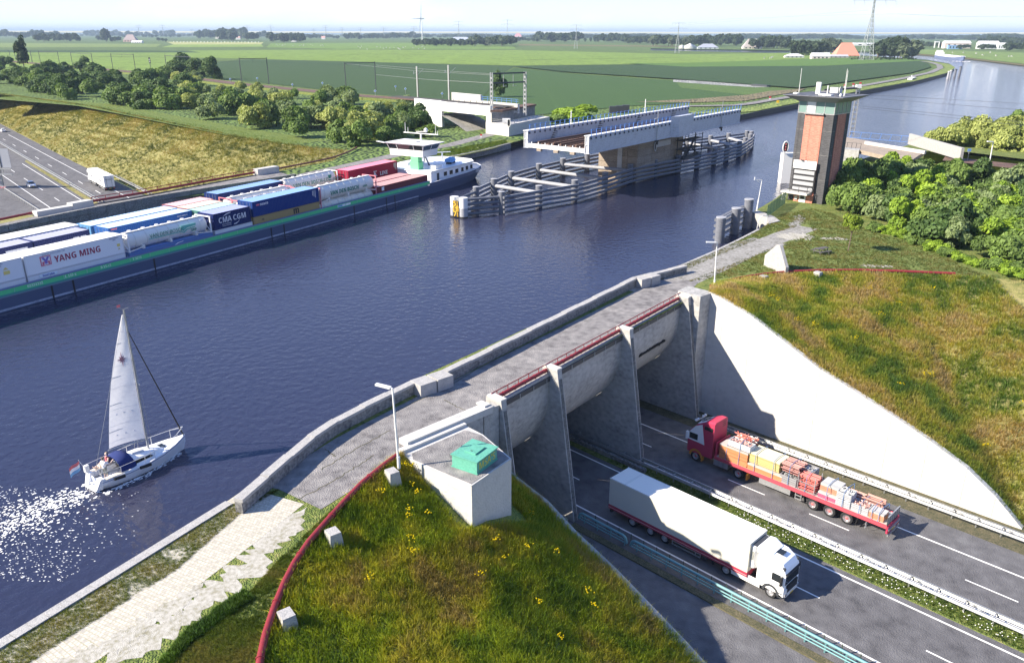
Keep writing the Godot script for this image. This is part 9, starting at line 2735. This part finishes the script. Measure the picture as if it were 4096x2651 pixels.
func lawn(called: String, poly: Array, h: float, n: int, stops: Array, hmin: float, hmax: float, sd: int, label: String, skip := [], wide := 0.05):
	var r := RandomNumberGenerator.new()
	r.seed = sd
	var P := gl(poly, h)
	var q := PackedVector2Array()
	var lo := Vector2(1e9, 1e9)
	var hi := -lo
	for p in P:
		q.append(Vector2(p.x, p.z)); lo = lo.min(Vector2(p.x, p.z)); hi = hi.max(Vector2(p.x, p.z))
	var n1 := noise(sd, 0.25, 3)
	var pts := PackedVector3Array()
	var cols := PackedColorArray()
	var tries := 0
	while pts.size() < n and tries < n * 12:
		tries += 1
		var w := Vector2(r.randf_range(lo.x, hi.x), r.randf_range(lo.y, hi.y))
		if not Geometry2D.is_point_in_polygon(w, q): continue
		var k0 := n1.get_noise_2d(w.x, w.y)
		if k0 < -0.28 and r.randf() < 0.7: continue
		var bad := false
		for s in skip:
			if Geometry2D.is_point_in_polygon(w, s):
				bad = true; break
		if bad: continue
		var k := clampf(0.5 + k0 * 1.0 + r.randfn() * 0.12, 0, 0.999) * (stops.size() - 1)
		pts.append(V(w.x, h, w.y))
		cols.append(stops[int(k)].lerp(stops[int(k) + 1], k - int(k)))
	blades(called, pts, cols, hmin, hmax, 0.5, sd + 2, label, 8, wide, 0.5)

func plants():
	var r := RandomNumberGenerator.new()
	r.seed = 123
	var deep := crowns(3, 2600, 0.095, Color(0.034, 0.078, 0.019), Color(0.116, 0.194, 0.046), 201)
	var mid := crowns(4, 2600, 0.095, Color(0.078, 0.132, 0.028), Color(0.217, 0.326, 0.070), 202)
	var willow := crowns(4, 2800, 0.085, Color(0.132, 0.186, 0.070), Color(0.341, 0.434, 0.186), 203)
	var bright := crowns(3, 2400, 0.10, Color(0.132, 0.232, 0.019), Color(0.372, 0.527, 0.046), 204)
	var olive := crowns(3, 2600, 0.085, Color(0.171, 0.217, 0.046), Color(0.465, 0.512, 0.155), 205)
	# left bank: dark bushes to the left, sunlit willows and hawthorns to the right
	thicket([[-250, 262], [0, 270], [200, 286], [420, 296], [620, 306], [760, 318]], [[-250, 358], [0, 372], [200, 398], [400, 425], [600, 440], [760, 450]], 90, FAR, 5.0, 8.0, [deep, deep, mid], "dark bush in the dense strip between railway and motorway, left part", "dark bushes left of the sunlit ones", r, 0.9)  # darker leaf sets carry the cloud shade over this strip
	thicket([[700, 330], [850, 345], [1050, 385], [1250, 400], [1450, 415], [1640, 440]], [[700, 440], [850, 488], [1050, 528], [1250, 585], [1420, 588], [1640, 570]], 70, FAR, 3.6, 5.8, [willow, willow, mid, olive], "sunlit bush in the dense strip between railway and motorway, right part", "sunlit bushes left of the bridge", r, 1.0)
	thicket([[1500, 520], [1640, 480], [1760, 490]], [[1500, 585], [1640, 568], [1760, 540]], 12, FAR, 3.2, 4.6, [deep, mid], "dark green bush beside the underpass of the rail bridge", "bushes by the underpass", r)
	thicket([[660, 268], [760, 274], [840, 300]], [[660, 310], [760, 316], [850, 330]], 9, FAR, 6.0, 9.0, [deep], "round dark bush rising above the railway, beside the fourth portal", "dark bushes by the fourth portal", r, 1.1)
	plant("shrub", "yellow green rounded bush on the bank just behind the swing bridge", "shrub", bright[0], Transform3D(Basis().scaled(V(8.5, 4.6, 6)), g(2300, 497, FAR)), "")
	plant("shrub", "small dark bush left of the yellow green one, at the abutment", "shrub", mid[0], Transform3D(Basis().scaled(V(5, 3.0, 4)), g(2218, 500, FAR)), "")
	plant("tree", "dark tree behind the lattice portal at the approach span", "tree", deep[1], Transform3D(Basis().scaled(V(4.2, 7.5, 4.2)), g(1992, 390, FAR)), "")
	# right bank thicket
	thicket([[3330, 820], [3420, 735], [3520, 690], [3640, 680], [3760, 720], [3900, 755], [4120, 775]], [[3330, 838], [3420, 868], [3520, 895], [3640, 935], [3760, 985], [3900, 1030], [4120, 1088]], 120, LAND, 2.1, 3.6, [mid, mid, deep, willow, bright], "bush in the dense thicket right of the control tower", "bushes right of the tower", r, 1.15)
	thicket([[3480, 905], [3640, 945], [3760, 1000], [3900, 1050], [4120, 1100]], [[3480, 915], [3640, 962], [3760, 1018], [3900, 1066], [4120, 1120]], 34, LAND, 0.9, 1.5, [bright, bright, mid], "low bright green shrub at the front edge of the thicket", "low shrubs at the thicket's edge", r, 0.8)
	thicket([[3720, 590], [3850, 575], [4000, 560], [4150, 555]], [[3720, 600], [3850, 606], [4000, 622], [4150, 640]], 26, LAND + 1.5, 3.0, 4.6, [olive, olive, willow], "pale olive bush on the far side of the track at the right edge", "pale olive bushes behind the track", r, 1.1)
	thicket([[4040, 480], [4150, 470]], [[4040, 500], [4150, 500]], 4, LAND, 2.0, 3.0, [mid], "green bush at the right edge by the yellow marker", "bushes by the yellow marker", r)
	# dark conifer like tree at the left
	var ct := thing("tree", "tall dark upright tree standing above the bushes at the left", "tree", Transform3D(Basis(), g(94, 290, FAR)))
	var b := B.new(); b.tube(Vector3.ZERO, V(0, 8, 0), 0.5, 0.3, 8); part(ct, "trunk", b, M.bark)
	b = B.new(); b.leaves(V(0, 13, 0), V(5.5, 14, 5.5), 3000, 0.75, r, Color(0.02, 0.045, 0.012), Color(0.06, 0.1, 0.03), 0.4, 14); part(ct, "crown", b, M.leaf)
	# young tree and picnic table
	var yt := thing("tree", "small young tree with bright round crown on the lawn of the right bank", "tree", Transform3D(Basis(), g(3393, 1000, LAND)))
	b = B.new(); b.tube(Vector3.ZERO, V(0.12, 2.8, 0), 0.09, 0.06, 8); b.tube(V(0.12, 2.4, 0), V(-0.5, 3.6, 0.2), 0.04, 0.02, 6); b.tube(V(0.12, 2.4, 0), V(0.7, 3.7, -0.2), 0.04, 0.02, 6); part(yt, "trunk", b, M.bark)
	b = B.new(); b.leaves(V(0.2, 3.9, 0), V(1.45, 1.75, 1.45), 1500, 0.17, r, Color(0.10, 0.16, 0.012), Color(0.28, 0.38, 0.03), 0.4, 10); part(yt, "crown", b, M.leaf)
	var pf := frame(g(3284, 1010, LAND), V(0.9, 0, -0.45))
	var pt := thing("picnic_table", "weathered wooden picnic table with fixed benches on the lawn", "picnic table", pf)
	var wood := mat("grey_wood", lin(0.13, 0.12, 0.12), 0.9)
	for i in 5:
		b = B.new(); b.bx(-1.0, 1.0, 0.74, 0.79, -0.38 + i * 0.16, -0.25 + i * 0.16); part(pt, "table_plank", b, wood)
	for z in [-0.78, 0.78]:
		for i in 2:
			b = B.new(); b.bx(-1.0, 1.0, 0.42, 0.47, z - 0.15 + i * 0.16, z - 0.02 + i * 0.16); part(pt, "bench_plank", b, wood)
	for x in [-0.75, 0.75]:
		b = B.new(); b.bar(V(x, 0, -0.7), V(x, 0.74, -0.25), 0.1, 0.06); b.bar(V(x, 0, 0.7), V(x, 0.74, 0.25), 0.1, 0.06); b.bar(V(x, 0.4, -0.9), V(x, 0.4, 0.9), 0.08, 0.08); part(pt, "trestle", b, wood)
	# ---- trees of the far country
	var tdark := crowns(4, 520, 0.2, Color(0.018, 0.04, 0.014), Color(0.065, 0.105, 0.04), 211, 8)
	var tgrey := crowns(3, 520, 0.2, Color(0.06, 0.09, 0.05), Color(0.15, 0.19, 0.10), 212, 8)
	var tlight := crowns(2, 520, 0.2, Color(0.10, 0.15, 0.015), Color(0.24, 0.31, 0.04), 213, 8)
	var protos := {}
	var tree := func(x: float, yb: float, hp: float, kind: String, label: String, group: String, wf := 0.8, trunk := 0.16):
		var a := g(x, yb, FAR)
		var hh := hp * a.length() / FL
		var key := kind + str(r.randi() % 3)
		var tr := Transform3D(Basis(Vector3.UP, r.randf() * TAU).scaled(V(hh * wf, hh, hh * wf)), a)
		if not protos.has(key):
			var o := thing("tree", label, "tree", tr, group)
			var bb := B.new(); bb.tube(Vector3.ZERO, V(0, 0.45, 0), 0.03, 0.018, 6); part(o, "trunk", bb, M.bark)
			var cr := MeshInstance3D.new(); cr.name = "crown"; cr.mesh = {"d": tdark, "g": tgrey, "l": tlight}[kind][r.randi() % 2]
			o.add_child(cr)
			cr.transform = Transform3D(Basis().scaled(V(0.52, 0.56, 0.52)), V(0, 0.12, 0))
			protos[key] = o
		else: copy(protos[key], tr, label, group)
	var groves := [
		[-60, 235, 159, 18, 30, 22, "d", "tree in the long far row at the left edge", "far row at the left edge"],
		[140, 316, 174, 18, 32, 15, "d", "tree in the dark grove in the pasture at the left", "dark grove at the left"],
		[436, 478, 172, 14, 20, 6, "d", "low tree between the big round tree and the brick barn", "low trees by the brick barn"],
		[380, 402, 166, 14, 18, 3, "d", "small tree left of the big round tree", "small trees left of the round tree"],
		[480, 720, 154, 8, 14, 22, "d", "small tree in the thin far line right of the brick barn", "thin far line"],
		[628, 662, 171, 10, 16, 3, "d", "lone small tree on the field edge left of the hay field", "lone trees by the hay field"],
		[340, 700, 150, 14, 24, 22, "d", "far tree behind the brick barn", "far trees behind the barn"],
		[783, 876, 159, 24, 34, 17, "d", "tree in the broad grove above the hay field", "broad grove above the hay field"],
		[876, 930, 165, 34, 48, 7, "d", "tall tree in the middle of the groves above the hay field", "tall trees above the hay field"],
		[934, 978, 159, 30, 42, 6, "d", "tall round tree right of the grove's middle", "tall round trees"],
		[976, 1020, 166, 22, 34, 8, "g", "greyish tree at the right end of the hay field groves", "greyish trees of the hay field grove"],
		[1028, 1080, 155, 16, 26, 10, "d", "tree in the distant clump left of the track", "distant clump left of the track"],
		[1076, 1212, 171, 24, 36, 24, "d", "tree in the dense dark grove right of the track", "dense dark grove"],
		[1226, 1262, 157, 14, 20, 6, "d", "tree in the pair of clumps right of the dark grove", "clumps right of the dark grove"],
		[1266, 1352, 157, 10, 16, 11, "d", "small tree in the far row by the tiny white house", "far row by the tiny house"],
		[1375, 1494, 158, 14, 26, 20, "d", "tree in the far row left of the wind turbine", "far row left of the turbine"],
		[1498, 1556, 157, 12, 18, 10, "d", "tree in the short far row, second left of the turbine", "short far row"],
		[1565, 1680, 156, 14, 26, 16, "d", "tree directly behind the wind turbine", "trees behind the turbine"],
		[1652, 1680, 184, 18, 26, 4, "d", "bush like tree at the foot of the wind turbine", "trees at the turbine's foot"],
		[1687, 1884, 185, 20, 30, 36, "d", "tree in the dark hedge row in front of the solar barn", "dark hedge row"],
		[1885, 2052, 185, 28, 44, 26, "g", "tree in the taller grove right of the solar barn", "taller grove right of the barn"],
		[2055, 2152, 166, 12, 18, 12, "d", "small round headed tree in the row right of the grove", "round headed row"],
		[2144, 2246, 168, 24, 40, 17, "d", "tree in the clump left of the pasture pylon", "clump left of the pasture pylon"],
		[2250, 2316, 168, 28, 40, 10, "d", "tree in the clump behind the pasture pylon", "clump behind the pasture pylon"],
		[2334, 2338, 166, 16, 18, 1, "d", "lone lollipop tree, left one right of the pasture pylon", ""],
		[2358, 2361, 166, 17, 18, 1, "d", "lone lollipop tree, right one right of the pasture pylon", ""],
		[2376, 2516, 168, 20, 36, 22, "d", "tree in the long clump in the middle of the far fields", "long clump mid field"],
		[2501, 2606, 174, 22, 32, 22, "d", "tree in the even hedge wood left of the willows", "even hedge wood"],
		[2600, 2800, 183, 28, 44, 26, "g", "grey green willow in the wood behind the round silos", "grey green willows"],
		[2792, 2958, 182, 26, 46, 22, "d", "tree in the wood behind the blue roofed barn", "wood behind the blue roofed barn"],
		[3006, 3034, 191, 34, 46, 3, "d", "round tree beside the thatched farmhouse", "trees beside the thatched farmhouse"],
		[3044, 3150, 190, 30, 54, 14, "d", "tall thin crowned tree right of the thatched farmhouse", "tall trees right of the thatched farm"],
		[3160, 3278, 217, 40, 56, 15, "d", "broad dark tree in the group above the grey sheds", "broad dark trees above the sheds"],
		[3284, 3350, 205, 36, 56, 9, "g", "leafy tree between the dark group and the red roof", "trees left of the red roof"],
		[3500, 3602, 228, 50, 78, 9, "d", "tall dark tree right of the big pylon", "tall dark trees by the big pylon"],
		[3545, 3580, 228, 34, 46, 3, "l", "light green young tree in front of the tall dark ones", "light green trees"],
		[3594, 3648, 229, 40, 64, 5, "g", "grey green tree at the right end of the farm row", "grey green trees of the farm row"],
		[3400, 3664, 236, 8, 12, 26, "g", "low round bush in the clipped hedge along the field edge", "hedge along the field edge"],
		[3671, 3796, 184, 14, 24, 15, "d", "tree left of the brick factory hall", "trees left of the factory hall"],
		[3826, 3880, 190, 10, 16, 9, "d", "small tree in front of the brick factory hall", "trees before the factory hall"],
		[3911, 4110, 172, 20, 32, 17, "d", "tree in the dark wood behind the grey hall", "dark wood behind the grey hall"],
		[3914, 3980, 192, 12, 20, 9, "d", "conical tree in front of the grey rounded hall", "trees before the grey hall"],
		[4023, 4110, 198, 20, 32, 8, "d", "bushy tree at the right edge by the white shed", "bushy trees at the right edge"],
	]
	var more := []
	for q in groves:
		for i in int(q[5]):
			var x := lerpf(q[0], q[1], (i + 0.5 + r.randf_range(-0.4, 0.4)) / float(q[5]))
			if q[3] < 30 and q[5] > 4 and i % 9 > 2:
				var a := g(x, q[2] + r.randf_range(-2.5, 1.5), FAR)
				var hh: float = r.randf_range(q[3], q[4]) * a.length() / FL * 0.52
				more.append(Transform3D(Basis(Vector3.UP, r.randf() * TAU).scaled(V(hh * 0.95, hh * 1.06, hh * 0.95)), a + V(0, hh * 0.2, 0)))
				continue
			tree.call(x, q[2] + r.randf_range(-2.5, 1.5), r.randf_range(q[3], q[4]), q[6], q[7], q[8], r.randf_range(0.75, 1.15) if q[3] > 14 else 1.1)
	tree.call(422, 172, 46, "d", "big round dark tree standing alone left of the brick barn", "", 0.9)
	# distant woods up to the horizon, with many trees of the groves, one mass
	var wm := MultiMesh.new()
	wm.transform_format = MultiMesh.TRANSFORM_3D
	wm.mesh = tdark[1]
	var N := 2600
	wm.instance_count = N + more.size()
	for i in more.size(): wm.set_instance_transform(N + i, more[i])
	for i in N:
		var x := r.randf_range(-500, 4600)
		var y := 139.0 + pow(r.randf(), 1.3) * 14.0 + (x - 2048) * 0.0015
		var a := g(x, y, FAR)
		var hh := r.randf_range(11, 20) * (1.0 + 0.5 * sin(x * 0.013) * sin(x * 0.0047 + 1))
		wm.set_instance_transform(i, Transform3D(Basis(Vector3.UP, r.randf() * TAU).scaled(V(hh * 1.3, hh * 0.75, hh * 1.3)), a))
	var wo := MultiMeshInstance3D.new()
	wo.name = "woodland"; wo.multimesh = wm
	add_child(wo)
	tag(wo, "bluish far woods along the whole horizon with trees of nearer groves", "woodland", "", "stuff")
	# ---- grass
	var gl0 := Color(0.22, 0.36, 0.02)
	var gl1 := Color(0.50, 0.62, 0.03)
	var ye := Color(0.80, 0.74, 0.06)
	var ta := Color(0.72, 0.54, 0.16)
	var inside := func(p: Vector3):
		var q := p.dot(MQ)
		var t := p.dot(MT)
		return not (q > 29.2 and q < 35.6 and t < -33.9)
	meadow("meadow_grass", slopes.left, 34000, 0.0, 0.86, [gl0, gl1, gl1, ye, ye, ta], 0.35, 0.85, 301, "long yellow green grass on the front slope below the bunker", 0.12, 0.022, 0.28, 9, inside)
	meadow("meadow_grass", slopes.right, 40000, 0.0, 0.62, [Color(0.2, 0.33, 0.06), Color(0.42, 0.5, 0.07), Color(0.62, 0.6, 0.1), Color(0.78, 0.64, 0.2), Color(0.8, 0.6, 0.3)], 0.35, 0.9, 311, "long dry and green grass on the right slope above the wing wall", 0.10, 0.03, 0.34, 8)
	meadow("meadow_grass", slopes.far, 70000, 0.0, 1.0, [Color(0.08, 0.12, 0.025), Color(0.22, 0.23, 0.045), Color(0.36, 0.33, 0.08), Color(0.45, 0.36, 0.15)], 0.5, 1.1, 321, "yellow grass on the far slope beside the motorway", 0.05, 0.035, 0.45, 8)
	lawn("verge_grass", [[-60, 2640], [0, 2598], [480, 2300], [910, 2030], [1120, 1960], [960, 2060], [700, 2290], [330, 2520], [60, 2700]], LAND, 9000, [Color(0.10, 0.16, 0.015), Color(0.2, 0.25, 0.03), Color(0.3, 0.28, 0.06)], 0.07, 0.2, 331, "short grass strip between quay kerb and paver road")
	lawn("verge_grass", [[620, 2670], [900, 2480], [1120, 2240], [1330, 2040], [1560, 1880], [1430, 1960], [1290, 2110], [1170, 2270], [1090, 2440], [1040, 2660]], LAND, 9000, [Color(0.08, 0.15, 0.012), Color(0.17, 0.24, 0.025), Color(0.3, 0.28, 0.07)], 0.07, 0.22, 341, "short grass between the paver road and the red pipe")
	lawn("verge_grass", [[640, 2660], [760, 2520], [900, 2420], [980, 2370], [1010, 2400], [900, 2480], [760, 2580], [690, 2660]], LAND, 2600, [Color(0.05, 0.13, 0.012), Color(0.10, 0.2, 0.015)], 0.15, 0.4, 345, "lush green strip in the middle of the left verge")
	lawn("verge_grass", [[2620, 1100], [2850, 1010], [3030, 920], [3130, 850], [3250, 830], [3330, 850], [3480, 920], [3700, 985], [3900, 1080], [4096, 1125], [4096, 1110], [3700, 1092], [3280, 1080], [2960, 1100], [2880, 1110], [2720, 1130], [2640, 1120]], LAND, 16000, [Color(0.07, 0.12, 0.015), Color(0.15, 0.19, 0.03), Color(0.28, 0.26, 0.06), Color(0.36, 0.30, 0.11)], 0.08, 0.3, 351, "short mixed grass of the right bank", [ring_of([[2600, 1140], [2850, 1030], [3080, 935], [3230, 890], [3260, 930], [3060, 1000], [2850, 1085], [2680, 1150]])])
	lawn("verge_grass", [[0, 388], [370, 424], [730, 492], [1229, 575], [1390, 596], [1390, 604], [1229, 592], [730, 505], [370, 432], [0, 400]], FAR, 5000, [Color(0.09, 0.18, 0.015), Color(0.2, 0.28, 0.03)], 0.2, 0.4, 361, "bright grass strip along the top of the far slope")
	lawn("verge_grass", [[1300, 720], [1450, 672], [1640, 640], [1790, 600], [1926, 575], [2020, 560], [2030, 572], [1926, 600], [1776, 630], [1600, 660], [1450, 690]], FAR, 4000, [Color(0.07, 0.15, 0.012), Color(0.18, 0.25, 0.025)], 0.2, 0.6, 371, "green verge along the quay left of the bridge")
	# grass of the median and weeds at the foot of walls
	var mr := [PackedVector3Array(), PackedVector3Array()]
	for i in 40:
		mr[0].append(rd(-44 + i * 1.6, 57.7, ROAD + 0.05)); mr[1].append(rd(-44 + i * 1.6, 59.8, ROAD + 0.05))
	meadow("median_grass", mr, 7000, 0, 1, [Color(0.05, 0.11, 0.01), Color(0.13, 0.22, 0.015), Color(0.2, 0.27, 0.03)], 0.12, 0.3, 381, "green grass of the median between the guardrails", 0.3, 0.04, 0.4, 8)
	# flowers
	b = B.new()
	for i in 60:
		var c := on_rows(slopes.left, r.randf_range(0.05, 0.6), r.randf_range(0.1, 0.8))
		if not inside.call(c) : continue
		if r.randf() < 0.5: continue
		b.col = Color(0.65, 0.48, 0.01)
		for k in 10: b.ball(c + V(r.randfn() * 0.14, 0.75 + r.randfn() * 0.08, r.randfn() * 0.14), Vector3.ONE * 0.045, 5, 3)
	for i in 14:
		var c := on_rows(slopes.right, r.randf_range(0.1, 0.5), r.randf_range(0.2, 0.9))
		for k in 8: b.ball(c + V(r.randfn() * 0.2, 0.8 + r.randfn() * 0.1, r.randfn() * 0.2), Vector3.ONE * 0.05, 5, 3)
	solo("wildflower", b, M.dull, "yellow flower heads scattered in the long grass of the slopes", "flowers", "", "stuff")
	b = B.new(); b.col = Color(0.8, 0.8, 0.78)
	for i in 260:
		var c := rd(r.randf_range(-30, 10), r.randf_range(57.7, 58.9), ROAD + 0.3)
		b.ball(c, V(0.05, 0.03, 0.05), 5, 3)
	solo("white_flowers", b, M.dull, "white daisies in the median grass beside the lorry", "flowers", "", "stuff")

func ring_of(pts: Array) -> PackedVector2Array:
	var q := PackedVector2Array()
	for p in gl(pts, LAND): q.append(Vector2(p.x, p.z))
	return q
